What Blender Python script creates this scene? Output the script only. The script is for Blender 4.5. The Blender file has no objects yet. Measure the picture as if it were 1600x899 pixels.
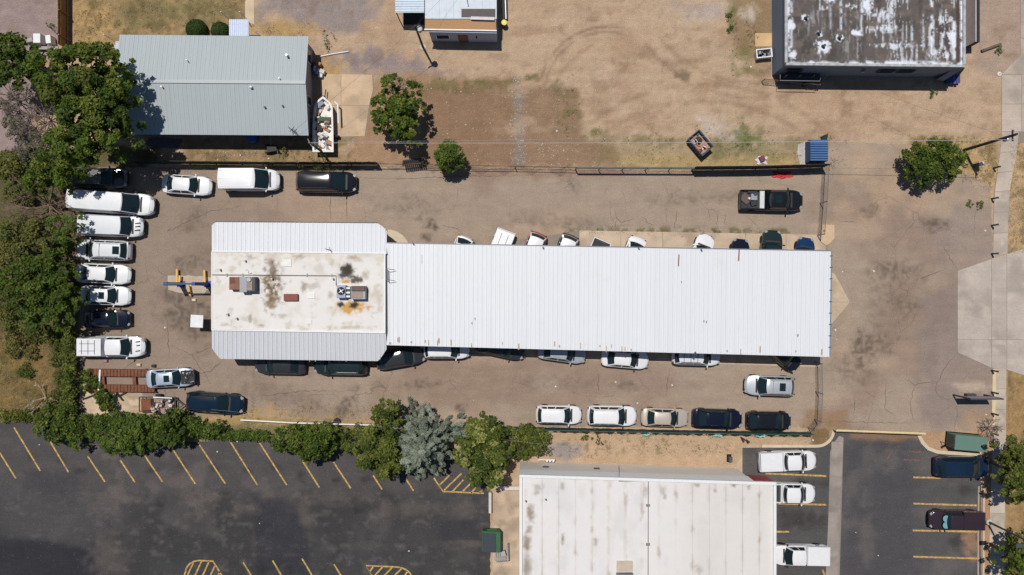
import bpy, bmesh, math, random
import numpy as np
from mathutils import Vector, Matrix
from mathutils.geometry import delaunay_2d_cdt
random.seed(7); RNG = np.random.default_rng(7)
R = math.radians
SC = bpy.context.scene
COL = SC.collection
# ------------------------------------------------------------------ camera, sky, sun, exposure
CAM_H = 75.0
cam_data = bpy.data.cameras.new('camera'); cam = bpy.data.objects.new('camera', cam_data)
COL.objects.link(cam); SC.camera = cam
cam.location = (0, 0, CAM_H); cam.rotation_euler = (0, 0, 0)
cam_data.sensor_width = 36.0; cam_data.lens = 27.0; cam_data.clip_end = 3000.0
SUN_VEC = Vector((-0.16, 0.30, 1.0)).normalized()          # towards the sun
SUN_EL = math.asin(SUN_VEC.z)
world = bpy.data.worlds.new('World'); SC.world = world; world.use_nodes = True
wn = world.node_tree.nodes; wl = world.node_tree.links
sky = wn.new('ShaderNodeTexSky'); sky.sky_type = 'NISHITA'; sky.sun_disc = False
sky.sun_elevation = SUN_EL; sky.sun_rotation = math.atan2(SUN_VEC.x, SUN_VEC.y)
sky.altitude = 1600.0; sky.air_density = 1.0; sky.dust_density = 0.6
wl.new(sky.outputs[0], wn['Background'].inputs[0]); wn['Background'].inputs[1].default_value = 0.058
sun_d = bpy.data.lights.new('sun', 'SUN'); sun_d.energy = 3.65; sun_d.angle = R(0.53); sun_d.color = (1.0, 0.95, 0.88)
sun = bpy.data.objects.new('sun', sun_d); COL.objects.link(sun)
sun.rotation_euler = (-SUN_VEC).to_track_quat('-Z', 'Y').to_euler()
sun.location = (-20, 40, 120)
SC.view_settings.view_transform = 'Standard'; SC.view_settings.look = 'None'
SC.view_settings.exposure = 0.0; SC.view_settings.gamma = 1.0; SC.view_settings.use_curve_mapping = False

# ------------------------------------------------------------------ helpers
F = 1200.0
def G(px, py, h=0.0):
    d = CAM_H - h
    return Vector(((px - 800) / F * d, -(py - 449.5) / F * d, h))
def lin(c):
    c = np.asarray(c, float) / 255.0
    return np.where(c <= 0.04045, c / 12.92, ((c + 0.055) / 1.055) ** 2.4)
KL = 1.12
def S(r, g, b):
    return np.minimum(lin((r, min(g * 1.012, 255), min(b * 1.045, 255))) / KL, 0.86)
def fbm(x, y, scale=1.0, octv=4, seed=0, rough=0.55):
    out = np.zeros_like(x, float); amp = 1.0; tot = 0.0
    for o in range(octv):
        rs = np.random.RandomState(seed * 131 + o); T_ = rs.rand(256, 256)
        fx = x / scale * (2 ** o) + 17.3 * o + 1000; fy = y / scale * (2 ** o) + 9.1 * o + 1000
        ix = np.floor(fx).astype(int); iy = np.floor(fy).astype(int)
        tx = fx - ix; ty = fy - iy; tx = tx * tx * (3 - 2 * tx); ty = ty * ty * (3 - 2 * ty)
        a = T_[ix % 256, iy % 256]; b = T_[(ix + 1) % 256, iy % 256]; c = T_[ix % 256, (iy + 1) % 256]; d = T_[(ix + 1) % 256, (iy + 1) % 256]
        out += amp * ((a * (1 - tx) + b * tx) * (1 - ty) + (c * (1 - tx) + d * tx) * ty); tot += amp; amp *= rough
    return out / tot
def sm(a, b, x):
    t = np.clip((x - a) / (b - a), 0, 1); return t * t * (3 - 2 * t)
def ell(P, cx, cy, rx, ry, rot=0, soft=0.35, nz=0.8, seed=0, nsc=None):
    c, s = math.cos(R(rot)), math.sin(R(rot)); dx = P[:, 0] - cx; dy = P[:, 1] - cy
    u = (dx * c + dy * s) / rx; v = (-dx * s + dy * c) / ry
    d = np.sqrt(u * u + v * v) + nz * (fbm(P[:, 0], P[:, 1], nsc or max(6, min(rx, ry) * 0.7), 4, seed) - 0.5) * 2
    return 1 - sm(1 - soft, 1 + soft, d)
def rect(P, x0, y0, x1, y1, soft=6, nz=10, seed=0, nsc=25):
    d = np.minimum(np.minimum(P[:, 0] - x0, x1 - P[:, 0]), np.minimum(P[:, 1] - y0, y1 - P[:, 1]))
    d = d + nz * (fbm(P[:, 0], P[:, 1], nsc, 4, seed) - 0.5) * 2
    return sm(-soft, soft, d)
def polydist(P, poly):
    poly = np.asarray(poly, float); n = len(poly); best = np.full(len(P), 1e9); inside = np.zeros(len(P), bool)
    for i in range(n):
        a = poly[i]; b = poly[(i + 1) % n]; e = b - a; w = P - a
        t = np.clip((w @ e) / max(e @ e, 1e-9), 0, 1)
        best = np.minimum(best, np.hypot(*(w - t[:, None] * e).T))
        c1 = (a[1] > P[:, 1]) != (b[1] > P[:, 1])
        with np.errstate(divide='ignore', invalid='ignore'):
            xi = (b[0] - a[0]) * (P[:, 1] - a[1]) / (b[1] - a[1]) + a[0]
        inside ^= c1 & (P[:, 0] < xi)
    return np.where(inside, best, -best)
def pmask(P, poly, soft=5, nz=8, seed=0, nsc=25):
    return sm(-soft, soft, polydist(P, poly) + nz * (fbm(P[:, 0], P[:, 1], nsc, 4, seed) - 0.5) * 2)
def mix(C, col, m):
    m = np.clip(m, 0, 1)[:, None]; return C * (1 - m) + np.asarray(col) * m

# ---- materials
MATS = {}
def mat_nodes(name):
    m = bpy.data.materials.new(name); m.use_nodes = True
    nt = m.node_tree; b = nt.nodes['Principled BSDF']
    return m, nt, b
def N(nt, t, **kw):
    n = nt.nodes.new(t)
    for k, v in kw.items():
        if k in n.inputs: n.inputs[k].default_value = v
        else: setattr(n, k, v)
    return n
def simple(name, col, rough=0.6, metal=0.0, var=0.12, vscale=3.0, bump=0.0, bscale=20.0, coat=0.0, spec=0.5, dirt=None, dirtamt=0.0):
    if name in MATS: return MATS[name]
    m, nt, b = mat_nodes(name); L = nt.links
    tc = N(nt, 'ShaderNodeTexCoord')
    nz = N(nt, 'ShaderNodeTexNoise', Scale=vscale, Detail=6.0, Roughness=0.65)
    L.new(tc.outputs['Object'], nz.inputs['Vector'])
    mr = N(nt, 'ShaderNodeMapRange'); mr.inputs[1].default_value = 0.25; mr.inputs[2].default_value = 0.75
    mr.inputs[3].default_value = 1 - var; mr.inputs[4].default_value = 1 + var
    L.new(nz.outputs['Fac'], mr.inputs[0])
    mx = N(nt, 'ShaderNodeMix', data_type='RGBA', blend_type='MULTIPLY'); mx.inputs[0].default_value = 1.0
    mx.inputs[6].default_value = (*col, 1); L.new(mr.outputs[0], mx.inputs[7])
    out = mx.outputs[2]
    if dirt is not None:
        n2 = N(nt, 'ShaderNodeTexNoise', Scale=vscale * 0.6, Detail=8.0, Roughness=0.7); L.new(tc.outputs['Object'], n2.inputs['Vector'])
        r2 = N(nt, 'ShaderNodeMapRange'); r2.inputs[1].default_value = 0.45; r2.inputs[2].default_value = 0.75; r2.inputs[3].default_value = 0; r2.inputs[4].default_value = dirtamt
        L.new(n2.outputs['Fac'], r2.inputs[0])
        m2 = N(nt, 'ShaderNodeMix', data_type='RGBA'); L.new(r2.outputs[0], m2.inputs[0]); L.new(out, m2.inputs[6]); m2.inputs[7].default_value = (*dirt, 1); out = m2.outputs[2]
    L.new(out, b.inputs['Base Color'])
    b.inputs['Roughness'].default_value = rough; b.inputs['Metallic'].default_value = metal
    b.inputs['Coat Weight'].default_value = coat; b.inputs['Coat Roughness'].default_value = 0.05; b.inputs['Specular IOR Level'].default_value = spec
    if bump > 0:
        n3 = N(nt, 'ShaderNodeTexNoise', Scale=bscale, Detail=5.0); L.new(tc.outputs['Object'], n3.inputs['Vector'])
        bp = N(nt, 'ShaderNodeBump', Strength=bump, Distance=0.03); L.new(n3.outputs['Fac'], bp.inputs['Height']); L.new(bp.outputs[0], b.inputs['Normal'])
    MATS[name] = m; return m
def painted(name, rough=0.9, v1=0.16, v2=0.22, s1=0.9, s2=9.0, peb=0.0, bump=0.5, cracks=0.0, spec=0.25):
    """surface coloured by its 'Col' attribute plus procedural mottling, grit and relief"""
    m, nt, b = mat_nodes(name); L = nt.links
    at = N(nt, 'ShaderNodeAttribute', attribute_name='Col')
    tc = N(nt, 'ShaderNodeTexCoord')
    out = at.outputs['Color']
    def mulnoise(out, scale, v, det=7.0, stretch=None):
        nz = N(nt, 'ShaderNodeTexNoise', Scale=scale, Detail=det, Roughness=0.68)
        if stretch:
            mp = N(nt, 'ShaderNodeMapping'); mp.inputs['Scale'].default_value = stretch
            L.new(tc.outputs['Object'], mp.inputs['Vector']); L.new(mp.outputs[0], nz.inputs['Vector'])
        else: L.new(tc.outputs['Object'], nz.inputs['Vector'])
        mr = N(nt, 'ShaderNodeMapRange'); mr.inputs[1].default_value = 0.28; mr.inputs[2].default_value = 0.72
        mr.inputs[3].default_value = 1 - v; mr.inputs[4].default_value = 1 + v
        L.new(nz.outputs['Fac'], mr.inputs[0])
        mx = N(nt, 'ShaderNodeMix', data_type='RGBA', blend_type='MULTIPLY'); mx.inputs[0].default_value = 1.0
        L.new(out, mx.inputs[6]); L.new(mr.outputs[0], mx.inputs[7])
        return mx.outputs[2], nz
    out, _ = mulnoise(out, s1, v1); out, nf = mulnoise(out, s2, v2)
    out, _ = mulnoise(out, 1.0, v1 * 0.7, 6.0, (0.25, 1.6, 1.0))
    if peb > 0:
        vo = N(nt, 'ShaderNodeTexVoronoi', Scale=5.5); L.new(tc.outputs['Object'], vo.inputs['Vector'])
        lt = N(nt, 'ShaderNodeMapRange'); lt.inputs[1].default_value = 0.10; lt.inputs[2].default_value = 0.26; lt.inputs[3].default_value = 1; lt.inputs[4].default_value = 0
        L.new(vo.outputs['Distance'], lt.inputs[0])
        sp = N(nt, 'ShaderNodeSeparateColor'); L.new(vo.outputs['Color'], sp.inputs[0])
        gt = N(nt, 'ShaderNodeMath', operation='GREATER_THAN'); gt.inputs[1].default_value = 0.80; L.new(sp.outputs[0], gt.inputs[0])
        mu = N(nt, 'ShaderNodeMath', operation='MULTIPLY'); L.new(lt.outputs[0], mu.inputs[0]); L.new(gt.outputs[0], mu.inputs[1])
        m3 = N(nt, 'ShaderNodeMath', operation='MULTIPLY'); m3.inputs[1].default_value = peb; L.new(mu.outputs[0], m3.inputs[0])
        rr = N(nt, 'ShaderNodeMix', data_type='RGBA'); rr.inputs[6].default_value = (0.11, 0.09, 0.07, 1); rr.inputs[7].default_value = (0.60, 0.54, 0.47, 1); L.new(sp.outputs[1], rr.inputs[0])
        mx = N(nt, 'ShaderNodeMix', data_type='RGBA'); L.new(m3.outputs[0], mx.inputs[0]); L.new(out, mx.inputs[6]); L.new(rr.outputs[2], mx.inputs[7]); out = mx.outputs[2]
    if cracks > 0:
        nz = N(nt, 'ShaderNodeTexNoise', Scale=0.7, Detail=5.0); L.new(tc.outputs['Object'], nz.inputs['Vector'])
        ad = N(nt, 'ShaderNodeMix', data_type='RGBA', blend_type='LINEAR_LIGHT'); ad.inputs[0].default_value = 0.35
        L.new(tc.outputs['Object'], ad.inputs[6]); L.new(nz.outputs['Color'], ad.inputs[7])
        vo = N(nt, 'ShaderNodeTexVoronoi', Scale=0.27, feature='DISTANCE_TO_EDGE'); L.new(ad.outputs[2], vo.inputs['Vector'])
        lt = N(nt, 'ShaderNodeMapRange'); lt.inputs[1].default_value = 0.0015; lt.inputs[2].default_value = 0.007; lt.inputs[3].default_value = 1; lt.inputs[4].default_value = 0
        L.new(vo.outputs['Distance'], lt.inputs[0])
        n2 = N(nt, 'ShaderNodeTexNoise', Scale=0.22, Detail=3.0); L.new(tc.outputs['Object'], n2.inputs['Vector'])
        g2 = N(nt, 'ShaderNodeMapRange'); g2.inputs[1].default_value = 0.46; g2.inputs[2].default_value = 0.58; g2.inputs[3].default_value = 0; g2.inputs[4].default_value = cracks
        L.new(n2.outputs['Fac'], g2.inputs[0])
        mu = N(nt, 'ShaderNodeMath', operation='MULTIPLY'); L.new(lt.outputs[0], mu.inputs[0]); L.new(g2.outputs[0], mu.inputs[1])
        mx = N(nt, 'ShaderNodeMix', data_type='RGBA'); L.new(mu.outputs[0], mx.inputs[0]); L.new(out, mx.inputs[6]); mx.inputs[7].default_value = (0.06, 0.05, 0.04, 1); out = mx.outputs[2]
    L.new(out, b.inputs['Base Color']); b.inputs['Roughness'].default_value = rough; b.inputs['Specular IOR Level'].default_value = spec
    if bump > 0:
        bp = N(nt, 'ShaderNodeBump', Strength=bump, Distance=0.04); L.new(nf.outputs['Fac'], bp.inputs['Height']); L.new(bp.outputs[0], b.inputs['Normal'])
    MATS[name] = m; return m

# ---- object plumbing
def link(name, data, parent=None, mat=None, loc=None, rot=None):
    o = bpy.data.objects.new(name, data); COL.objects.link(o)
    if mat is not None and data is not None:
        if len(data.materials) == 0: data.materials.append(mat)
        elif data.materials[0] != mat:
            o.material_slots[0].link = 'OBJECT'; o.material_slots[0].material = mat
    if parent is not None: o.parent = parent
    if loc is not None: o.location = loc
    if rot is not None: o.rotation_euler = rot
    return o
def tag(o, label, cat, group=None, kind=None):
    if label: o['label'] = label
    if cat: o['category'] = cat
    if group: o['group'] = group
    if kind: o['kind'] = kind
    return o
def thing(name, label, cat, loc=(0, 0, 0), rz=0.0, group=None):
    o = bpy.data.objects.new(name, None); COL.objects.link(o); o.location = loc; o.rotation_euler = (0, 0, rz)
    o.empty_display_size = 0.3
    return tag(o, label, cat, group)
class MB:
    def __init__(s): s.v = []; s.f = []
    def add(s, vs, fs):
        k = len(s.v); s.v += [tuple(v) for v in vs]; s.f += [tuple(i + k for i in f) for f in fs]; return s
    def box(s, c, d, rz=0.0, rx=0.0, ry=0.0):
        M = Matrix.Translation(c) @ Matrix.Rotation(rz, 4, 'Z') @ Matrix.Rotation(ry, 4, 'Y') @ Matrix.Rotation(rx, 4, 'X')
        x, y, z = d[0] / 2, d[1] / 2, d[2] / 2
        vs = [M @ Vector(p) for p in ((-x, -y, -z), (x, -y, -z), (x, y, -z), (-x, y, -z), (-x, -y, z), (x, -y, z), (x, y, z), (-x, y, z))]
        return s.add(vs, [(0, 3, 2, 1), (4, 5, 6, 7), (0, 1, 5, 4), (1, 2, 6, 5), (2, 3, 7, 6), (3, 0, 4, 7)])
    def prism(s, pts, z0, z1):
        """pts: 2D polygon (or list of 3D tops); extruded from z0 to z1"""
        n = len(pts)
        a = sum(pts[i][0] * pts[(i + 1) % n][1] - pts[(i + 1) % n][0] * pts[i][1] for i in range(n))
        if a < 0: pts = list(reversed(pts))
        vs = [(p[0], p[1], z0) for p in pts] + [(p[0], p[1], z1) for p in pts]
        return s.add(vs, [tuple(range(n - 1, -1, -1)), tuple(range(n, 2 * n))] + [(i, (i + 1) % n, n + (i + 1) % n, n + i) for i in range(n)])
    def hull(s, bot, top):
        n = len(bot)
        return s.add(list(bot) + list(top), [tuple(range(n - 1, -1, -1)), tuple(range(n, 2 * n))] + [(i, (i + 1) % n, n + (i + 1) % n, n + i) for i in range(n)])
    def tube(s, pts, r, n=6, cap=True):
        pts = [Vector(p) for p in pts]; k = len(s.v); m = len(pts)
        rs = r if isinstance(r, (list, tuple)) else [r] * m
        for i, p in enumerate(pts):
            t = (pts[min(i + 1, m - 1)] - pts[max(i - 1, 0)]).normalized()
            a = t.cross(Vector((0, 0, 1)));
            if a.length < 1e-3: a = t.cross(Vector((1, 0, 0)))
            a.normalize(); b = t.cross(a)
            for j in range(n):
                an = 2 * math.pi * j / n; q = p + rs[i] * (math.cos(an) * a + math.sin(an) * b); s.v.append(tuple(q))
        for i in range(m - 1):
            for j in range(n):
                s.f.append((k + i * n + j, k + (i + 1) * n + j, k + (i + 1) * n + (j + 1) % n, k + i * n + (j + 1) % n))
        if cap:
            s.f.append(tuple(k + j for j in range(n))); s.f.append(tuple(k + (m - 1) * n + j for j in reversed(range(n))))
        return s
    def cyl(s, c, r, h, n=16, r2=None):
        c = Vector(c); return s.tube([c, c + Vector((0, 0, h))], [r, r if r2 is None else r2], n)
    def lathe(s, c, prof, n=16, axis='Z'):
        k = len(s.v); c = Vector(c)
        for (r, z) in prof:
            for j in range(n):
                a = 2 * math.pi * j / n
                q = Vector((r * math.cos(a), r * math.sin(a), z))
                if axis == 'Y': q = Vector((q.x, q.z, q.y))
                s.v.append(tuple(c + q))
        m = len(prof)
        for i in range(m - 1):
            for j in range(n): s.f.append((k + i * n + j, k + i * n + (j + 1) % n, k + (i + 1) * n + (j + 1) % n, k + (i + 1) * n + j))
        s.f.append(tuple(k + j for j in reversed(range(n)))); s.f.append(tuple(k + (m - 1) * n + j for j in range(n)))
        return s
    def mesh(s, name, bevel=0.0, smooth=False, angle=40):
        me = bpy.data.meshes.new(name); me.from_pydata(s.v, [], s.f)
        bm = bmesh.new(); bm.from_mesh(me)
        bmesh.ops.recalc_face_normals(bm, faces=bm.faces)
        if bevel > 0:
            bmesh.ops.bevel(bm, geom=[e for e in bm.edges if e.is_manifold and e.calc_face_angle(0) > 0.5], offset=bevel, segments=1, affect='EDGES', clamp_overlap=True)
        bm.to_mesh(me); bm.free()
        if smooth:
            for p in me.polygons: p.use_smooth = True
            me.set_sharp_from_angle(angle=R(angle))
        me.update(); return me
    def build(s, name, mat, parent=None, bevel=0.0, smooth=False, loc=None, rot=None):
        return link(name, s.mesh(name, bevel, smooth), parent, mat, loc, rot)
def set_col(me, C):
    at = me.color_attributes.new('Col', 'FLOAT_COLOR', 'POINT')
    a = np.ones((len(me.vertices), 4), np.float32); a[:, :3] = C; at.data.foreach_set('color', a.ravel())
def sheet(name, poly, z, spacing, painter, mat, parent=None, kind='structure', h=0.0, rough_edge=0.0, label=None, cat=None, zfun=None):
    """poly: px outline at height h; filled with a fine triangulation whose vertices carry the painter's colours"""
    pts = [G(x, y, h).to_2d() for x, y in poly]
    out = []
    rs = random.Random(len(poly) * 31 + int(abs(poly[0][0])))
    for i, p in enumerate(pts):
        q = pts[(i + 1) % len(pts)]; L_ = (q - p).length; n = max(1, int(L_ / (0.35 if rough_edge else max(spacing, 0.5))))
        d = (q - p); nn = Vector((-d.y, d.x)).normalized() if L_ > 0 else Vector((0, 0))
        for k in range(n):
            t = k / n; pp = p + d * t
            if rough_edge and k: pp = pp + nn * rs.uniform(-rough_edge, rough_edge)
            out.append(pp)
    A_ = np.array([(p.x, p.y) for p in out]); lo = A_.min(0); hi = A_.max(0)
    gx = np.arange(lo[0] + spacing * .5, hi[0], spacing); gy = np.arange(lo[1] + spacing * .5, hi[1], spacing)
    X, Y = np.meshgrid(gx, gy); Q = np.stack([X.ravel(), Y.ravel()], 1)
    Q = Q + RNG.uniform(-.2, .2, Q.shape) * spacing
    Q = Q[polydist(Q, A_) > spacing * 0.35]
    vs = [Vector(p) for p in A_.tolist()] + [Vector(p) for p in Q.tolist()]
    ne = len(A_); v2, e2, f2, *_ = delaunay_2d_cdt(vs, [(i, (i + 1) % ne) for i in range(ne)], [], 1, 1e-5)
    V = np.array([(p[0], p[1]) for p in v2])
    zz = np.full(len(V), z) if zfun is None else zfun(V)
    me = bpy.data.meshes.new(name); me.from_pydata(np.column_stack([V, zz]).tolist(), [], [tuple(f) for f in f2])
    d = CAM_H - h
    P = np.stack([V[:, 0] * F / d + 800, -V[:, 1] * F / d + 449.5], 1)
    set_col(me, painter(P)); me.update()
    if me.polygons and me.polygons[0].normal.z < 0: me.flip_normals()
    o = link(name, me, parent, mat)
    if kind and parent is None: o['kind'] = kind
    if label: tag(o, label, cat)
    return o
def ribbon(name, pts, width, z, mat, parent, jitter=0.0, h=0.0, step=0.25, seed=1, taper=False):
    rs = random.Random(seed); P = [G(x, y, h).to_2d() for x, y in pts]; Q = []
    for i in range(len(P) - 1):
        n = max(1, int((P[i + 1] - P[i]).length / step)) if jitter else 1
        for k in range(n):
            q = P[i].lerp(P[i + 1], k / n)
            if jitter and (i or k): q = q + Vector((rs.uniform(-jitter, jitter), rs.uniform(-jitter, jitter)))
            Q.append(q)
    Q.append(P[-1]); vs = []; m = len(Q)
    for i, q in enumerate(Q):
        t = (Q[min(i + 1, m - 1)] - Q[max(i - 1, 0)]).normalized(); nn = Vector((-t.y, t.x))
        w = width / 2 * (rs.uniform(0.5, 1.4) if jitter else 1.0)
        if taper: w *= 0.25 + 0.75 * math.sin(math.pi * min(max(i / (m - 1), 0.03), 0.97))
        vs += [(*(q + nn * w), z), (*(q - nn * w), z)]
    me = bpy.data.meshes.new(name); me.from_pydata(vs, [], [(2 * i + 1, 2 * i + 3, 2 * i + 2, 2 * i) for i in range(m - 1)]); me.update()
    return link(name, me, parent, mat)
# ------------------------------------------------------------------ ground and pavements
DIRT = S(184, 157, 127); BROWN = S(143, 112, 86); GRAV = S(150, 133, 124); STRAW = S(176, 146, 98); OLIVE = S(98, 96, 52); GREY = S(160, 148, 136)
PAVE = S(162, 143, 123); PALE = S(196, 172, 142)
def paint_ground(P):
    x, y = P[:, 0], P[:, 1]
    C = np.tile(DIRT, (len(P), 1))
    n1 = fbm(x, y, 90, 5, 3); n2 = fbm(x, y, 22, 5, 5); n3 = fbm(x, y, 7, 3, 9)
    C = mix(C, S(170, 140, 112), sm(.5, .7, n1) * .7)
    # upper left yard
    C = mix(C, S(152, 132, 124), pmask(P, [(-900, -900), (92, -900), (92, 78), (60, 90), (40, 300), (-900, 400)], 6, 10, 11))
    C = mix(C, S(160, 132, 92), pmask(P, [(112, -600), (384, -600), (384, 60), (112, 82)], 8, 8, 12))
    C = mix(C, STRAW, ell(P, 140, 45, 26, 36, 0, .5, 1.0, 13)); C = mix(C, S(128, 116, 78), ell(P, 300, 18, 90, 18, 0, .6, 1.2, 14) * .8)
    C = mix(C, S(120, 110, 72), ell(P, 225, 22, 45, 25, 0, .6, 1.3, 20) * .6)
    C = mix(C, S(150, 135, 126), pmask(P, [(405, -500), (590, -500), (585, 30), (530, 62), (500, 60), (450, 25), (405, 30)], 10, 22, 15))
    C = mix(C, STRAW, ell(P, 445, 48, 48, 14, 0, .5, 1.0, 16)); C = mix(C, S(184, 150, 98), ell(P, 515, 103, 18, 17, 0, .5, .8, 17))
    C = mix(C, S(146, 130, 124), ell(P, 590, 98, 62, 18, 8, .5, 1.0, 18)); C = mix(C, S(150, 134, 122), ell(P, 655, 115, 50, 12, 5, .5, 1.0, 19) * .7)
    # vacant lot
    C = mix(C, S(160, 128, 98), pmask(P, [(560, 200), (590, 120), (700, 118), (805, 122), (812, 262), (540, 262)], 8, 14, 21) * .9)
    C = mix(C, S(139, 110, 84), pmask(P, [(660, 140), (800, 130), (900, 140), (908, 212), (960, 222), (960, 262), (660, 262)], 8, 14, 22) * .85)
    C = mix(C, S(140, 128, 116), rect(P, 802, 120, 818, 256, 5, 10, 23, 12) * .8)
    for (cx, cy, rx, ry, a, s) in [(700, 134, 55, 9, 3, .6), (780, 130, 30, 7, 0, .6), (830, 122, 14, 5, 0, .8), (875, 140, 12, 14, 0, .6), (890, 170, 12, 24, 20, .55), (930, 205, 12, 5, 0, .8), (960, 215, 60, 6, 3, .5), (1040, 222, 40, 7, 0, .5)]:
        C = mix(C, OLIVE, ell(P, cx, cy, rx, ry, a, .6, 1.6, int(cx), 8) * s)
    C = mix(C, S(120, 112, 66), rect(P, 930, 222, 1290, 262, 8, 14, 24) * .35)
    C = mix(C, S(176, 150, 92), rect(P, 970, 243, 1280, 262, 5, 12, 25, 12) * .5)
    for (cx, cy, rx, ry, s) in [(1150, 215, 20, 20, .8), (1175, 218, 25, 10, .7), (1120, 235, 12, 14, .6), (1200, 240, 30, 10, .4), (1300, 240, 16, 16, .6), (1240, 225, 25, 8, .4)]:
        C = mix(C, S(96, 104, 54), ell(P, cx, cy, rx, ry, 0, .6, 1.5, int(cx + cy), 9) * s)
    C = mix(C, S(192, 180, 164), ell(P, 1120, 200, 28, 14, 20, .6, 1.0, 26) * .7); C = mix(C, S(186, 172, 160), ell(P, 1105, 20, 30, 12, -15, .7, 1.0, 27) * .7)
    C = mix(C, S(170, 152, 136), ell(P, 1075, 12, 45, 14, 0, .7, 1.0, 28) * .5)
    C = mix(C, S(138, 114, 82), pmask(P, [(1142, -500), (1225, -500), (1225, 110), (1190, 118), (1165, 112), (1148, 60)], 6, 9, 29) * .85)
    C = mix(C, S(108, 106, 58), ell(P, 1162, 85, 14, 26, 0, .6, 1.3, 30, 9) * .6); C = mix(C, S(200, 186, 164), ell(P, 1170, 22, 12, 12, 0, .6, 1.3, 31, 7) * .7)
    C = mix(C, S(84, 96, 46), ell(P, 1143, 28, 6, 30, 0, .6, 1.3, 32, 7) * .7)
    C = mix(C, S(104, 88, 70), ell(P, 1068, 118, 11, 8, 20, .4, .7, 33, 6) * .8)
    # wheel tracks in the dirt lot
    for (cx, cy, r, w, a0, a1, s) in [(950, 150, 108, 3, 175, 290, .5), (950, 150, 100, 2.5, 175, 290, .4), (1000, 200, 150, 4, 180, 250, .25), (1050, -20, 120, 6, 20, 120, .25), (1180, -60, 190, 4, 60, 150, .3), (1180, -60, 214, 4, 60, 150, .3), (1100, 420, 262, 4, 225, 320, .3), (1100, 420, 288, 4, 225, 320, .3)]:
        rr = np.hypot(x - cx, y - cy); an = np.degrees(np.arctan2(y - cy, x - cx)) % 360
        C = mix(C, S(140, 112, 88), np.exp(-((rr - r) / w) ** 2) * sm(a0, a0 + 15, an) * (1 - sm(a1 - 15, a1, an)) * min(1, s * 1.7) * sm(.25, .5, n2))
    C = mix(C, S(158, 128, 100), sm(.58, .7, fbm(x * .35, y, 16, 5, 40)) * rect(P, 790, 0, 1560, 215, 30, 20, 41) * .5)
    C = mix(C, S(190, 163, 134), sm(.56, .7, fbm(x * .3, y, 24, 5, 42)) * rect(P, 790, 0, 1560, 215, 30, 20, 43) * .5)
    # right verge
    C = mix(C, S(168, 145, 126), pmask(P, [(1512, -500), (1700, -500), (1700, 90), (1560, 120), (1520, 115)], 8, 8, 44) * .9)
    C = mix(C, S(180, 150, 106), pmask(P, [(1420, 212), (1562, 214), (1555, 310), (1500, 290), (1420, 270)], 6, 12, 45) * .9)
    C = mix(C, S(180, 150, 110), pmask(P, [(1574, 215), (2600, 200), (2600, 385), (1574, 398)], 3, 4, 46)); C = mix(C, OLIVE, sm(.6, .72, n2) * (x > 1574) * (y > 210) * (y < 400) * .5)
    C = mix(C, S(156, 126, 84), pmask(P, [(1572, 575), (2600, 580), (2600, 1600), (1568, 1600)], 3, 4, 47))
    # left wild strip
    C = mix(C, S(78, 74, 42), pmask(P, [(-900, 380), (60, 230), (250, 225), (230, 262), (128, 268), (126, 650), (60, 668), (-900, 668)], 8, 16, 48) * .9)
    C = mix(C, S(132, 106, 64), pmask(P, [(-300, 545), (40, 520), (85, 560), (82, 625), (40, 650), (-300, 640)], 8, 16, 49) * .85)
    C = mix(C, S(70, 66, 34), sm(.56, .7, n2) * (x < 130) * (y > 480) * (y < 660) * .6)
    C = mix(C, S(150, 124, 88), rect(P, 290, 215, 540, 262, 6, 12, 50, 14) * .8)
    C = mix(C, S(90, 92, 44), rect(P, 50, 652, 760, 690, 6, 10, 51) * .75); C = mix(C, STRAW, rect(P, 300, 632, 580, 662, 6, 12, 52, 12) * .8)
    # strip between the fence and the lower building
    C = mix(C, S(182, 154, 122), rect(P, 850, 676, 1290, 740, 6, 6, 53)); C = mix(C, S(150, 138, 130), ell(P, 880, 705, 24, 14, 0, .5, .8, 54))
    C = mix(C, S(126, 104, 70), rect(P, 1270, 655, 1300, 700, 4, 8, 55)); C = mix(C, OLIVE, sm(.62, .74, n3) * rect(P, 860, 676, 1100, 715, 6, 8, 56) * .6)
    C = mix(C, S(184, 158, 128), rect(P, 766, 770, 820, 1500, 2, 2, 57)); C = mix(C, S(182, 124, 78), ell(P, 775, 805, 10, 10, 0, .6, 1, 58) * .5)
    C = mix(C, S(176, 142, 108), rect(P, 1430, 655, 1560, 712, 6, 10, 59)); C = mix(C, S(172, 132, 96), rect(P, 1533, 700, 1548, 1600, 2, 3, 60))
    C = mix(C, S(126, 100, 76), sm(.6, .75, n2) * .35 * (y < 262))
    ng = fbm(x, y, 5, 4, 61, .7); wild = np.clip(rect(P, 290, 212, 560, 262, 8, 8, 62) + pmask(P, [(-300, 500), (95, 500), (95, 655), (-300, 655)], 8, 8, 63) + (x > 1574) * (y > 210) + rect(P, 110, -30, 385, 60, 8, 8, 64) + pmask(P, [(1420, 212), (1562, 214), (1555, 310), (1420, 270)], 6, 8, 65), 0, 1)
    C = mix(C, S(104, 92, 58), sm(.5, .68, fbm(x, y, 13, 4, 66)) * wild * .6); C = C * (1 + (ng[:, None] - .5) * (.28 + .55 * wild[:, None]))
    return C
xs = np.concatenate([np.array([-900, -500, -250, -120, -80, -62]), np.arange(-56, 56.01, 0.22), np.array([62, 80, 120, 250, 500, 900])])
ys = np.concatenate([np.array([-900, -500, -250, -120, -70, -42]), np.arange(-34, 34.01, 0.22), np.array([42, 70, 120, 250, 500, 900])])
X, Y = np.meshgrid(xs, ys); nx, ny = len(xs), len(ys)
V = np.stack([X.ravel(), Y.ravel(), np.zeros(nx * ny)], 1)
idx = np.arange(nx * ny).reshape(ny, nx)
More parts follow.
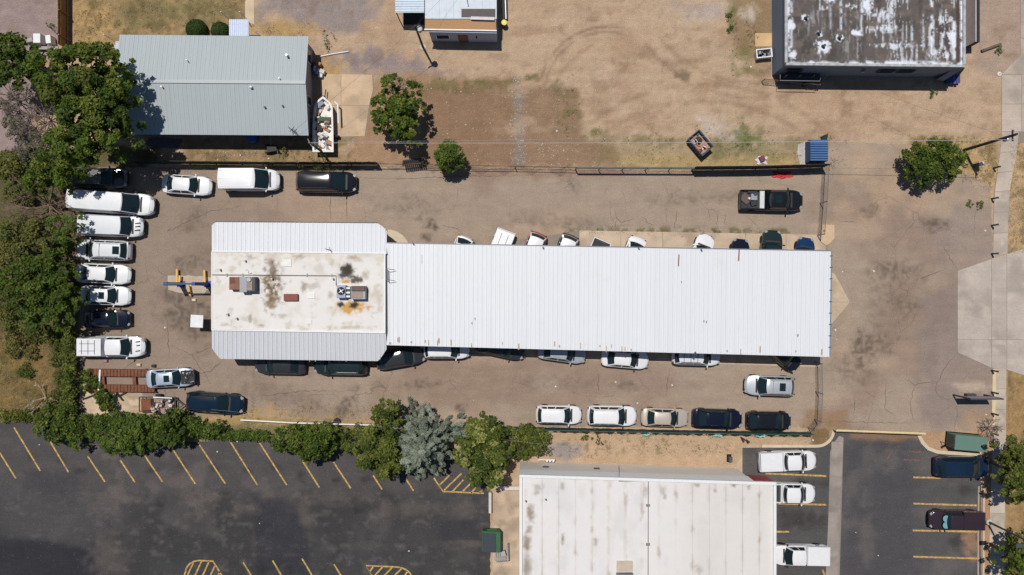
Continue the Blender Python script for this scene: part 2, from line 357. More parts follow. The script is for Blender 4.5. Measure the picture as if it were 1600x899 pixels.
Q = np.stack([idx[:-1, :-1], idx[:-1, 1:], idx[1:, 1:], idx[1:, :-1]], -1).reshape(-1, 4)
def mesh_np(name, V, Q):
    me = bpy.data.meshes.new(name); k = Q.shape[1]
    me.vertices.add(len(V)); me.vertices.foreach_set('co', V.astype(np.float32).ravel())
    me.loops.add(Q.size); me.loops.foreach_set('vertex_index', Q.astype(np.int32).ravel())
    me.polygons.add(len(Q)); me.polygons.foreach_set('loop_start', np.arange(0, Q.size, k, dtype=np.int32))
    me.update(calc_edges=True); return me
me = mesh_np('ground', V, Q)
set_col(me, paint_ground(np.stack([V[:, 0] * 16 + 800, -V[:, 1] * 16 + 449.5], 1)))
ground = link('ground', me, None, painted('dirt', 0.95, .12, .34, .8, 9, peb=0.7, bump=.8)); ground['kind'] = 'structure'

# ---- worn tan asphalt of the yard
def paint_drive(P):
    x, y = P[:, 0], P[:, 1]; C = np.tile(PAVE, (len(P), 1))
    C = mix(C, S(146, 124, 106), sm(.48, .68, fbm(x, y, 110, 5, 71)) * .8); C = mix(C, S(178, 153, 128), sm(.5, .7, fbm(x * .5, y, 60, 5, 72)) * .65)
    C = mix(C, S(146, 128, 111), (1 - sm(230, 620, x + 60 * (fbm(x, y, 120, 3, 79) - .5))) * .85)
    C = mix(C, S(136, 121, 112), pmask(P, [(1440, 470), (1500, 430), (1560, 560), (1560, 660), (1430, 665), (1440, 600)], 12, 20, 73) * .7)
    C = mix(C, S(150, 134, 122), pmask(P, [(1430, 250), (1560, 290), (1560, 420), (1480, 420), (1440, 340)], 18, 26, 74) * .6)
    spk = fbm(x, y, 5, 4, 141)
    st = [(1362, 536, 30, 20, 0, .5), (1348, 545, 16, 18, 0, .55), (1400, 425, 34, 16, 0, .5), (1460, 350, 18, 12, 0, .6), (1362, 331, 10, 9, 0, .7), (1330, 580, 26, 22, 0, .45), (1415, 480, 22, 12, 0, .35),
          (673, 352, 9, 8, 0, .75), (665, 370, 7, 7, 0, .6), (655, 342, 8, 5, 0, .4), (640, 320, 60, 14, 0, .25), (655, 600, 24, 6, 0, .5), (540, 635, 8, 26, 35, .6), (720, 637, 8, 6, 0, .6), (498, 636, 4, 3, 0, .6),
          (295, 488, 40, 26, 0, .6), (275, 465, 22, 26, 0, .5), (310, 520, 20, 30, 0, .35), (300, 410, 28, 18, 0, .45), (300, 345, 25, 14, -30, .35), (980, 602, 16, 8, 0, .45), (1060, 310, 40, 10, -8, .3), (1130, 308, 30, 8, 0, .3),
          (895, 285, 16, 12, 30, .3), (840, 345, 40, 12, 0, .3), (905, 350, 40, 10, 0, .3), (880, 600, 60, 10, 0, .2), (430, 615, 60, 12, 5, .25), (1390, 470, 40, 30, 0, .25), (445, 575, 70, 10, 0, .3)]
    for i, (cx, cy, rx, ry, a, s) in enumerate(st):
        C = mix(C, S(82, 70, 60), ell(P, cx, cy, rx, ry, a, .7, 1.1, 80 + i) * s * (.35 + .9 * sm(.35, .65, spk)))
    C = mix(C, S(178, 144, 90), pmask(P, [(370, 644), (420, 634), (470, 652), (560, 655), (590, 646), (600, 668), (370, 668)], 4, 12, 130, 7) * .8 * sm(.3, .55, fbm(x, y, 5, 4, 140)))
    C = mix(C, S(96, 92, 46), rect(P, 880, 357, 1240, 366, 3, 5, 131, 14) * (fbm(x, y, 9, 3, 132) > .45) * .75)
    C = mix(C, S(148, 116, 84), rect(P, 1255, 640, 1325, 672, 6, 10, 133) * .7); C = mix(C, S(182, 142, 100), rect(P, 1500, 640, 1560, 668, 8, 10, 134) * .4)
    C = mix(C, S(198, 176, 150), ell(P, 1520, 605, 26, 7, 0, .7, 1, 135) * .6)
    C = mix(C, S(150, 112, 86), rect(P, 690, 262, 980, 278, 5, 8, 136, 20) * .45)
    C = mix(C, DIRT, sm(.35, .6, fbm(x, y, 50, 4, 137)) * rect(P, 1290, 190, 1560, 330, 25, 30, 138) * .6)
    C = mix(C, S(110, 96, 74), rect(P, 100, 262, 215, 560, 10, 10, 139) * .25)
    return C
drive_poly = [(126, 262), (300, 262), (560, 264), (740, 264), (1080, 268), (1284, 262), (1300, 222), (1420, 226), (1500, 268), (1548, 290), (1551, 398), (1552, 660), (1545, 672), (1440, 676), (1300, 672), (1270, 668), (860, 668), (690, 664), (540, 660), (380, 650), (290, 652), (215, 640), (126, 652)]
driveway = sheet('driveway', drive_poly, 0.012, 0.26, paint_drive, painted('worn_asphalt', .92, .1, .24, .7, 9, peb=.35, bump=.5, cracks=.4), rough_edge=.12)
crackm = simple('crack_filler', (0.085, 0.07, 0.056), .95, var=.3)
CR = [[(960, 328), (963, 340), (970, 348), (992, 342)], [(964, 344), (960, 356)], [(1005, 340), (1014, 350), (1022, 352)], [(1058, 330), (1056, 345), (1053, 358)], [(1134, 333), (1132, 356)], [(1120, 332), (1121, 355)], [(1098, 215), (1098, 230)],
      [(1496, 551), (1484, 565), (1472, 582), (1464, 598), (1462, 612), (1472, 622), (1485, 625)], [(1464, 598), (1448, 597), (1430, 602), (1422, 596), (1414, 593)], [(1430, 602), (1426, 615), (1422, 632), (1424, 645), (1428, 660)], [(1295, 657), (1340, 660), (1425, 661)], [(1335, 620), (1335, 652)],
      [(690, 352), (715, 358), (724, 366)], [(262, 500), (264, 560)], [(268, 540), (300, 555), (330, 600)], [(350, 560), (330, 580), (305, 585)], [(190, 580), (235, 545)], [(400, 620), (470, 612), (520, 611)], [(336, 540), (300, 555)], [(1425, 440), (1480, 420)], [(1470, 380), (1496, 423)],
      [(830, 500), (830, 500.5)], [(540, 290), (542, 345)], [(516, 300), (517, 346)], [(300, 350), (260, 362), (330, 330), (380, 322)], [(1040, 620), (1046, 575)], [(935, 612), (935, 585)], [(560, 278), (620, 280), (700, 276), (850, 274)], [(1310, 345), (1340, 348)], [(1400, 650), (1383, 640), (1384, 600)]]
for i, c in enumerate(CR): ribbon('crack', c, .042, .018, crackm, driveway, .07, seed=i, taper=True)

# ---- dark asphalt lots
LOTC = S(70, 68, 67)
def paint_lot(P):
    x, y = P[:, 0], P[:, 1]; C = np.tile(LOTC, (len(P), 1))
    C = mix(C, S(64, 62, 61), sm(.45, .65, fbm(x, y, 90, 4, 150)) * .9); C = mix(C, S(96, 90, 87), sm(.52, .72, fbm(x, y, 45, 5, 151)) * .5); C = mix(C, S(118, 110, 104), sm(.6, .72, fbm(x, y * 2, 14, 5, 165)) * .35)
    C = mix(C, S(90, 85, 82), rect(P, -50, 660, 770, 770, 12, 14, 152) * .7); C = mix(C, S(106, 97, 92), sm(.5, .68, fbm(x, y, 26, 5, 153)) * rect(P, 110, 690, 420, 800, 18, 22, 154) * .7)
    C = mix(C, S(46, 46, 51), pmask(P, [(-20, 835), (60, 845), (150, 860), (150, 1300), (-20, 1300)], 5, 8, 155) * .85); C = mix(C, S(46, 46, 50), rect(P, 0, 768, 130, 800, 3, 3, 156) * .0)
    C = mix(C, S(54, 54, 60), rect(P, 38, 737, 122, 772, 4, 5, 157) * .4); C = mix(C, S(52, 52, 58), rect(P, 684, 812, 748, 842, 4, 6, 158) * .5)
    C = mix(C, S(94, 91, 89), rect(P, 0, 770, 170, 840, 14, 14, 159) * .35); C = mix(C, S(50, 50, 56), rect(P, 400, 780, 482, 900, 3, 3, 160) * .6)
    for (cx, cy, rx, ry, a) in [(475, 800, 8, 30, -15), (520, 780, 40, 8, 0), (180, 780, 26, 12, -20), (300, 775, 30, 12, 10), (640, 795, 50, 10, 0), (735, 850, 40, 5, 0), (380, 795, 20, 10, 0), (170, 870, 24, 30, 0), (735, 790, 24, 8, 0)]:
        C = mix(C, S(112, 101, 93), ell(P, cx, cy, rx, ry, a, .7, 1.3, int(cx), 12) * .45)
    for i, (cx, cy) in enumerate([(50, 715), (95, 720), (125, 735), (235, 735), (285, 725), (335, 730), (385, 735), (430, 730), (470, 745), (525, 750), (570, 750), (410, 890), (455, 890), (505, 893), (350, 780), (560, 800), (250, 790)]): C = mix(C, S(40, 38, 38), ell(P, cx, cy, 5 + i % 4, 4 + i % 3, 0, .7, 1.2, 170 + i, 4) * .55)
    C = C * (.86 + .06 * fbm(x, y * 3, 8, 4, 166)[:, None]); return C
def paint_lot2(P):
    x, y = P[:, 0], P[:, 1]; C = np.tile(S(84, 81, 79), (len(P), 1))
    C = mix(C, S(74, 72, 73), rect(P, 1315, 690, 1430, 1200, 14, 14, 161) * .7); C = mix(C, S(108, 100, 94), sm(.5, .7, fbm(x, y, 40, 5, 162)) * .5)
    for (cx, cy, rx, ry) in [(1232, 812, 28, 16), (1265, 812, 20, 10), (1512, 766, 16, 8), (1503, 850, 18, 10), (1262, 755, 30, 5)]:
        C = mix(C, S(50, 46, 43), ell(P, cx, cy, rx, ry, 0, .7, 1.2, int(cx), 9) * .55)
    C = mix(C, S(172, 134, 104), ell(P, 1516, 842, 12, 26, 0, .6, 1.2, 163) * .6); C = mix(C, S(150, 116, 84), rect(P, 1325, 670, 1440, 688, 4, 6, 164) * .6)
    return C
lot_a = sheet('parking_lot', [(-300, 668), (40, 660), (60, 662), (120, 685), (300, 690), (400, 686), (430, 690), (600, 700), (700, 700), (766, 712), (766, 1300), (-300, 1300)], 0.008, 0.3, paint_lot, painted('lot_asphalt', .9, .12, .30, .6, 8, peb=.22, bump=.5, cracks=.45), rough_edge=.08)
lot_b = sheet('parking_lot', [(1160, 700), (1280, 698), (1292, 694), (1302, 676), (1436, 678), (1440, 694), (1460, 706), (1530, 711), (1533, 760), (1533, 1200), (1160, 1200)], 0.008, 0.3, paint_lot2, MATS['lot_asphalt'])
ym, nt, b = mat_nodes('yellow_paint')
tc = N(nt, 'ShaderNodeTexCoord'); nz = N(nt, 'ShaderNodeTexNoise', Scale=3.5, Detail=8.0, Roughness=.75); nt.links.new(tc.outputs['Object'], nz.inputs[0])
mr = N(nt, 'ShaderNodeMapRange'); mr.inputs[1].default_value = .40; mr.inputs[2].default_value = .60; mr.inputs[3].default_value = 0; mr.inputs[4].default_value = .85; nt.links.new(nz.outputs['Fac'], mr.inputs[0])
mx = N(nt, 'ShaderNodeMix', data_type='RGBA'); mx.inputs[6].default_value = (*S(222, 178, 92), 1); mx.inputs[7].default_value = (*S(120, 102, 82), 1)
nt.links.new(mr.outputs[0], mx.inputs[0]); nt.links.new(mx.outputs[2], b.inputs['Base Color']); b.inputs['Roughness'].default_value = .85
def arc(cx, cy, rx, ry, a0, a1, n=8): return [(cx + rx * math.cos(R(a0 + (a1 - a0) * i / n)), cy + ry * math.sin(R(a0 + (a1 - a0) * i / n))) for i in range(n + 1)]
LINES = [[(-2, 705), (25, 748)], [(22, 668), (63, 736)], [(75, 684), (107, 738)], [(137, 713), (164, 753)], [(188, 719), (211, 754)], [(224, 709), (254, 753)], [(262, 690), (305, 756)], [(303, 682), (352, 756)], [(356, 684), (402, 758)], [(403, 688), (448, 758)], [(470, 716), (499, 762)], [(521, 722), (548, 763)], [(583, 743), (597, 765)], [(634, 748), (646, 767)],
         [(678, 747), (692, 768), (756, 771)], [(687, 758), (705, 740)], [(694, 766), (721, 740)], [(707, 768), (724, 750)], [(722, 769), (736, 755)], [(736, 770), (744, 762)], [(749, 770), (756, 765)],
         [(285, 905), (290, 894)] + arc(312, 894, 22, 18, 180, 270) + [(333, 877), (350, 905)], [(293, 899), (302, 880)], [(305, 899), (315, 877)], [(317, 899), (327, 877)], [(329, 899), (336, 884)], [(341, 899), (344, 893)],
         [(380, 879), (396, 905)], [(426, 876), (443, 905)], [(472, 873), (491, 905)], [(522, 882), (536, 905)], [(584, 905), (572, 884), (617, 886)] + arc(617, 903, 26, 17, 270, 360), [(577, 894), (583, 886)], [(585, 900), (598, 886)], [(600, 900), (613, 887)], [(616, 900), (627, 889)], [(632, 900), (637, 893)]]
for l in LINES: ribbon('line_marking', l, .145, .016, ym, lot_a)
for l in [[(1196, 740), (1291, 744)], [(1215, 787), (1291, 789)], [(1213, 831), (1233, 831)], [(1285, 890), (1291, 905)], [(1427, 746), (1470, 747)], [(1427, 787), (1526, 790)], [(1426, 829), (1530, 831)], [(1427, 870), (1530, 873)]]: ribbon('line_marking', l, .17, .016, ym, lot_b)
redm = simple('survey_paint', S(118, 84, 82), .9, var=.35, vscale=4)
for l in [[(1420, 706), (1441, 707)], [(1412, 719), (1438, 719)], [(1383, 722), (1394, 704)]]: ribbon('survey_mark', l, .15, .015, redm, lot_b, .06)

# ---- concrete
def paint_conc(base, v=.5, seed=200):
    v = v * 1.5
    def f(P):
        x, y = P[:, 0], P[:, 1]; C = np.tile(S(*base), (len(P), 1))
        C = mix(C, S(*[c * .86 for c in base]), sm(.45, .7, fbm(x, y, 30, 5, seed)) * v); C = mix(C, S(*[min(255, c * 1.06) for c in base]), sm(.5, .7, fbm(x, y, 14, 4, seed + 1)) * v); return C
    return f
concm = painted('concrete', .88, .08, .14, .8, 9, bump=.3)
jointm = simple('joint', (.24, .205, .17), .95)
sub = tag(MB().prism([G(x, y).to_2d() for x, y in [(1498, 426), (1600, 391), (1760, 370), (1760, 620), (1598, 585), (1549, 573), (1498, 549)]], -.1, .014).build('concrete_apron', jointm), None, None, kind='structure')
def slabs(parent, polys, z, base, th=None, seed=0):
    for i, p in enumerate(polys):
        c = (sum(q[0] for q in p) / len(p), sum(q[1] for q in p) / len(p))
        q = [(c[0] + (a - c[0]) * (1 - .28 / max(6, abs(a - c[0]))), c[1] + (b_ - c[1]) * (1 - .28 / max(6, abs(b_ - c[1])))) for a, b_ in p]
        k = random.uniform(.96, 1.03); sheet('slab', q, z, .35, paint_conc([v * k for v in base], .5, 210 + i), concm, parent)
slabs(sub, [[(1496, 423), (1549, 405), (1549, 531), (1496, 531)], [(1549, 405), (1573, 397), (1573, 531), (1549, 531)], [(1573, 397), (1640, 376), (1640, 531), (1573, 531)], [(1496, 531), (1549, 531), (1549, 575), (1496, 551)], [(1549, 531), (1573, 531), (1573, 578), (1549, 575)], [(1573, 531), (1640, 531), (1640, 600), (1573, 578)], [(1640, 376), (1760, 350), (1760, 531), (1640, 531)], [(1640, 531), (1760, 531), (1760, 630), (1640, 600)]], .03, (186, 172, 156))
walk = tag(MB().prism([G(x, y).to_2d() for x, y in [(1595, -300), (1700, -300), (1700, 205), (1590, 225), (1578, 290), (1574, 396), (1551, 401), (1553, 300), (1565, 225), (1565, 118), (1595, 86)]], -.1, .012).build('sidewalk', jointm), None, None, kind='structure')
sl = [[(1594, 0), (1660, 0), (1660, 60), (1594, 60)], [(1594, -60), (1660, -60), (1660, 0), (1594, 0)], [(1594, 60), (1660, 60), (1660, 117), (1565, 117), (1594, 86)], [(1565, 117), (1596, 117), (1596, 163), (1565, 163)], [(1596, 117), (1660, 117), (1660, 163), (1596, 163)], [(1565, 163), (1596, 163), (1596, 206), (1565, 206)], [(1596, 163), (1660, 163), (1660, 208), (1596, 206)]]
e = [((1565, 206), (1592, 206)), ((1562, 240), (1589, 235)), ((1558, 270), (1583, 268)), ((1554, 300), (1578, 298)), ((1552.5, 332), (1576, 331)), ((1552, 365), (1575, 364)), ((1551, 402), (1574, 397))]
sl += [[e[i][0], e[i][1], e[i + 1][1], e[i + 1][0]] for i in range(len(e) - 1)]
slabs(walk, sl, .028, (188, 172, 154))
walk2 = tag(MB().prism([G(x, y).to_2d() for x, y in [(1556, 578), (1572, 578), (1572, 670), (1570, 800), (1568, 1000), (1546, 1000), (1546, 800), (1552, 670)]], -.1, .012).build('sidewalk', jointm), None, None, kind='structure')
ee = [(576, 1556, 1572), (608, 1555, 1572), (640, 1554, 1572), (672, 1552, 1572), (705, 1550, 1571.5), (738, 1548.5, 1571), (770, 1547, 1570.5), (802, 1546, 1570), (835, 1545.5, 1569.5), (868, 1545.5, 1569), (901, 1545.5, 1568.5), (935, 1545, 1568)]
slabs(walk2, [[(ee[i][1], ee[i][0]), (ee[i][2], ee[i][0]), (ee[i + 1][2], ee[i + 1][0]), (ee[i + 1][1], ee[i + 1][0])] for i in range(len(ee) - 1)], .028, (192, 176, 156))
def curb(pts, w=.3, hgt=.13, col=(206, 188, 158), name='curb'):
    m = simple('curb_%d' % col[0], S(*col), .9, var=.12, vscale=2, bump=.2)
    P = [G(x, y).to_2d() for x, y in pts]; n = len(P); a = []; b_ = []
    for i, q in enumerate(P):
        t = (P[min(i + 1, n - 1)] - P[max(i - 1, 0)]).normalized(); nn = Vector((-t.y, t.x)) * w / 2; a.append(q + nn); b_.append(q - nn)
    mb = MB()
    for i in range(n - 1):
        mb.add([(*a[i], 0), (*b_[i], 0), (*b_[i + 1], 0), (*a[i + 1], 0), (*a[i], hgt), (*b_[i], hgt), (*b_[i + 1], hgt), (*a[i + 1], hgt)], [(4, 5, 6, 7), (1, 2, 6, 5), (3, 0, 4, 7)] + ([(0, 1, 5, 4)] if i == 0 else []) + ([(2, 3, 7, 6)] if i == n - 2 else []))
    o = mb.build(name, m); o['kind'] = 'structure'; return o
curb([(1190, 697), (1270, 697)] + arc(1276, 671, 26, 26, 90, 0, 8) + [(1302, 670)], .28)
curb([(1434, 676)] + [(1436, 682), (1441, 692), (1450, 701), (1464, 706), (1490, 708), (1536, 710)], .34)
curb([(1537, 712), (1536, 800), (1535, 1000)], .22, .13, (196, 174, 146)); curb([(1529, 760), (1528, 830), (1528, 1000)], .14, .05, (176, 156, 132))
curb([(1553.5, 577), (1551.5, 668)], .34, .06, (216, 192, 146))
gut = tag(MB().prism([G(x, y).to_2d() for x, y in [(1311, 682), (1318, 684), (1309, 1000), (1289, 1000), (1297, 705)]], -.05, .010).build('drainage_gutter', jointm), None, None, kind='structure')
gy = [690, 745, 800, 850, 899, 950]
gl = lambda y: 1299 + (y - 690) * (1290 - 1299) / 209; gr = lambda y: 1317.5 + (y - 690) * (1309 - 1317.5) / 209
slabs(gut, [[(gl(a), a), (gr(a), a), (gr(c), c), (gl(c), c)] for a, c in zip(gy[:-1], gy[1:])] + [[(1304, 690), (1311, 681), (1318, 684), (1317.5, 690)]], .02, (160, 148, 136))
pad = tag(MB().prism([G(x, y).to_2d() for x, y in [(500, 117), (583, 117), (584, 140), (571, 212), (534, 215), (500, 212)]], -.05, .006).build('concrete_pad', jointm), None, None, kind='structure')
slabs(pad, [[(500, 116), (533, 116), (533, 165), (500, 165)], [(533, 116), (582, 117), (583, 140), (577, 165), (533, 165)], [(500, 165), (533, 165), (533, 214), (500, 214)], [(533, 165), (577, 165), (570, 213), (533, 214)]], .018, (204, 176, 142))
pth = sheet('concrete_path', [(383, -100), (397, -100), (397, 38), (383, 34)], .01, .3, paint_conc((205, 183, 150), .4, 240), concm)
sheet('concrete_path', [(1180, 52), (1222, 52), (1222, 73), (1180, 73)], .014, .25, paint_conc((205, 172, 126), .5, 241), concm)
sheet('concrete_path', [(1207, -80), (1222, -80), (1220, 118), (1205, 122)], .01, .25, paint_conc((184, 164, 138), .6, 242), concm)
sheet('concrete_path', [(142, 72), (185, 70), (185, 80), (142, 80)], .01, .25, paint_conc((205, 190, 160), .4, 243), concm)
sheet('concrete_path', [(770, 768), (814, 768), (814, 1000), (770, 1000)], .006, .3, paint_conc((186, 164, 138), .7, 244), concm)
sheet('concrete_path', [(1170, 695), (1186, 695), (1186, 1000), (1150, 1000), (1150, 727)], .004, .3, paint_conc((190, 166, 138), .5, 245), concm)
# carport slab (pale), its pointed east end and the kerbed corner pieces
slab = tag(MB().prism([G(x, y).to_2d() for x, y in [(600, 405), (905, 361), (1290, 367), (1297, 420), (1328, 472), (1297, 512), (1280, 574), (800, 559), (600, 553)]], -.05, .016).build('carport_slab', jointm), None, None, kind='structure')
xs_ = [905, 970, 1035, 1100, 1165, 1228, 1290]
slabs(slab, [[(xs_[i], 360 + (xs_[i] - 905) * .018), (xs_[i + 1], 360 + (xs_[i + 1] - 905) * .018), (xs_[i + 1], 450), (xs_[i], 450)] for i in range(6)], .03, (194, 172, 146))
slabs(slab, [[(1290, 420), (1304, 428), (1328, 472), (1290, 472)], [(1290, 472), (1328, 472), (1300, 506), (1290, 510)]], .03, (192, 170, 142))
xs_ = [603, 670, 735, 800, 870, 940, 1010, 1080, 1150, 1215, 1282]
slabs(slab, [[(xs_[i], 450), (xs_[i + 1], 450), (xs_[i + 1], 553 + (xs_[i + 1] - 600) * .031), (xs_[i], 553 + (xs_[i] - 600) * .031)] for i in range(10)], .03, (190, 168, 142))
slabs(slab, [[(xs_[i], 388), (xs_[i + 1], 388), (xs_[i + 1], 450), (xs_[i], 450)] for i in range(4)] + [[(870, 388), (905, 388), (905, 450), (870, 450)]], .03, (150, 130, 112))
tag(MB().prism([G(x, y).to_2d() for x, y in arc(606, 395, 35, 36, -90, 0, 10) + [(606, 395)]], 0, .12).build('planter_curb', simple('curb_206', S(206, 178, 142), .9)), 'quarter round tan concrete step at the roof corner', 'step')
isl = tag(MB().prism([G(x, y).to_2d() for x, y in [(1284, 351), (1303, 352), (1303, 372), (1297, 380), (1290, 384), (1282, 378)]], 0, .12).build('concrete_island', simple('island', S(206, 176, 138), .9, var=.15)), 'small tan concrete island at the carport corner by the gate', 'island')
MB().box(G(1288, 361, .13), (.22, .2, .04)).build('cover_plate', simple('rust_plate', S(150, 112, 80), .8), isl)
# pad under the lift
sheet('concrete_pad', [(262, 431), (300, 431), (331, 434), (331, 448), (322, 455), (318, 462), (290, 460), (263, 453)], .02, .2, paint_conc((190, 172, 150), .7, 246), concm, rough_edge=.06)
sheet('concrete_pad', [(286, 452), (331, 452), (331, 470), (292, 476)], .017, .2, paint_conc((136, 118, 100), .7, 247), concm, rough_edge=.06)
sheet('concrete_pad', [(125, 600), (190, 612), (222, 612), (222, 640), (150, 650), (125, 640)], .018, .2, paint_conc((196, 172, 142), .7, 248), concm, rough_edge=.1)
# ------------------------------------------------------------------ buildings
def polyf(pts, ts):
    def f(t):
        for i in range(len(ts) - 1):
            if t <= ts[i + 1] + 1e-9:
                k = (t - ts[i]) / max(ts[i + 1] - ts[i], 1e-9); return pts[i].lerp(pts[i + 1], k)
        return pts[-1].copy()
    return f
def seam_roof(parent, fe, ft, n, mat, th=.03, rib=.05, ribw=.05, name='roof_panel', gap=.004, ribs=1):
    for i in range(n):
        t0 = i / n; t1 = (i + 1) / n; w = t1 - t0
        e0, e1, u0, u1 = fe(t0 + w * gap), fe(t1 - w * gap), ft(t0 + w * gap), ft(t1 - w * gap)
        if (e0 - u0).length < .02 and (e1 - u1).length < .02: continue
        up = Vector((0, 0, th)); jit = Vector((0, 0, random.uniform(-.003, .003)))
        mb = MB(); mb.hull([p + jit - up for p in (e0, e1, u1, u0)], [p + jit for p in (e0, e1, u1, u0)])
        for r in range(ribs):
            ta = t0 + w * (r + .5) / ribs; k = ribw / max((fe(1) - fe(0)).length, .1) / 2
            a, b_, c, d = fe(ta - k), fe(ta + k), ft(ta + k), ft(ta - k); z1 = Vector((0, 0, rib)); dn = Vector((0, 0, -.01))
            q = .55
            m1, m2 = (a + b_) / 2, (c + d) / 2
            mb.hull([a + jit + dn, b_ + jit + dn, c + jit + dn, d + jit + dn], [m1.lerp(a, q) + jit + z1, m1.lerp(b_, q) + jit + z1, m2.lerp(c, q) + jit + z1, m2.lerp(d, q) + jit + z1])
        mb.build(name, mat, parent)
def beam(mb, a, b, w, h):
    a, b = Vector(a), Vector(b); d = b - a; L_ = d.length; rz = math.atan2(d.y, d.x); ry = -math.asin(d.z / L_)
    mb.box((a + b) / 2, (L_, w, h), rz, 0, ry); return mb
def roof_metal(name, col, rand=.016, stain=.16, streak=.022):
    m, nt, b = mat_nodes(name); L = nt.links; tc = N(nt, 'ShaderNodeTexCoord'); oi = N(nt, 'ShaderNodeObjectInfo')
    mp = N(nt, 'ShaderNodeMapping'); mp.inputs['Scale'].default_value = (2.2, .18, 1); L.new(tc.outputs['Object'], mp.inputs[0])
    n1 = N(nt, 'ShaderNodeTexNoise', Scale=1.6, Detail=7.0, Roughness=.7); L.new(mp.outputs[0], n1.inputs['Vector'])
    r1 = N(nt, 'ShaderNodeMapRange'); r1.inputs[1].default_value = .3; r1.inputs[2].default_value = .7; r1.inputs[3].default_value = 1 - streak; r1.inputs[4].default_value = 1 + streak * .6; L.new(n1.outputs['Fac'], r1.inputs[0])
    r2 = N(nt, 'ShaderNodeMapRange'); r2.inputs[3].default_value = 1 - rand; r2.inputs[4].default_value = 1 + rand; L.new(oi.outputs['Random'], r2.inputs[0])
    mu = N(nt, 'ShaderNodeMath', operation='MULTIPLY'); L.new(r1.outputs[0], mu.inputs[0]); L.new(r2.outputs[0], mu.inputs[1])
    mx = N(nt, 'ShaderNodeMix', data_type='RGBA', blend_type='MULTIPLY'); mx.inputs[0].default_value = 1; mx.inputs[6].default_value = (*col, 1); L.new(mu.outputs[0], mx.inputs[7])
    n2 = N(nt, 'ShaderNodeTexNoise', Scale=.55, Detail=9.0, Roughness=.78); L.new(tc.outputs['Object'], n2.inputs['Vector'])
    r3 = N(nt, 'ShaderNodeMapRange'); r3.inputs[1].default_value = .56; r3.inputs[2].default_value = .74; r3.inputs[3].default_value = 0; r3.inputs[4].default_value = stain; L.new(n2.outputs['Fac'], r3.inputs[0])
    m2 = N(nt, 'ShaderNodeMix', data_type='RGBA'); L.new(r3.outputs[0], m2.inputs[0]); L.new(mx.outputs[2], m2.inputs[6]); m2.inputs[7].default_value = (.40, .34, .28, 1)
    L.new(m2.outputs[2], b.inputs['Base Color']); b.inputs['Roughness'].default_value = .5; MATS[name] = m; return m
white_metal = roof_metal('white_roof_metal', (.665, .685, .715))
white_trim = simple('white_trim', (.72, .73, .74), .5, var=.06)
dark_trim = simple('dark_trim', (.05, .055, .07), .6)
grey_steel = simple('grey_steel', (.24, .25, .27), .45, metal=.6)
galv = simple('galvanised', (.42, .43, .44), .45, metal=.5, var=.15)
rustm = simple('rust', S(128, 78, 52), .9, var=.4, vscale=4, bump=.4, dirt=(.09, .05, .035), dirtamt=.8)
blackm = simple('black_rubber', (.015, .015, .016), .85)
glassdk = simple('window_glass', (.012, .018, .022), .08, var=.02)
stucco = simple('block_wall', S(190, 178, 160), .9, var=.1, vscale=2, bump=.3)

# ---- main shop: flat membrane roof between two metal skirts
HS, HE = 4.5, 3.25
shop = thing('shop_building', 'long white shop block with stained flat roof between two ribbed metal skirts', 'building', G(465, 455))
def inv(o, *vs): return [v - o.location for v in vs]
def wpart(name, mb, mat, root, **kw):
    """parts given in world coordinates, parented to a root that only has a location"""
    o = mb.build(name, mat, root, **kw); o.location = -root.location if loc_zero(o) else o.location; return o
def loc_zero(o): return o.location.length < 1e-9
def wrap(root, fn):
    before = set(COL.objects); fn(); [setattr(o, 'location', -root.location) for o in COL.objects if o not in before and o.parent == root]
def rel(root):
    for o in root.children:
        if o.location.length < 1e-9 and root.location.length > 0: o.matrix_parent_inverse = Matrix.Translation(-root.location) if root.rotation_euler.z == 0 else root.matrix_world.inverted()
wallm = simple('shop_wall', S(206, 200, 190), .85, var=.08)
wp = [G(x, y, HE) for x, y in [(338, 360), (596, 362), (596, 548), (338, 546)]]
MB().prism([p.to_2d() for p in wp], 0, 3.2).build('wall', wallm, shop)
MB().prism([p.to_2d() for p in (G(333, 396, HS), G(600, 398, HS), G(600, 516, HS), G(333, 512, HS))], 3.21, HS - .02).build('upper_wall', wallm, shop)
seam_roof(shop, polyf([G(331, 352, HE + .25), G(337, 347, HE), G(590, 349, HE), G(604.5, 359, HE + .2), G(604.5, 362, HE + .25)], [0, .022, .947, .996, 1]), polyf([G(331, 393, HS), G(604, 396, HS)], [0, 1]), 39, white_metal, rib=.05, ribw=.10)
seam_roof(shop, polyf([G(331, 544, HE + .5), G(343, 561, HE), G(592, 564.5, HE), G(604, 546, HE + .5)], [0, .045, .955, 1]), polyf([G(331, 515, HS), G(603, 520, HS)], [0, 1]), 39, white_metal, rib=.05, ribw=.10)
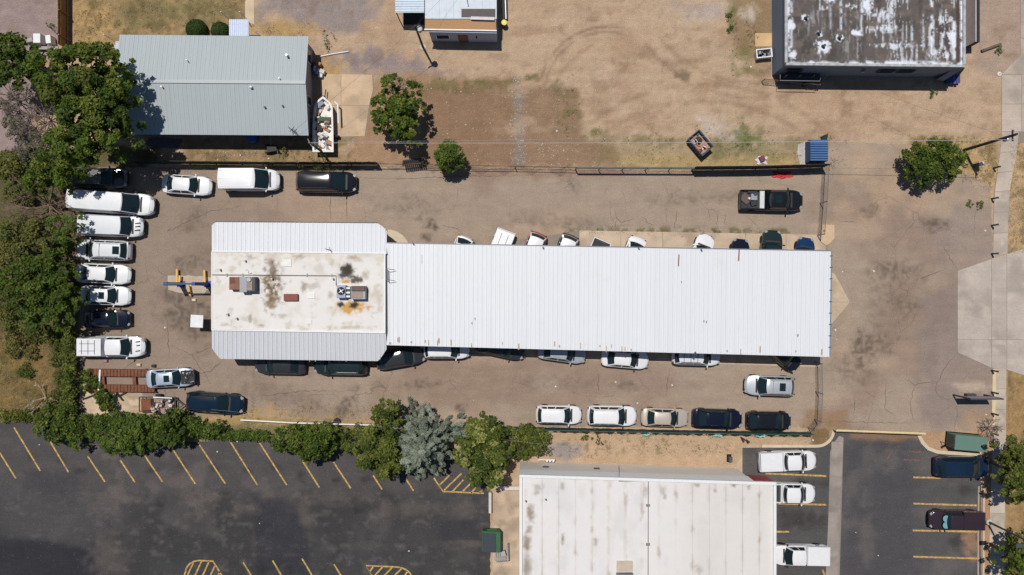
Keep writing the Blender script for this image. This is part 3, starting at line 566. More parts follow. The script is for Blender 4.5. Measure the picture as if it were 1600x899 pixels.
def paint_memb(P):
    x, y = P[:, 0], P[:, 1]; C = np.tile(S(230, 224, 213), (len(P), 1))
    C = mix(C, S(216, 206, 190), sm(.5, .72, fbm(x, y, 18, 5, 301)) * .6); C = mix(C, S(214, 200, 176), rect(P, 326, 393, 612, 412, 3, 12, 302, 10) * sm(.45, .65, fbm(x, y, 9, 4, 303)) * .7)
    C = mix(C, S(190, 176, 150), sm(.62, .75, fbm(x, y, 11, 4, 304)) * .5)
    sp = fbm(x, y, 4.5, 4, 305)
    C = mix(C, S(112, 86, 48), ell(P, 426, 444, 16, 26, 0, .7, 1.1, 306, 7) * sm(.34, .6, sp) * .95); C = mix(C, S(120, 92, 52), ell(P, 424, 472, 7, 14, 0, .6, 1.2, 307, 6) * .8); C = mix(C, S(110, 90, 60), ell(P, 426, 424, 5, 12, 0, .6, 1.2, 308, 5) * .8)
    C = mix(C, S(84, 76, 66), ell(P, 541, 424, 12, 11, 0, .25, .6, 309, 6)); C = mix(C, S(98, 88, 76), ell(P, 557, 437, 11, 6, 10, .25, .6, 310, 5)); C = mix(C, S(62, 56, 46), ell(P, 543, 420, 6, 8, 0, .3, .5, 311, 5))
    C = mix(C, S(202, 150, 60), ell(P, 541, 440, 7, 3, 0, .4, .7, 312, 4)); C = mix(C, S(206, 158, 84), ell(P, 547, 480, 24, 9, 0, .4, .9, 313, 6)); C = mix(C, S(60, 52, 44), ell(P, 533, 476, 5, 4, 0, .3, .5, 314, 3)); C = mix(C, S(60, 52, 44), ell(P, 553, 477, 7, 5, 0, .3, .5, 315, 3))
    for i, (cx, cy, rx, ry, s) in enumerate([(475, 448, 4, 6, .7), (487, 448, 9, 4, .4), (517, 461, 4, 5, .5), (441, 494, 5, 4, .45), (391, 402, 7, 4, .5), (471, 401, 10, 3, .5), (552, 402, 8, 3, .5), (574, 456, 3, 7, .7), (385, 498, 8, 5, .3), (572, 430, 5, 6, .4), (352, 508, 6, 2, .4), (408, 509, 4, 2, .6), (550, 512, 30, 2, .4), (391, 498, 2, 6, .6), (500, 420, 6, 8, .25)]):
        C = mix(C, S(136, 116, 84), ell(P, cx, cy, rx, ry, 0, .6, 1, 320 + i, 4) * s)
    return C
membm = painted('roof_membrane', .7, .025, .035, .8, 10, bump=.12)
sheet('roof_membrane', [(331.5, 394), (602, 397), (601, 519), (331.5, 514)], HS + .01, .14, paint_memb, membm, shop, h=HS)
mb = MB(); beam(mb, G(331, 393, HS + .03), G(604, 396, HS + .03), .12, .10); beam(mb, G(331, 515.5, HS + .03), G(602, 520, HS + .03), .14, .12); beam(mb, G(601.5, 396, HS + .02), G(601.5, 520, HS + .02), .1, .16); beam(mb, G(331, 394, HS), G(331, 515, HS), .08, .1)
mb.build('roof_edge_trim', white_trim, shop)
mb = MB(); beam(mb, G(602.8, 396, HS - .1), G(602.8, 520, HS - .1), .10, .16); beam(mb, G(337, 346.6, HE - .04), G(590, 348.6, HE - .04), .09, .1); mb.build('gutter', dark_trim, shop)
mb = MB(); mb.tube([G(331, 429.5, HS + .12), G(525, 431, HS + .12), G(525, 446, HS + .12)], .035, 6); mb.build('gas_pipe', simple('pipe_grey', (.2, .19, .18), .6), shop)
for x in (354.5, 379, 479.5, 518): MB().box(G(x, 430, HS + .06), (.1, .3, .1)).build('pipe_support', grey_steel, shop)
for x, y, s in ((448, 411, .85), (486, 462, .7), (483, 503, .5)): MB().box(G(x, y, HS + .05), (s, s * .8, .07)).build('patch_board', simple('patch', (.76, .75, .72), .8), shop, bevel=.015)
for x, y in ((345, 422), (357, 491.5), (371, 498), (426, 436), (521, 436), (384, 408)): MB().lathe(G(x, y, HS), [(.12, 0), (.07, .1), (.07, .35), (.09, .36)], 10).build('vent_pipe', grey_steel, shop, smooth=True)
for x in (484, 493, 541): MB().tube([G(x, 565, HE - .1), G(x - .5, 561, HE + .06)], .03, 5).build('bracket', white_trim, shop)
# swirl antenna near the first unit
MB().tube([G(388, 428, HS + .1), G(389, 424, HS + .6), G(385, 421.5, HS + .9), G(384, 424, HS + .8)], .02, 5).build('antenna', grey_steel, shop)
MB().tube([G(508, 389, HS - .1), G(517, 391, HS + .3)], .025, 5).tube([G(514, 386, HS + .5), G(518, 395, HS + .2)], .02, 5).build('antenna', dark_trim, shop)
rel(shop)
# ---- rooftop units (rest on the roof)
def ac_box(root, x0, y0, x1, y1, z0, z1, mat, name='casing', bevel=.03):
    a, b_ = G(x0, y0, z1), G(x1, y1, z1); return MB().box(((a.x + b_.x) / 2, (a.y + b_.y) / 2, (z0 + z1) / 2), (abs(b_.x - a.x), abs(b_.y - a.y), z1 - z0)).build(name, mat, root, bevel=bevel)
unitg = simple('unit_grey', S(150, 152, 154), .55, metal=.2, var=.12, dirt=(.3, .2, .13), dirtamt=.4)
ruststain = simple('rusty_panel', S(140, 100, 82), .85, var=.35, vscale=2.5, dirt=(.16, .08, .05), dirtamt=.8)
u = thing('rooftop_unit', 'grey rooftop cooling unit with rusty left half on the flat shop roof', 'air conditioner', G(380, 447, HS))
ac_box(u, 358, 433, 375, 453, HS, HS + .75, ruststain); ac_box(u, 374, 432.5, 386, 457, HS, HS + .95, unitg); ac_box(u, 386, 433, 399, 456, HS, HS + .85, simple('unit_dark', (.05, .055, .06), .6))
ac_box(u, 386, 433.5, 394, 454, HS + .85, HS + .92, simple('unit_beige', S(160, 140, 124), .7, var=.3), 'top_panel', .01); MB().lathe(G(389, 437, HS + .9), [(.24, 0), (.24, .1), (.2, .12)], 14).build('fan', grey_steel, u); ac_box(u, 359, 434, 366, 443, HS + .75, HS + .79, rustm, 'hatch', .01); rel(u)
u = thing('rooftop_unit', 'rooftop unit with round fan and brown hood above an orange stain', 'air conditioner', G(547, 458, HS))
ac_box(u, 526, 446, 540, 466, HS, HS + .8, simple('unit_blue', S(150, 158, 180), .5)); ac_box(u, 540, 448, 548, 464, HS, HS + .5, simple('unit_dark', 0)); ac_box(u, 548, 447, 571, 468, HS, HS + .8, unitg)
MB().lathe(G(533, 455, HS + .8), [(.36, 0), (.36, .06), (.30, .07)], 18).build('fan_ring', blackm, u); MB().box(G(533, 455, HS + .88), (.5, .06, .02), .6).box(G(533, 455, HS + .885), (.5, .06, .02), 2.2).lathe(G(533, 455, HS + .87), [(.09, 0), (.09, .05)], 10).build('fan_blade', galv, u)
ac_box(u, 549, 447, 570, 455, HS + .8, HS + .95, simple('brown_hood', S(104, 84, 78), .7, var=.25), 'hood', .03); ac_box(u, 549, 455.5, 566, 466, HS + .8, HS + .86, simple('unit_beige', 0), 'top_panel', .01)
for y in (449, 456, 462): ac_box(u, 541, y, 547, y + 3, HS + .5, HS + .62, white_trim, 'duct', .01)
rel(u)
u = thing('roof_vent', 'small reddish brown roof vent box on the flat shop roof', 'vent', G(454, 465, HS)); ac_box(u, 443, 459.5, 465, 470.5, HS, HS + .3, simple('red_brown', S(140, 82, 68), .8, var=.15), 'housing'); ac_box(u, 460.5, 460, 465, 470, HS + .3, HS + .36, simple('red_brown', 0), 'lid', .01); rel(u)
# ladder from the flat roof to the carport roof
lad = thing('roof_ladder', 'short metal ladder rails bridging the shop roof and carport roof', 'ladder', G(606, 430, 4.6))
for y in (420, 437): MB().tube([G(602, y, 4.3), G(604, y, 5.2), G(617, y + 2, 4.5)], .03, 5).build('rail', grey_steel, lad)
for k in range(4): MB().tube([G(604, 420 + .5 * k, 4.4 + .2 * k), G(604, 437 + .5 * k, 4.4 + .2 * k)], .02, 5).build('rung', grey_steel, lad)
rel(lad)

# ---- carport
HC = 4.1
cp = thing('carport', 'long open carport with white ribbed metal roof over parked cars', 'carport', G(950, 465))
N0, N1, S0, S1 = G(604, 380.5, HC + .1), G(1298.5, 393, HC + .1), G(604, 538.5, HC - .1), G(1296, 557, HC - .1)
seam_roof(cp, polyf([S0, S1], [0, 1]), polyf([N0, N1], [0, 1]), 100, white_metal, rib=.05, ribw=.10)
mb = MB(); beam(mb, N0 + Vector((0, .05, -.05)), N1 + Vector((0, .05, -.05)), .10, .14); mb.build('gutter', simple('gutter_grey', (.16, .17, .2), .5), cp)
mb = MB(); beam(mb, N1 + Vector((.06, 0, -.03)), S1 + Vector((.06, 0, -.03)), .09, .12); mb.build('edge_trim', simple('blue_grey', (.16, .22, .28), .5), cp)
mb = MB(); beam(mb, S0 + Vector((0, -.03, -.09)), S1 + Vector((0, -.03, -.09)), .06, .16); mb.build('fascia', white_trim, cp)
for k in range(9):
    p = N1.lerp(S1, (k + .4) / 9.2) + Vector((.02, 0, .02)); MB().box(p, (.26, .07, .08)).build('bracket', dark_trim, cp)
for k in range(9):
    for t in (.30, .80):
        a = N0.lerp(N1, (k + .15) / 8.4); b_ = S0.lerp(S1, (k + .15) / 8.4); p = a.lerp(b_, t); MB().box((p.x, p.y, 1.92), (.15, .15, 3.8)).build('post', grey_steel, cp)
    mb = MB(); beam(mb, a.lerp(b_, .02) + Vector((0, 0, -.22)), a.lerp(b_, .98) + Vector((0, 0, -.22)), .15, .25); mb.build('rafter', grey_steel, cp)
for (x, y0, y1) in ((1060, 398, 416), (1154, 390, 408)): beam(MB(), G(x + 1, y0, HC + .16), G(x, y1, HC + .15), .09, .04).build('rust_strip', simple('red_brown', 0), cp)
for x, y in ((849, 388), (998, 388.5), (1096, 391.5), (646, 381.5), (1087, 552)): MB().box(G(x, y, HC + .16), (.12, .25, .1), .5).build('clip', dark_trim, cp)
for x, y in ((1104, 503), (1100, 502), (1247, 524), (737, 505), (742, 498), (1065, 441)): MB().box(G(x, y, HC + .12), (.08, .2, .03)).build('scuff_plate', grey_steel, cp)
beam(MB(), G(659, 398, HC + .14), G(659, 412, HC + .14), .04, .04).build('clip', grey_steel, cp)
rs_ = random.Random(77)
for k in range(26):
    p = S0.lerp(S1, rs_.random()) + Vector((0, rs_.uniform(.1, .5), .115)); MB().box(p, (rs_.uniform(.06, .14), rs_.uniform(.15, .6), .006)).build('rust_stain', simple('stain_tan', S(190, 166, 144), .8, var=.2), cp)
rel(cp)

# ---- grey metal-roofed house
house = thing('house', 'long house with pale grey standing seam gable roof beside the big tree', 'house', G(335, 135))
rm = roof_metal('grey_roof_metal', tuple(S(171, 178, 176)), .012, .22, .04)
H1, H2 = 2.9, 3.9
nL, nR, rL, rR, sL, sR = G(190, 54.5, H1), G(482, 57, H1), G(196, 127, H2), G(476, 129, H2), G(205, 210, H1), G(481, 212, H1)
rL.x = nL.x = sL.x = G(187, 60, H1).x; rR.x = nR.x = sR.x = G(482, 57, H1).x
seam_roof(house, polyf([nR, nL], [0, 1]), polyf([rR, rL], [0, 1]), 44, rm, rib=.022, ribw=.04); seam_roof(house, polyf([sL, sR], [0, 1]), polyf([rL, rR], [0, 1]), 44, rm, rib=.022, ribw=.04)
mb = MB(); beam(mb, rL + Vector((0, 0, .05)), rR + Vector((0, 0, .05)), .3, .05); mb.build('ridge_cap', rm, house)
hw = simple('house_wall', S(150, 140, 144), .9, var=.1); wx0, wx1, wy0, wy1 = nL.x + .3, nR.x - .35, sL.y + .45, nL.y - .45
mb = MB(); mb.prism([(wx0, wy0), (wx1, wy0), (wx1, wy1), (wx0, wy1)], 0, 2.78); mb.add([(wx0, wy0, 2.78), (wx0, wy1, 2.78), (wx0, (wy0 + wy1) / 2, 3.75), (wx1, wy0, 2.78), (wx1, wy1, 2.78), (wx1, (wy0 + wy1) / 2, 3.75)], [(0, 1, 2), (3, 5, 4)]); mb.build('wall', hw, house)
for y, w in ((3.0, 1.2), (-1.2, .9)):
    f_ = MB().box((wx1 + .03, (wy0 + wy1) / 2 + y, 1.5), (.06, w, 1.1)).build('window', white_trim, house); MB().box((wx1 + .065, (wy0 + wy1) / 2 + y, 1.5), (.03, w - .15, .95)).build('pane', glassdk, f_)
for x, y, r in ((449.5, 88, .09), (438, 124, .05), (255, 137, .06), (294, 96, .04)): MB().lathe(G(x, y, 3.2 + .6 * (1 - abs(y - 128) / 75)), [(r * 1.4, -.05), (r, .1), (r, .45), (r * 1.2, .46)], 10).build('vent_pipe', galv, house, smooth=True)
MB().box(G(393, 137, 3.85), (.24, .2, .6)).build('chimney', simple('flue', (.55, .56, .57), .4), house, bevel=.03)
for x, y in ((414, 168), (442, 166)): MB().box(G(x, y, 3.55), (.16, .16, .25), .6).build('vent_cap', dark_trim, house)
for k, (a, b_) in enumerate((((450, 198), (462, 208)), ((453, 206), (460, 198)), ((458, 200), (457, 209)))): MB().tube([G(*a, 3.3 + .2 * k), G(*b_, 3.5)], .03, 5).build('antenna_rod', dark_trim, house)
MB().tube([G(460, 204, 2.9), G(459, 203, 4.0)], .03, 5).build('antenna_mast', dark_trim, house)
rel(house)
aw = thing('awning', 'small white corrugated awning beside two round bushes', 'awning', G(372, 44)); seam_roof(aw, polyf([G(358, 30.5, 2.35), G(388.5, 30.5, 2.35)], [0, 1]), polyf([G(358, 56, 2.65), G(388.5, 57, 2.65)], [0, 1]), 10, simple('awning_white', S(206, 214, 226), .5, var=.05), rib=.06, ribw=.09)
for x in (359, 387): MB().cyl(G(x, 31.5, 0), .04, 2.3, 6).build('post', white_trim, aw)
rel(aw)
lean = thing('side_awning', 'narrow ribbed roof strip at the left end of the grey house', 'awning', G(184, 74)); seam_roof(lean, polyf([G(180.5, 65, 2.3), G(180.5, 84, 2.3)], [0, 1]), polyf([G(190, 65, 2.5), G(190, 84, 2.5)], [0, 1]), 6, simple('awning_white', 0), rib=.05, ribw=.08); MB().cyl(G(181, 66, 0), .04, 2.25, 6).build('post', white_trim, lean); MB().cyl(G(181, 83, 0), .04, 2.25, 6).build('post', white_trim, lean); rel(lean)

# ---- shed house at the top edge, porch roof in tan
cab = thing('cottage', 'white roofed cottage with flat tan porch roof at the top edge', 'house', G(720, 20))
wm = simple('cottage_roof', S(205, 212, 216), .55, var=.05, dirt=(.3, .28, .26), dirtamt=.25)
seam_roof(cab, polyf([G(664, 29.5, 3.25), G(776, 29.5, 3.25)], [0, 1]), polyf([G(664, -120, 3.9), G(776, -120, 3.9)], [0, 1]), 5, wm, rib=.02, ribw=.04)
pr = MB().hull([G(664, 46, 2.85), G(775, 48, 2.85), G(775, 30, 3.1), G(664, 30, 3.1)], [G(664, 46, 2.92), G(775, 48, 2.92), G(775, 30, 3.18), G(664, 30, 3.18)]).build('porch_roof', simple('tan_roll_roofing', S(190, 146, 102), .92, var=.08, bump=.3, bscale=40), cab)
mb = MB(); beam(mb, G(663, 46.6, 2.86), G(776, 48.6, 2.86), .1, .22); mb.build('fascia', white_trim, cab)
wb = [G(670, 50, 2.8), G(776, 52, 2.8)]
MB().prism([(wb[0].x, wb[0].y), (wb[1].x, wb[1].y), (wb[1].x, wb[1].y + 11), (wb[0].x, wb[0].y + 11)], 0, 2.75).build('wall', simple('pale_wall', S(170, 178, 190), .85), cab)
dx = G(722, 50, 2.8).x; dr = MB().box((dx, wb[0].y - .06, 1.05), (.95, .08, 2.1)).build('door', simple('door_brown', S(110, 80, 70), .7), cab); MB().lathe((dx + .35, wb[0].y - .14, 1.0), [(.03, 0), (.04, .04)], 8).build('handle', galv, dr)
for x in (690, 752):
    w_ = MB().box((G(x, 50, 2.8).x, wb[0].y - .03, 1.5), (1.3, .06, 1.0)).build('window', white_trim, cab); MB().box((G(x, 50, 2.8).x, wb[0].y - .07, 1.5), (1.15, .03, .85)).build('pane', glassdk, w_)
MB().hull([G(721, 14, 3.3), G(774, 14, 3.3), G(774, 27, 3.26), G(721, 27, 3.26)], [G(721, 14, 3.36), G(774, 14, 3.36), G(774, 27, 3.30), G(721, 27, 3.30)]).build('dark_patch', simple('patch_brown', S(102, 94, 90), .9, var=.1), cab)
MB().box(G(754, 29, 3.36), (2.2, .28, .08), -.03).build('flashing', simple('flashing', S(196, 190, 192), .5), cab); MB().tube([G(729, -4, 3.5), G(732, 10, 3.4)], .04, 5).build('roof_cable', grey_steel, cab)
rel(cab)
lt = thing('lean_to', 'pale blue corrugated lean to shelter beside the white cottage', 'shelter', G(640, 10)); seam_roof(lt, polyf([G(617.5, -60, 2.7), G(617.5, 20, 2.6)], [0, 1]), polyf([G(663, -60, 2.9), G(663, 20, 2.8)], [0, 1]), 20, simple('blue_roof', S(190, 206, 214), .5, var=.08, dirt=(.16, .16, .16), dirtamt=.35), rib=.05, ribw=.1)
for x in (619, 661): MB().cyl(G(x, 19, 2.6).xy.to_3d(), .05, 2.58, 6).build('post', simple('post_dark', (.06, .05, .045), .8), lt)
MB().prism([(p.x, p.y) for p in (G(630, -40), G(664, -40), G(664, 39), G(630, 39))], .02, .05).build('shade_sheet', simple('shade_dark', (.02, .02, .02), .95), lt); rel(lt)  # near-black sheet on the ground paints the shade under the lean-to roof

# ---- dark flat roof building, upper right
HD = 4.0
db = thing('flat_roof_building', 'building with weathered dark flat roof streaked with white sealant', 'building', G(1360, 40))
def paint_dark(P):
    x, y = P[:, 0], P[:, 1]; C = np.tile(S(98, 90, 84), (len(P), 1)); C = mix(C, S(78, 72, 67), sm(.45, .65, fbm(x, y * .4, 16, 5, 340)) * .8); C = mix(C, S(126, 112, 100), sm(.5, .7, fbm(x, y, 10, 4, 341)) * .6)
    W = S(232, 234, 236); st = fbm(x * 1.0, y * .10, 2.4, 4, 342); zone = sm(.38, .58, fbm(x, y, 38, 4, 343))
    C = mix(C, W, sm(.56, .68, st) * zone * (.35 + .65 * sm(1330, 1370, x)) * .6)
    for cx, y0, y1, w, s in [(1281, -30, 20, 1, .7), (1298, 0, 48, 1, .5), (1314, -30, 50, 1.6, .8), (1330, 10, 40, 1, .5), (1346, 0, 60, 1.6, .7), (1393, -30, 75, 2.2, .9), (1425, 40, 92, 1.4, .8), (1456, -30, 95, 2.2, 1), (1443, 20, 70, 1.2, .6), (1491, 30, 96, 3, .9), (1282, 80, 96, .8, .6), (1380, 10, 70, 1.4, .6), (1410, 40, 90, 1, .5), (1472, 50, 80, 2, .6), (1237, 0, 90, 1.6, .7), (1340, 40, 95, 1, .4)]:
        C = mix(C, W, np.exp(-((x - cx + 2 * (fbm(y, x, 9, 3, int(cx)) - .5)) / w) ** 2) * sm(y0, y0 + 6, y) * (1 - sm(y1 - 6, y1, y)) * sm(.3, .5, fbm(x, y, 6, 3, 344)) * s)
    for cx, cy, rx, ry in [(1286, 73, 9, 9), (1279, 53, 4, 5), (1312, 60, 5, 5), (1258, 29, 6, 5), (1299, -3, 8, 6), (1240, 85, 5, 6), (1238, 40, 4, 6), (1340, 52, 7, 4), (1355, 8, 8, 10), (1380, 45, 18, 5), (1376, 25, 16, 8), (1478, 30, 10, 5), (1490, 60, 6, 9), (1470, 85, 14, 8), (1480, 55, 12, 4), (1395, 72, 32, 4), (1330, 10, 12, 3), (1280, 12, 10, 3)]:
        C = mix(C, W, ell(P, cx, cy, rx, ry, 0, .35, 1.1, int(cx * 3 + cy), 4) * (.95 if rx < 10 else .8 * sm(.4, .6, fbm(x, y * .3, 2.2, 3, 348))))
    edge = np.minimum(np.minimum(x - 1231, 1504 - x), 101 - y); C = mix(C, W, (1 - sm(2, 7, edge + 6 * (fbm(x, y, 9, 3, 345) - .5))) * sm(.3, .5, fbm(x, y, 7, 4, 346)) * .9)
    C = mix(C, S(84, 66, 58), rect(P, 1494, -40, 1500, 98, 1, 1, 347)); return C
sheet('roof_surface', [(1230, -90), (1505, -90), (1505, 102), (1231, 99)], HD - .15, .11, paint_dark, painted('tar_roof', .85, .1, .18, 1.2, 14, bump=.3), db, h=HD - .15)
cor = [G(1228, -100, HD), G(1507.5, -100, HD), G(1507.5, 103.5, HD), G(1228, 100.5, HD)]
dw = simple('dark_block_wall', S(112, 124, 136), .9, var=.1, vscale=2, bump=.2)
cx_ = sum((c for c in cor), Vector()) / 4; wq = [c.lerp(cx_, .006) for c in cor]
MB().prism([p.to_2d() for p in wq], 0, HD - .2).build('wall', dw, db)
for i, (a, b_) in enumerate(((cor[3], cor[2]), (cor[1], cor[2]), (cor[0], cor[3]))):
    a2, b2 = a.lerp(cx_, .004), b_.lerp(cx_, .004); k = 0 if i == 0 else .14
    d = (b2 - a2).normalized() * k; beam(MB(), a2 + Vector((0, 0, -.12)), b2 - d + Vector((0, 0, -.12)), .22, .28).build('parapet', simple('parapet', S(186, 188, 186), .8, var=.25, vscale=3, dirt=(.1, .09, .08), dirtamt=.8), db)
for x, y in ((1286, 73), (1278.5, 53), (1311, 60), (1258.5, 29)): MB().lathe(G(x, y, HD - .16), [(.2, 0), (.1, .12), (.1, .4), (.13, .42)], 10).build('vent_pipe', dark_trim, db)
for x in (1258, 1408, 1440):
    p = G(x, 103, HD); w_ = MB().box((p.x * .985, wq[2].y - .03, 2.2), (1.6, .06, .9)).build('window', dark_trim, db); MB().box((p.x * .985, wq[2].y - .07, 2.2), (1.4, .03, .75)).build('pane', glassdk, w_)
MB().box((G(1344, 110, 2).x, wq[2].y - .12, 2.6), (.3, .2, .4)).build('meter_box', grey_steel, db)
rel(db)
deck = thing('loading_deck', 'raised dark steel deck with handrail under the weathered flat roof', 'deck', G(1250, 122))
a, b_ = G(1219, 116, 1), G(1281, 126, 1); MB().box(((a.x + b_.x) / 2, (a.y + b_.y) / 2, .95), (b_.x - a.x, a.y - b_.y, .12)).build('deck_plate', simple('deck_steel', (.05, .06, .07), .7), deck)
for x in (1219, 1240, 1261, 1281): MB().box(G(x, 126, 0) + Vector((0, 0, .98)), (.06, .06, 1.96)).build('post', grey_steel, deck)
for z in (1.4, 1.95): MB().tube([G(1219, 117, z), G(1219, 126, z), G(1281, 127, z), G(1283, 118, z)], .035, 6).build('rail', grey_steel, deck)
MB().box(G(1250, 126.5, .5), (3.8, .05, .85)).build('skirt_panel', simple('deck_skirt', S(70, 84, 96), .8), deck); rel(deck)
stp = thing('side_steps', 'blue and purple boards stacked in shade at the flat roof corner', 'boards', G(1488, 125))
for k, c in enumerate(((46, 70, 140), (70, 78, 150), (120, 96, 150), (60, 74, 140))): MB().box(G(1481 + k * 5, 124, .5 + .04 * k), (.26, .85, .06), .04).build('board', simple('board%d' % k, S(*[v * .95 for v in c]), .7), stp)
MB().box(G(1488, 124, .25), (1.3, .8, .4)).build('base_crate', dark_trim, stp); rel(stp)
wg = thing('wing_wall', 'dark sloping wing wall at the lower right corner of the flat roofed building', 'wall', G(1480, 120)); MB().hull([G(1462, 125, 0), G(1474, 127, 0), G(1508, 106, 0), G(1496, 105, 0)], [G(1462, 125, .5), G(1474, 127, .5), G(1508, 106, 3.2), G(1496, 105, 3.2)]).build('panel', dw, wg); rel(wg)
sw = thing('dark_box', 'narrow near black box with a pale edge board beside the right side of the flat roof', 'screen', G(1522, 30))
MB().box((G(1519, 25, 1).x, G(0, 20, 1).y, .9), (.5, 6.2, 1.8)).build('frame', simple('box_dark', (.02, .022, .028), .8), sw)  # long plain near-black box filling the gap beside the roof
MB().box((G(1524, 20, 1.9).x, G(0, 20, 1).y, 1.0), (.08, 6.2, 2.0)).build('cap_board', simple('white_board', S(210, 196, 190), .8, var=.2), sw); rel(sw)

# ---- white membrane building at the bottom
HB = 6.0
wb_ = thing('warehouse', 'beige walled building with large white sheeted flat roof at the bottom', 'building', G(1000, 830))
TL, TR, BL, BR = G(811.5, 742, HB), G(1213, 754, HB), G(811.5, 1160, HB), G(1213, 1160, HB)
def paint_white(P):
    x, y = P[:, 0], P[:, 1]; C = np.tile(S(228, 222, 213), (len(P), 1)); C = mix(C, S(210, 205, 197), sm(.48, .7, fbm(x, y * .4, 22, 5, 360)) * .5); C = mix(C, S(216, 208, 194), sm(1015, 1100, x) * .5)
    u = (x - 821) / 26.1; fr = np.abs(u - np.round(u)); C = mix(C, S(186, 172, 152), (1 - sm(.02, .09, fr)) * sm(.42, .62, fbm(x * .3, y, 16, 4, 361)) * .38)
    C = mix(C, S(150, 110, 72), (1 - sm(.02, .13, fr)) * sm(.62, .74, fbm(x * 2, y, 18, 4, 362)) * .5)
    for i, (cx, cy, rx, ry, s) in enumerate([(842, 762, 8, 6, .5), (838, 771, 5, 3, .5), (829, 801, 5, 11, .8), (827, 826, 4, 6, .6), (823, 848, 6, 14, .8), (823, 888, 6, 18, .7), (879, 844, 3, 7, .9), (931, 846, 3, 7, .6), (879, 761, 3, 6, .6), (1035, 767, 4, 6, .4), (1038, 775, 1.5, 9, .9), (1090, 757, 3, 4, .8), (1146, 756, 3, 4, .8), (1169, 758, 3, 5, .7), (1117, 765, 1.5, 9, .7), (1091, 890, 5, 6, .5), (1008, 768, 6, 7, .5)]):
        C = mix(C, S(134, 114, 84), ell(P, cx, cy, rx, ry, 0, .6, .9, 370 + i, 4) * s)
    return C
membm2 = painted('white_sheet', .75, .02, .03, .7, 9, bump=.1)
xe = [815.5] + [821 + 26.1 * k for k in range(1, 15)] + [1210]
topy = lambda x: 747 + (x - 812) * 11 / 400
for i in range(15): sheet('roof_sheet', [(xe[i] + .12, topy(xe[i])), (xe[i + 1] - .12, topy(xe[i + 1])), (xe[i + 1] - .12, 1150), (xe[i] + .12, 1150)], HB - .2 + (.012 if i % 2 else 0), .22, paint_white, membm2, wb_, h=HB - .2)
bx1 = G(1150, 727).x
wcor = [G(816, 724, 3.0), TR]; wy = G(812, 719.5).y
tan = simple('tan_wall', (.80, .735, .655), .9, var=.05, vscale=1); band = simple('cornice', (.86, .86, .83), .85, var=.05)
yl = lambda X, z: TL.y + (X - TL.x) * (TR.y - TL.y) / (TR.x - TL.x)
wl0, wl1 = TL.x + .12, bx1
MB().hull([(wl0, TL.y - 24, 0), (wl1, TL.y - 24, 0), (wl1, yl(wl1, 0) - .15, 0), (wl0, yl(wl0, 0) - .15, 0)], [(wl0, TL.y - 24, 3.6), (wl1, TL.y - 24, 3.6), (wl1, yl(wl1, 0) - .15, 3.6), (wl0, yl(wl0, 0) - .15, 3.6)]).build('wall', tan, wb_)
MB().hull([(TL.x, TL.y - 24, 3.6), (wl1 + .05, TL.y - 24, 3.6), (wl1 + .05, yl(wl1, 0) - .08, 3.6), (TL.x, yl(TL.x, 0) - .08, 3.6)], [(TL.x, TL.y - 24, HB - .3), (wl1 + .05, TL.y - 24, HB - .3), (wl1 + .05, yl(wl1, 0) - .08, HB - .3), (TL.x, yl(TL.x, 0) - .08, HB - .3)]).build('upper_wall', band, wb_)
MB().hull([(wl1 + .06, TL.y - 24, HB - 2.7), (TR.x - .05, TL.y - 24, HB - 2.7), (TR.x - .05, yl(TR.x, 0) - .05, HB - 2.7), (wl1 + .06, yl(wl1, 0) - .05, HB - 2.7)], [(wl1 + .06, TL.y - 24, HB - .3), (TR.x - .05, TL.y - 24, HB - .3), (TR.x - .05, yl(TR.x, 0) - .05, HB - .3), (wl1 + .06, yl(wl1, 0) - .05, HB - .3)]).build('red_fascia', simple('red_fascia', S(150, 52, 52), .7), wb_)
for a, b_, w in ((TL, TR, .26), ):
    beam(MB(), a + Vector((0, -.12, -.12)), b_ + Vector((0, -.12, -.12)), w, .3).build('parapet', white_trim, wb_)
beam(MB(), TL + Vector((.13, -.27, -.122)), BL + Vector((.13, 0, -.122)), .26, .3).build('parapet', white_trim, wb_)
beam(MB(), TR + Vector((-.13, -.27, -.122)), BR + Vector((-.13, 0, -.122)), .26, .3).build('parapet', white_trim, wb_)
MB().tube([G(967, 752, HB - .1), G(1013, 752, HB - .1), G(1012.5, 1000, HB - .1)], .04, 6).build('gas_pipe', simple('pipe_grey', 0), wb_)
MB().tube([G(967, 752, HB - .1), G(967, 736, HB - .1), G(967, 728, 3)], .03, 6).build('gas_pipe', simple('pipe_grey', 0), wb_)
for y in (790, 851): MB().box(G(1012.5, y, HB - .12), (.35, .2, .14)).build('pipe_support', simple('pipe_grey', 0), wb_)
for x in (853, 933):
    X_ = G(x, 728, 2.6).x; MB().box((X_, yl(X_, 0) - .13, 2.2), (.55, .12, .4)).build('wall_vent', dark_trim, wb_)
MB().box(G(976, 885, HB - .13), (1.45, .95, .14)).build('roof_hatch', simple('hatch_tan', S(196, 180, 156), .8), wb_, bevel=.02)
MB().box(G(976, 900, HB - .0), (1.5, .5, .5)).build('vent_housing', grey_steel, wb_, bevel=.02)
for x, y in ((853, 780.5), (822, 783)): MB().lathe(G(x, y, HB - .2), [(.09, 0), (.06, .08), (.06, .3)], 8).build('vent_pipe', dark_trim, wb_)
rel(wb_)
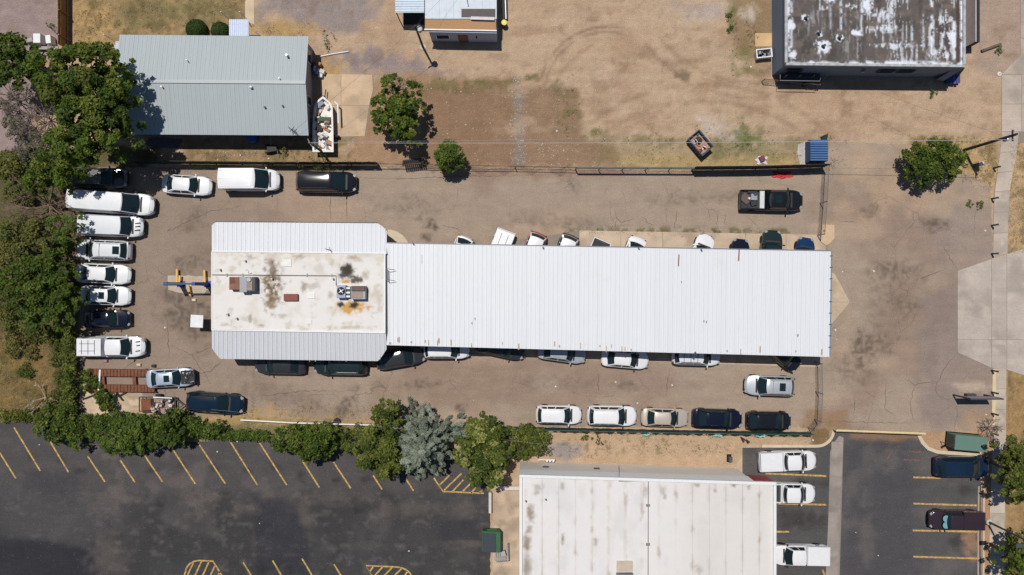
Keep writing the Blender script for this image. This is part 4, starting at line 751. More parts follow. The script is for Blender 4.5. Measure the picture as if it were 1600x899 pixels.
# ------------------------------------------------------------------ vehicles
def paint_mat(name, col, rough=.35, metal=0.0, dirt=None):
    if dirt is None: dirt = .1 if max(col) > .2 else .012
    rough = min(rough, .13) if max(col) < .2 and dirt < .3 else rough
    return simple('paint_' + name, col, rough, metal, var=.05, vscale=1.5, coat=.6 if max(col) > .2 else .3, dirt=(.30, .25, .20), dirtamt=dirt)
PAINT = dict(white=paint_mat('white', (.74, .75, .77)), white2=paint_mat('white2', (.66, .69, .72)), silver=paint_mat('silver', (.46, .49, .53), .35, .3), ice=paint_mat('ice', (.42, .49, .58), .35, .2),
             beige=paint_mat('beige', (.50, .44, .37), .38, .2), navy=paint_mat('navy', (.006, .009, .022), .3), black=paint_mat('black', (.010, .011, .014), .3), charcoal=paint_mat('charcoal', (.045, .05, .055), .35, .3),
             dkgreen=paint_mat('dkgreen', (.014, .026, .027), .3), blue=paint_mat('blue', (.008, .022, .052), .3), teal=paint_mat('teal', (.005, .017, .034), .3), maroon=paint_mat('maroon', (.034, .022, .031), .38), red=paint_mat('red', (.30, .02, .03), .35), dirty=paint_mat('dirty', (.12, .125, .13), .6, .1, .6), royal=paint_mat('royal', (.008, .034, .10), .28))
m_, nt, b = mat_nodes('car_glass'); b.inputs['Base Color'].default_value = (.010, .022, .026, 1); b.inputs['Roughness'].default_value = .06; b.inputs['Specular IOR Level'].default_value = .5; MATS['car_glass'] = m_
CGL = m_; TRIM = simple('car_trim', (.012, .012, .013), .6); LENS = simple('lamp_lens', (.30, .31, .33), .15, var=.05, coat=.5); REDL = simple('tail_lens', (.16, .010, .012), .2, coat=.5); TYRE = simple('tyre', (.02, .02, .02), .9); RIM = simple('rim', (.42, .43, .45), .35, metal=.7); INTD = simple('bed_liner', (.03, .031, .033), .8, var=.3)
SPEC = dict(
    sedan=dict(L=4.75, W=1.83, H=1.45, ws=(.25, .40), rw=(.73, .89), belt=.95, hood=(.66, .90), trunk=(.98, .90), tw=.64, wins=((.05, .47), (.52, .90))),
    hatch=dict(L=4.3, W=1.78, H=1.50, ws=(.22, .40), rw=(.80, .955), belt=.97, hood=(.68, .92), trunk=(.98, .9), tw=.66, wins=((.05, .45), (.5, .88))),
    suv=dict(L=4.65, W=1.88, H=1.72, ws=(.23, .39), rw=(.88, .965), belt=1.07, hood=(.82, 1.02), trunk=(1.07, 1.0), tw=.70, wins=((.05, .40), (.44, .72), (.76, .95))),
    minivan=dict(L=5.1, W=1.98, H=1.78, ws=(.16, .36), rw=(.92, .975), belt=1.05, hood=(.78, .98), trunk=(1.05, 1.0), tw=.74, wins=((.06, .36), (.40, .68), (.72, .95))),
    van=dict(L=5.6, W=2.0, H=2.1, ws=(.155, .28), rw=(.955, .985), belt=1.15, hood=(.9, 1.1), trunk=(1.1, 1.05), tw=.83, wins=((.05, .22),)),
    sprinter=dict(L=7.0, W=2.02, H=2.55, ws=(.15, .30), rw=(.965, .985), belt=1.2, hood=(.92, 1.12), trunk=(1.15, 1.1), tw=.82, wins=((.06, .20),)),
    pickup=dict(L=5.6, W=1.95, H=1.80, ws=(.20, .31), rw=(.545, .58), belt=1.10, hood=(.92, 1.08), trunk=(.74, .72), tw=.72, wins=((.06, .5), (.55, .94)), bed=.60),
    pickup_s=dict(L=5.4, W=1.88, H=1.72, ws=(.22, .34), rw=(.50, .54), belt=1.05, hood=(.86, 1.02), trunk=(.72, .7), tw=.70, wins=((.08, .92),), bed=.56),
    box=dict(L=5.7, W=2.08, H=2.3, ws=(.155, .36), rw=(.975, .985), belt=1.2, hood=(.92, 1.12), trunk=(1.15, 1.1), tw=.93, wins=((.05, .2),)))
TPL = {}
def car_parts(kind):
    if kind in TPL: return TPL[kind]
    s = SPEC[kind]; L_, W_, H_ = s['L'], s['W'], s['H']; hw = W_ / 2; X = lambda t: L_ / 2 - t * L_
    rw_ = .33 if W_ < 1.9 else .37; fa, ra = X(.185), X(.80); bed = s.get('bed')
    ws, rwn = s['ws'], s['rw']
    tk = [0, .02, .05, ws[0], ws[0] + .05, rwn[1] - .02, rwn[1] + .01, .98, 1.0]
    zk = [s['hood'][0] - .12, s['hood'][0] - .02, s['hood'][0] + .05, s['hood'][1], s['belt'], s['belt'], s['trunk'][0], s['trunk'][1], s['trunk'][1] - .15]
    if rwn[1] > .95: tk = tk[:5] + [.95, .97, .985, 1.0]; zk = zk[:5] + [s['belt'], s['belt'] - .02, s['belt'] - .15, s['belt'] - .28]
    if bed: tk = tk[:5] + [rwn[1] - .01, rwn[1] + .012, .985, 1.0]; zk = zk[:5] + [s['belt'], .74, .72, .6]
    zt = lambda t: float(np.interp(t, tk, zk))
    ts = sorted(set([0, .008, .02, .04, .065, .09] + [.12 + .03 * i for i in range(28)] + [.97, .985, .994, 1.0]))
    def hwid(t):
        df = t * L_; dr = (1 - t) * L_; k = 1.0
        if df < .9: k -= .26 * (1 - df / .9) ** 2.0
        if dr < .7: k -= .17 * (1 - dr / .7) ** 2.0
        return hw * k
    rows = []
    for t in ts:
        x = X(t); w = hwid(t); z = zt(t); zb = .24 + (.10 if t < .01 or t > .99 else 0)
        for c in (fa, ra):
            if abs(x - c) < rw_ + .06: zb = max(zb, rw_ + math.sqrt(max((rw_ + .07) ** 2 - (x - c) ** 2, 0)))
        zb = min(zb, z - .2); bow = (.16 if t < .3 else -.08 if t > .8 else 0) * (1 - min(t, 1 - t) / .3 if min(t, 1 - t) < .3 else 0)
        pr = [(.80, zb), (.985, zb + .02), (1.0, zb * .5 + z * .5), (.985, z - .09), (.94, z - .025), (.75, z + .005), (.4, z + .025), (0, z + .032)]
        half = [(x - bow * a * a, a * w, zz) for a, zz in pr]; rows.append(half + [(p[0], -p[1], p[2]) for p in reversed(half[:-1])])
    n = len(rows[0]); mb = MB(); mb.v = [p for r in rows for p in r]
    for i in range(len(rows) - 1):
        for j in range(n - 1): mb.f.append((i * n + j, i * n + j + 1, (i + 1) * n + j + 1, (i + 1) * n + j))
    mb.f.append(tuple(range(n))); mb.f.append(tuple((len(rows) - 1) * n + j for j in reversed(range(n))))
    parts = [('body', mb.mesh('body', 0, True, 35), 'paint', [])]
    # cabin
    zb_ = s['belt'] + .0; wb, wt = hw * .90, hw * s['tw']; H0 = H_ - .05
    def wsf(u, v):
        bo, to = .20, .10
        a = Vector((X(ws[0]) - bo * u * u, u * wb, s['hood'][1] + .02)); c = Vector((X(ws[1]) - to * u * u, u * wt, H0 - .03 * u * u)); p = a.lerp(c, v); p += Vector((.03, 0, .035)) * math.sin(math.pi * v); return p
    def rwf(u, v):
        bo, to = -.12, -.08
        zz = s['belt'] + .02 if not bed else .80
        a = Vector((X(rwn[1]) - bo * u * u, u * wb, zz)); c = Vector((X(rwn[0]) - to * u * u, u * wt, H0 - .03 * u * u)); p = a.lerp(c, v); p += Vector((-.02, 0, .02)) * math.sin(math.pi * v); return p
    def sdf(q, v, sg):
        a = wsf(sg, 0).lerp(rwf(sg, 0), q); c = wsf(sg, 1).lerp(rwf(sg, 1), q); a.z = max(a.z, zb_ - .04); p = a.lerp(c, v)
        p += Vector((0, sg * .035 * math.sin(math.pi * v), 0)); return p
    def grid(f, nu, nv, u0=0, u1=1, v0=0, v1=1, off=None):
        V_ = []
        for i in range(nu + 1):
            for j in range(nv + 1):
                u, v = u0 + (u1 - u0) * i / nu, v0 + (v1 - v0) * j / nv; p = f(u, v)
                if off:
                    e = .01; du = f(u + e, v) - f(u - e, v); dv = f(u, v + e) - f(u, v - e); nn = du.cross(dv)
                    if nn.length > 0: nn.normalize(); nn = nn if nn.dot(off) > 0 else -nn; p = p + nn * .012
                V_.append(p)
        return V_, [(i * (nv + 1) + j, (i + 1) * (nv + 1) + j, (i + 1) * (nv + 1) + j + 1, i * (nv + 1) + j + 1) for i in range(nu) for j in range(nv)]
    mb = MB()
    mb.add(*grid(wsf, 8, 4, -1, 1)); mb.add(*grid(rwf, 8, 4, -1, 1))
    for sg in (-1, 1): mb.add(*grid(lambda q, v: sdf(q, v, sg), 8, 4))
    def roof(u, q):
        p = wsf(u, 1).lerp(rwf(u, 1), q); p.z += .05 * (1 - u * u) ** .8 * (math.sin(math.pi * min(max(q, .0), 1)) ** .5 if 0 < q < 1 else 0); return p
    mb.add(*grid(roof, 8, 8, -1, 1))
    me = bpy.data.meshes.new('cabin'); me.from_pydata(mb.v, [], mb.f); bm = bmesh.new(); bm.from_mesh(me); bmesh.ops.remove_doubles(bm, verts=bm.verts, dist=.004); bmesh.ops.recalc_face_normals(bm, faces=bm.faces); bm.to_mesh(me); bm.free()
    for p in me.polygons: p.use_smooth = True
    me.set_sharp_from_angle(angle=R(38)); parts.append(('cabin', me, 'paint', []))
    def patch(name, f, u0, u1, v0, v1, off, nu=6, nv=3):
        V_, F_ = grid(f, nu, nv, u0, u1, v0, v1, off); me = bpy.data.meshes.new(name); me.from_pydata(V_, [], F_); bm = bmesh.new(); bm.from_mesh(me)
        bmesh.ops.recalc_face_normals(bm, faces=bm.faces)
        if sum((f_.normal.dot(off) for f_ in bm.faces)) < 0: bmesh.ops.reverse_faces(bm, faces=bm.faces)
        bm.to_mesh(me); bm.free(); [setattr(p, 'use_smooth', True) for p in me.polygons]; return me
    parts.append(('windshield', patch('windshield', wsf, -.93, .93, .05, .95, Vector((1, 0, .6))), 'glass', []))
    big = kind in ('van', 'sprinter', 'box')
    if not big: parts.append(('rear_window', patch('rear_window', rwf, -.88, .88, .12 if not bed else .35, .93, Vector((-1, 0, .5))), 'glass', []))
    for sg in (-1, 1):
        for q0, q1 in s['wins']: parts.append(('side_window', patch('side_window', lambda q, v: sdf(q, v, sg), q0, q1, .14, .90, Vector((0, sg, .3)), 4, 2), 'glass', []))
    # hood panel
    def hoodf(u, v):
        t = .045 + (ws[0] - .012 - .045) * v; x = X(t); w = hwid(t) * .84; bow = .16 * (1 - t / .3) if t < .3 else 0; a = u * .84
        return Vector((x - bow * a * a - .04 * u * u * v * 2, u * w, zt(t) + .032 - .03 * abs(a) ** 2 + .016))
    parts.append(('hood', patch('hood', hoodf, -1, 1, 0, 1, Vector((0, 0, 1)), 8, 6), 'paint', []))
    mb = MB(); mb.box((X(.004) - .02, 0, s['hood'][0] - .2), (.10, W_ * .5, .2)); parts.append(('grille', mb.mesh('grille', .02), 'trim', []))
    mb = MB(); mb.box((X(ws[0] - .006), 0, s['hood'][1] + .035), (.16, wb * 1.55, .03)); parts.append(('cowl', mb.mesh('cowl'), 'trim', []))
    for sg in (-1, 1):
        mb = MB(); c = (X(.036), sg * hw * .64, s['hood'][0] - .045); mb.box(c, (.30, .26, .13), sg * -.6); parts.append(('headlight', mb.mesh('headlight', .04, True), 'lens', []))
        mb = MB(); zz = (s['belt'] - .16) if not bed else .85; mb.box((X(.985) + (.045 if not bed else -.0), sg * hw * .74, zz), (.12, .2 if bed is None else .12, .2 if not bed else .3), sg * .3); parts.append(('taillight', mb.mesh('taillight', .03, True), 'tail', []))
        mb = MB(); mb.box((X(ws[0] + .055), sg * (hw + .06), s['belt'] + .06), (.12, .22, .15), sg * .25); parts.append(('side_mirror', mb.mesh('side_mirror', .03), 'paint2', []))
    for c in (fa, ra):
        for sg in (-1, 1):
            y = sg * (hw - .115)
            ty = MB().lathe((0, 0, 0), [(rw_ * .62, -.10), (rw_ * .95, -.11), (rw_, -.08), (rw_, .08), (rw_ * .95, .11), (rw_ * .62, .10)], 18, 'Y').mesh('tyre', 0, True)
            rm_ = MB().lathe((0, 0, 0), [(rw_ * .6, -.09), (rw_ * .6, .09), (rw_ * .3, .10), (rw_ * .2, .07)] if sg > 0 else [(rw_ * .2, -.07), (rw_ * .3, -.10), (rw_ * .6, -.09), (rw_ * .6, .09)], 14, 'Y').mesh('rim', 0, True)
            hb = MB().lathe((0, 0, 0), [(.07, -.1), (.07, .1)], 8, 'Y').mesh('wheel')
            parts.append(('wheel', hb, 'trim', [('tyre', ty, 'tyre'), ('rim', rm_, 'rim')], (c, y, rw_)))
    if bed:
        x0, x1 = X(bed), X(.985); mbd = MB(); zs = 1.12 if W_ > 1.9 else 1.04; yo = hw * .97
        for sg in (-1, 1): mbd.hull([(x1, sg * (yo - .10), .70), (x0, sg * (yo - .10), .70), (x0, sg * yo, .70), (x1, sg * (yo - .02), .70)], [(x1, sg * (yo - .12), zs), (x0, sg * (yo - .12), zs), (x0, sg * (yo - .025), zs), (x1, sg * (yo - .045), zs)])
        mbd.box((x1 - .035, 0, .70 + (zs - .70) / 2), (.07, yo * 2 - .1, zs - .70)); mbd.box((x0 - .03, 0, .70 + (zs - .72) / 2), (.06, yo * 2 - .21, zs - .72)); parts.append(('bed', mbd.mesh('bed', .012), 'paint', []))
        fl = MB().box(((x0 + x1) / 2, 0, .80), (x0 - x1 - .14, yo * 2 - .24, .03))
        for a in (-1, 1): fl.box(((ra), a * (yo - .24), .90), (.85, .2, .2))
        parts.append(('bed_floor', fl.mesh('bed_floor'), 'liner', []))
        s['bx'] = (x0, x1, yo, zs)
    s['roofz'] = H_; s['x'] = X
    TPL[kind] = parts; return parts
CARS = []
def car(kind, px, py, ang, lpx, paint, label, cat=None, name=None, end=None, width=None, **kw):
    s = SPEC[kind]; parts = car_parts(kind); tl = lpx / 16 * (1 - .9 / CAM_H); k = tl / s['L']
    p = G(px, py, .9); p.z = 0.03 if kw.get('slab') else .02
    if end:      # px,py is the visible end; the car runs from there along ang_in
        a = R(end); p = p + Vector((math.cos(a), -math.sin(a), 0)) * tl / 2
    cat = cat or dict(sedan='car', hatch='car', suv='car', minivan='van', van='van', sprinter='van', box='van', pickup='pickup', pickup_s='pickup')[kind]
    name = name or dict(sedan='sedan', hatch='hatchback', suv='sport_utility_car', minivan='minivan', van='cargo_van', sprinter='passenger_van', box='delivery_van', pickup='pickup_truck', pickup_s='pickup_truck')[kind]
    root = thing(name, label, cat, p, -R(ang)); ky = width or min(max(k, .94), 1.04); root.scale = (k, ky, kw.get('kz', 1.0))
    pm = PAINT[paint]; hoodm = PAINT[kw['hood']] if kw.get('hood') else pm; roofm = PAINT[kw['roof']] if kw.get('roof') else pm
    mm = dict(paint=pm, glass=CGL, trim=TRIM, lens=LENS, tail=REDL, tyre=TYRE, rim=RIM, liner=INTD, paint2=pm if kw.get('mirrors', True) and paint not in ('white',) or random.random() < .5 else TRIM)
    for t in parts:
        nm, me, mk, ch = t[:4]
        if nm == 'hood' and kw.get('nohood'): continue
        m = mm[mk]
        if nm == 'hood': m = kw.get('hoodmat', hoodm)
        if nm == 'cabin': m = kw.get('roofmat', roofm)
        o = link(nm, me, root, m, t[4] if len(t) > 4 else None)
        for c in ch: link(c[0], c[1], o, mm[c[2]])
    X_ = s['x']; H_ = s['H']
    if kw.get('rails'):
        for sg in (-1, 1):
            y = sg * s['W'] / 2 * (s['tw'] - .07); x0, x1 = X_(s['ws'][1] + .06), X_(s['rw'][0] - .03)
            MB().tube([(x0, y, H_ - .06), (x0 - .12, y, H_ + .02), (x1 + .12, y, H_ + .02), (x1, y, H_ - .06)], .025, 6).build('roof_rail', kw.get('railm', galv), root)
        if kw['rails'] > 1:
            for q in np.linspace(.15, .85, kw['rails'] - 1): MB().tube([(x0 + (x1 - x0) * q, -y, H_ + .03), (x0 + (x1 - x0) * q, y, H_ + .03)], .022, 6).build('cross_bar', kw.get('railm', galv), root)
    if kw.get('sunroof'):
        q = kw['sunroof']; x = X_(s['ws'][1]) + (X_(s['rw'][0]) - X_(s['ws'][1])) * q; MB().box((x, 0, H_ - .005), (.55, s['W'] * s['tw'] * .55, .05)).build('sunroof', CGL, root, bevel=.02)
    if kw.get('roofribs'):
        x0, x1 = X_(s['ws'][1] + .05), X_(s['rw'][0] - .02)
        for y in np.linspace(-.62, .62, kw['roofribs']) * s['W'] * s['tw'] / 2 * 1.3: MB().box(((x0 + x1) / 2, y, H_ - .008 - .03 * (y / (s['W'] * s['tw'] / 2)) ** 2), (abs(x0 - x1), .05, .03)).build('roof_rib', kw.get('ribm', roofm), root)
    if kw.get('topper'):
        x0, x1, yo, zs = s['bx']; tz = kw['topper']; tm = kw.get('topm', pm)
        t_ = MB().hull([(x1 + .02, -yo + .03, zs + .012), (x0 - .02, -yo + .03, zs + .012), (x0 - .02, yo - .03, zs + .012), (x1 + .02, yo - .03, zs + .012)], [(x1 + .02 + tz * .15, -yo + .03 + tz * .22, zs + tz), (x0 - .02, -yo + .03 + tz * .22, zs + tz), (x0 - .02, yo - .03 - tz * .22, zs + tz), (x1 + .02 + tz * .15, yo - .03 - tz * .22, zs + tz)]).build('bed_cover', tm, root, bevel=.03)
        if kw.get('topbars'):
            for q in np.linspace(.25, .75, kw['topbars']): MB().box((x0 + (x1 - x0) * q, 0, zs + tz + .015), (.035, yo * 1.4, .03)).build('rack_bar', TRIM, t_)
            for sg in (-1, 1): MB().box(((x0 + x1) / 2 - .1, sg * yo * .35, zs + tz + .032), (abs(x0 - x1) * .6, .03, .03)).build('rack_bar', TRIM, t_)
    if kw.get('stripe'):
        for yy in kw['stripe']: MB().box((X_(s['ws'][0] * .55), yy, s['hood'][1] - .02), (.5, .1, .04), .2).build('hood_vent', TRIM, root)
    if kw.get('shade'): # folded reflective sun shade inside the windscreen
        for sg in (-1, 1): MB().lathe((X_((s['ws'][0] + s['ws'][1]) / 2) + .06, sg * .33, (s['hood'][1] + H_) / 2 + .06), [(.34, 0), (.34, .012)], 16).build('sun_shade', simple('sun_shade', S(116, 160, 164), .4), root, rot=None)
    CARS.append((root, s)); return root
# column on the left
car('suv', 154, 278, 1, 88, 'dirty', 'dusty dark grey car under tree shade at the top of the left row', hood='charcoal')
car('sprinter', 177, 317, 4, 128, 'white', 'very long white passenger van dappled by tree shade in the left row')
car('van', 174, 353, 2, 99, 'white2', 'white cargo van with curved marks on its hood in the left row', stripe=(-.35, .0, .3), kz=.92)
car('suv', 161, 391, 182, 86, 'white2', 'white car with cream roof rails parked nose to the trees', rails=2, sunroof=.85)
car('sedan', 160, 428, 3, 86, 'white', 'plain white sedan in the left row above the one with a sunroof')
car('sedan', 164, 462, 2, 78, 'white', 'white sedan with black sunroof in the left row', sunroof=.35)
car('sedan', 166, 499, -1, 71, 'navy', 'dark navy sedan in the left row under the tree edge')
car('pickup', 175, 542, 0, 104, 'white', 'white pickup with ladder rack on its bed cover and peeling hood', topper=.55, topbars=3, stripe=(-.4, .1, .45))
w = car('sedan', 265, 591, -3, 75, 'ice', 'pale blue sedan with missing hood and exposed engine on the ramp', sunroof=.35, nohood=True)
for k in range(26):
    rs = random.Random(k); MB().box((1.35 + rs.uniform(-.05, .95), rs.uniform(-.65, .65), .93 + rs.uniform(0, .06)), (rs.uniform(.08, .4), rs.uniform(.08, .3), .14), rs.uniform(0, 3)).build('engine_piece', rs.choice([TRIM, TRIM, grey_steel, galv, blackm]), w, bevel=.02)
MB().box((1.85, 0, .90), (1.25, 1.35, .04)).build('engine_bay', TRIM, w)
car('suv', 335, 630, 4, 90, 'teal', 'dark blue sport utility car beside the junk trailer', rails=1, railm=TRIM, kz=1.02)
# upper row
car('sedan', 291, 289, 4, 78, 'white', 'white sedan parked alone left of the white delivery van')
car('box', 391, 281.5, 0, 92, 'white', 'white delivery van with plain square roof by the overgrown fence', kz=.95, roofribs=3)
car('minivan', 509, 284.5, 1, 95, 'black', 'black minivan with roof rails by the overgrown fence', rails=1, railm=TRIM)
car('pickup', 1205, 313, 1, 99, 'black', 'black pickup with pale toolbox and load in its bed', sunroof=.5)
r_ = CARS[-1][0]; bx = SPEC['pickup']['bx']
MB().box((bx[0] - .32, 0, 1.02), (.42, 1.62, .3)).build('tool_box', simple('diamond_plate', (.6, .62, .63), .4, metal=.4), r_, bevel=.02)
for q, (x, y, sx, sy, sz, c) in enumerate([(-1.0, .25, .55, .6, .25, (150, 156, 160)), (-1.05, -.35, .5, .45, .3, (40, 42, 46)), (-.9, .5, .3, .25, .35, (60, 64, 70)), (-1.7, .1, .8, .9, .12, (92, 80, 70)), (-1.45, .1, .2, .2, .35, (214, 208, 196))]): MB().box((bx[0] + x, y, .84 + sz / 2), (sx, sy, sz), .3 * q).build('cargo_item', simple('cargo%d' % q, S(*c), .7), r_, bevel=.02)
# tails and noses sticking out north of the carport
car('hatch', 728.5, 370, 111, 70, 'white', 'white hatchback tail peeking out, leftmost under the carport top edge', end=111, slab=1)
car('pickup', 792, 360.5, 111, 92, 'white2', 'silver white pickup with white bed cover backed out of the carport', end=111, slab=1, topper=.1, topbars=1, topm=PAINT['white'])
car('suv', 843, 364, 111, 76, 'red', 'red car with white tailgate and roof backed out of the carport', end=111, slab=1, roof='white')
car('suv', 893, 367, 111, 76, 'charcoal', 'dark car with white roof backed out of the carport', end=111, slab=1, roof='white')
car('pickup_s', 942, 376, 113, 90, 'white2', 'pickup tail with open bed barely showing past the carport edge', end=113, slab=1)
car('sedan', 999, 371, 111, 76, 'white', 'white car end without windows showing right of the pickup tail', end=111, slab=1)
car('sedan', 1107, 366.5, -69, 78, 'white', 'white car nose with windshield edge showing under the carport', end=111, slab=1)
car('sedan', 1159, 373.5, -84, 76, 'navy', 'navy car nose just showing left of the dark green one', end=96, slab=1)
car('suv', 1208, 360, -86, 80, 'dkgreen', 'blackish green sport utility car nosing farthest out of the carport', end=94, slab=1)
car('hatch', 1262, 371.5, -80, 70, 'royal', 'blue car nose with bright headlights at the carport corner', end=100, slab=1)
# south side of shop and carport
car('sedan', 437, 570, 181, 80, 'charcoal', 'dark grey sedan facing left beneath the shop skirt roof')
car('suv', 532, 571, 181, 84, 'dkgreen', 'blackish green car with silver roof rails beneath the shop skirt roof', rails=1, kz=.95)
car('hatch', 624.5, 559, -10, 77, 'charcoal', 'charcoal hatchback parked askew in the corner between shop and carport', width=1.04)
car('suv', 697.5, 546.5, 0, 72, 'white', 'white sport utility car half under the carport beside the askew hatchback', rails=1)
car('sedan', 781, 543, 12, 78, 'charcoal', 'dark grey car mostly hidden below the carport, nose turned out', slab=1)
car('sedan', 878, 551, 8, 76, 'silver', 'silver sedan half under the carport with its nose turned out', slab=1)
car('sedan', 977, 561, 5, 75, 'white', 'white sedan with dark rear window angled out of the carport')
car('suv', 1088, 556, 1.5, 76, 'white2', 'white car with black roof rack bars half under the carport', rails=4, railm=TRIM)
car('suv', 1222, 553, 40, 68, 'black', 'black car corner poking from the carport shadow near the gate', slab=1)
# south row
car('suv', 1203, 603, 182, 79, 'silver', 'silver sport utility car with sunroof and rails facing left', rails=2, sunroof=.62)
car('suv', 873, 648.5, 1, 72, 'white', 'small white sport utility car, leftmost along the green fence', rails=1, railm=PAINT['white'], kz=.96)
car('suv', 956, 650, 1, 78, 'white', 'larger white sport utility car second along the green fence', rails=1)
car('sedan', 1039, 653, 2, 75, 'beige', 'beige sedan along the green fence between white and black cars')
car('sedan', 1121, 655, 2, 79, 'navy', 'blackish blue sedan along the green fence right of the beige one')
car('hatch', 1202, 658.5, 1, 71, 'black', 'black hatchback with red tail lamps, rightmost along the green fence')
# lower right lot
car('pickup', 1230.5, 721, -2, 90, 'white', 'white pickup with white bed cover in the stall nearest the curb', topper=.12)
car('pickup', 1229, 771, 1, 90, 'white', 'white pickup with open bed partly hidden by the white roof edge')
car('pickup', 1251, 868, 181, 90, 'white', 'white pickup facing the white roofed building at the bottom', topper=.1)
car('suv', 1504, 730.5, 0.5, 87, 'blue', 'dark blue sport utility car with black rear end beside the green cabinet', rails=1, railm=TRIM, roofribs=4)
car('pickup', 1495, 813.5, 181, 86, 'maroon', 'dull purple pickup with turquoise sun shade in its windshield', shade=1, topper=.08, kz=.98)
# ------------------------------------------------------------------ yard objects
def at(px, py, h=0.0):
    return G(px, py, 0) + Vector((0, 0, h))
blue_p = simple('lift_blue', S(28, 66, 140), .45, var=.15); yellow_p = simple('lift_yellow', S(222, 172, 70), .5, var=.15)
lift = thing('car_lift', 'outdoor two post car lift in blue with yellow arms beside the shop', 'car lift', at(304, 444))
for x in (283, 325):
    MB().box(at(x, 444, 1.75), (.36, .32, 3.5)).build('post', blue_p, lift, bevel=.03); MB().box(at(x, 444, .04), (.8, .6, .06)).build('base_plate', blue_p, lift); MB().box(at(x + (3 if x < 300 else -3), 444, .7), (.25, .36, .7)).build('carriage', simple('lift_dark', (.02, .03, .07), .5), lift)
MB().box(at(304, 444, 3.42), (2.75, .16, .2)).build('cross_beam', simple('beam_blue', S(34, 70, 96), .5), lift)
for x, y0, y1, r_ in ((280, 443, 421, -.05), (283, 442, 431, .1), (323, 442, 422, -.1), (297, 446, 462, .3)):
    a, b_ = at(x, y0, .45), at(x + r_ * 10, y1, .42); beam(MB(), a, b_, .17, .14).build('swing_arm', yellow_p, lift)
rel(lift)
tag(MB().box(at(318, 501, 1.6), (1.15, 1.2, .04), -.06, .04, .12).build('plywood_sheet', simple('white_panel', (.72, .73, .75), .6), None), 'square white panel sheltering the wall beside the car lift', 'panel')
# ramp of steel treads
ramp = thing('vehicle_ramp', 'rusty steel double track vehicle ramp in the lower left corner', 'ramp', at(188, 594))
for y in (581.5, 605.5):
    for k in range(20):
        x = 142 + k * 5.3; MB().box(at(x, y + .012 * (x - 142), .42 + .004 * k), (.285, .64 if k % 3 else .70, .05), random.uniform(-.02, .02)).build('tread', rustm, ramp)
    for dy in (-5.2, 5.2): beam(MB(), at(139, y + dy, .33), at(247, y + dy + 1.3, .36), .08, .14).build('rail', simple('rust_dark', S(96, 60, 44), .9, var=.4), ramp)
for x in (163, 212): beam(MB(), at(x, 588, .30), at(x + 1, 601, .30), .35, .1).build('cross_member', rustm, ramp)
for x in (145, 180, 230):
    for y in (577, 611): MB().box(at(x, y, .15), (.1, .1, .3)).build('leg', rustm, ramp)
rel(ramp)
tag(MB().box(at(160, 593, .52), (.16, 2.0, .12), -.07).build('white_beam', simple('white_beam', (.75, .74, .72), .7), None), 'short white beam lying across the rusty ramp tracks', 'beam')
for k, (x, y, a, l) in enumerate(((192, 616, .5, 1.0), (188, 619, -.9, 1.1), (143, 619, .35, 1.5))):
    tag(MB().box(at(x, y, .18), (l, .12, .1), a).build('steel_bar', simple('bar_dark', (.03, .025, .022), .8), None), ('short dark steel bar below the ramp, tilted up', 'dark steel bar below the ramp, tilted down', 'dark steel bar at the far left end of the ramp')[k], 'bar')
# junk trailer
jt = thing('junk_trailer', 'open utility trailer heaped with rusty scrap beside the dark blue car', 'trailer', at(250, 631))
fm = simple('trailer_frame', (.05, .05, .055), .7); z = .55
for y in (619.5, 642): beam(MB(), at(222, y, z), at(278, y, z), .08, .12).build('side_rail', fm, jt)
for x in (222, 278, 233): beam(MB(), at(x, 619.5, z), at(x, 642, z), .08, .1).build('cross_rail', fm, jt)
MB().box(at(252, 631, .5), (3.0, 1.35, .05)).build('deck', simple('deck_wood', S(150, 130, 112), .9, var=.3), jt); beam(MB(), at(278, 622, .5), at(290, 632, .5), .08, .1).build('tongue', fm, jt); beam(MB(), at(278, 640, .5), at(290, 632, .5), .08, .1).build('tongue', fm, jt)
for y in (617, 645): MB().lathe(at(251, y, .33), [(.2, -.1), (.33, -.09), (.33, .09), (.2, .1)], 16, 'Y').build('wheel', TYRE, jt, smooth=True)
MB().hull([at(226, 622, .6), at(244, 621, .6), at(245, 641, .6), at(226, 641, .6)], [at(226.5, 622.5, .85), at(242, 622, .95), at(243, 639, .9), at(227, 640, .8)]).build('rusty_sheet', rustm, jt, bevel=.03)
for k in range(34):
    rs = random.Random(k + 50); MB().box(at(rs.uniform(243, 274), rs.uniform(621, 641), .62 + rs.uniform(0, .3)), (rs.uniform(.1, .5), rs.uniform(.08, .35), rs.uniform(.05, .25)), rs.uniform(0, 3), rs.uniform(-.3, .3)).build('scrap_piece', simple('scrap%d' % (k % 6), (S(206, 196, 190), S(120, 92, 74), S(60, 52, 52), S(168, 140, 130), S(90, 74, 90), S(190, 170, 150))[k % 6], .8, var=.3), jt)
MB().lathe(at(262, 640, .8), [(.12, -.05), (.3, -.06), (.32, 0), (.3, .06), (.12, .05)], 16).build('scrap_wheel', simple('pink_rim', S(170, 130, 124), .8), jt, smooth=True)
beam(MB(), at(247, 618.5, 1.0), at(276, 620, 1.0), .1, .08).build('white_pole', white_trim, jt); rel(jt)
tag(beam(MB(), at(222, 649, .5), at(245, 650, .5), .14, .1).build('white_board', white_trim, None), 'short white board on the hedge below the junk trailer', 'board')
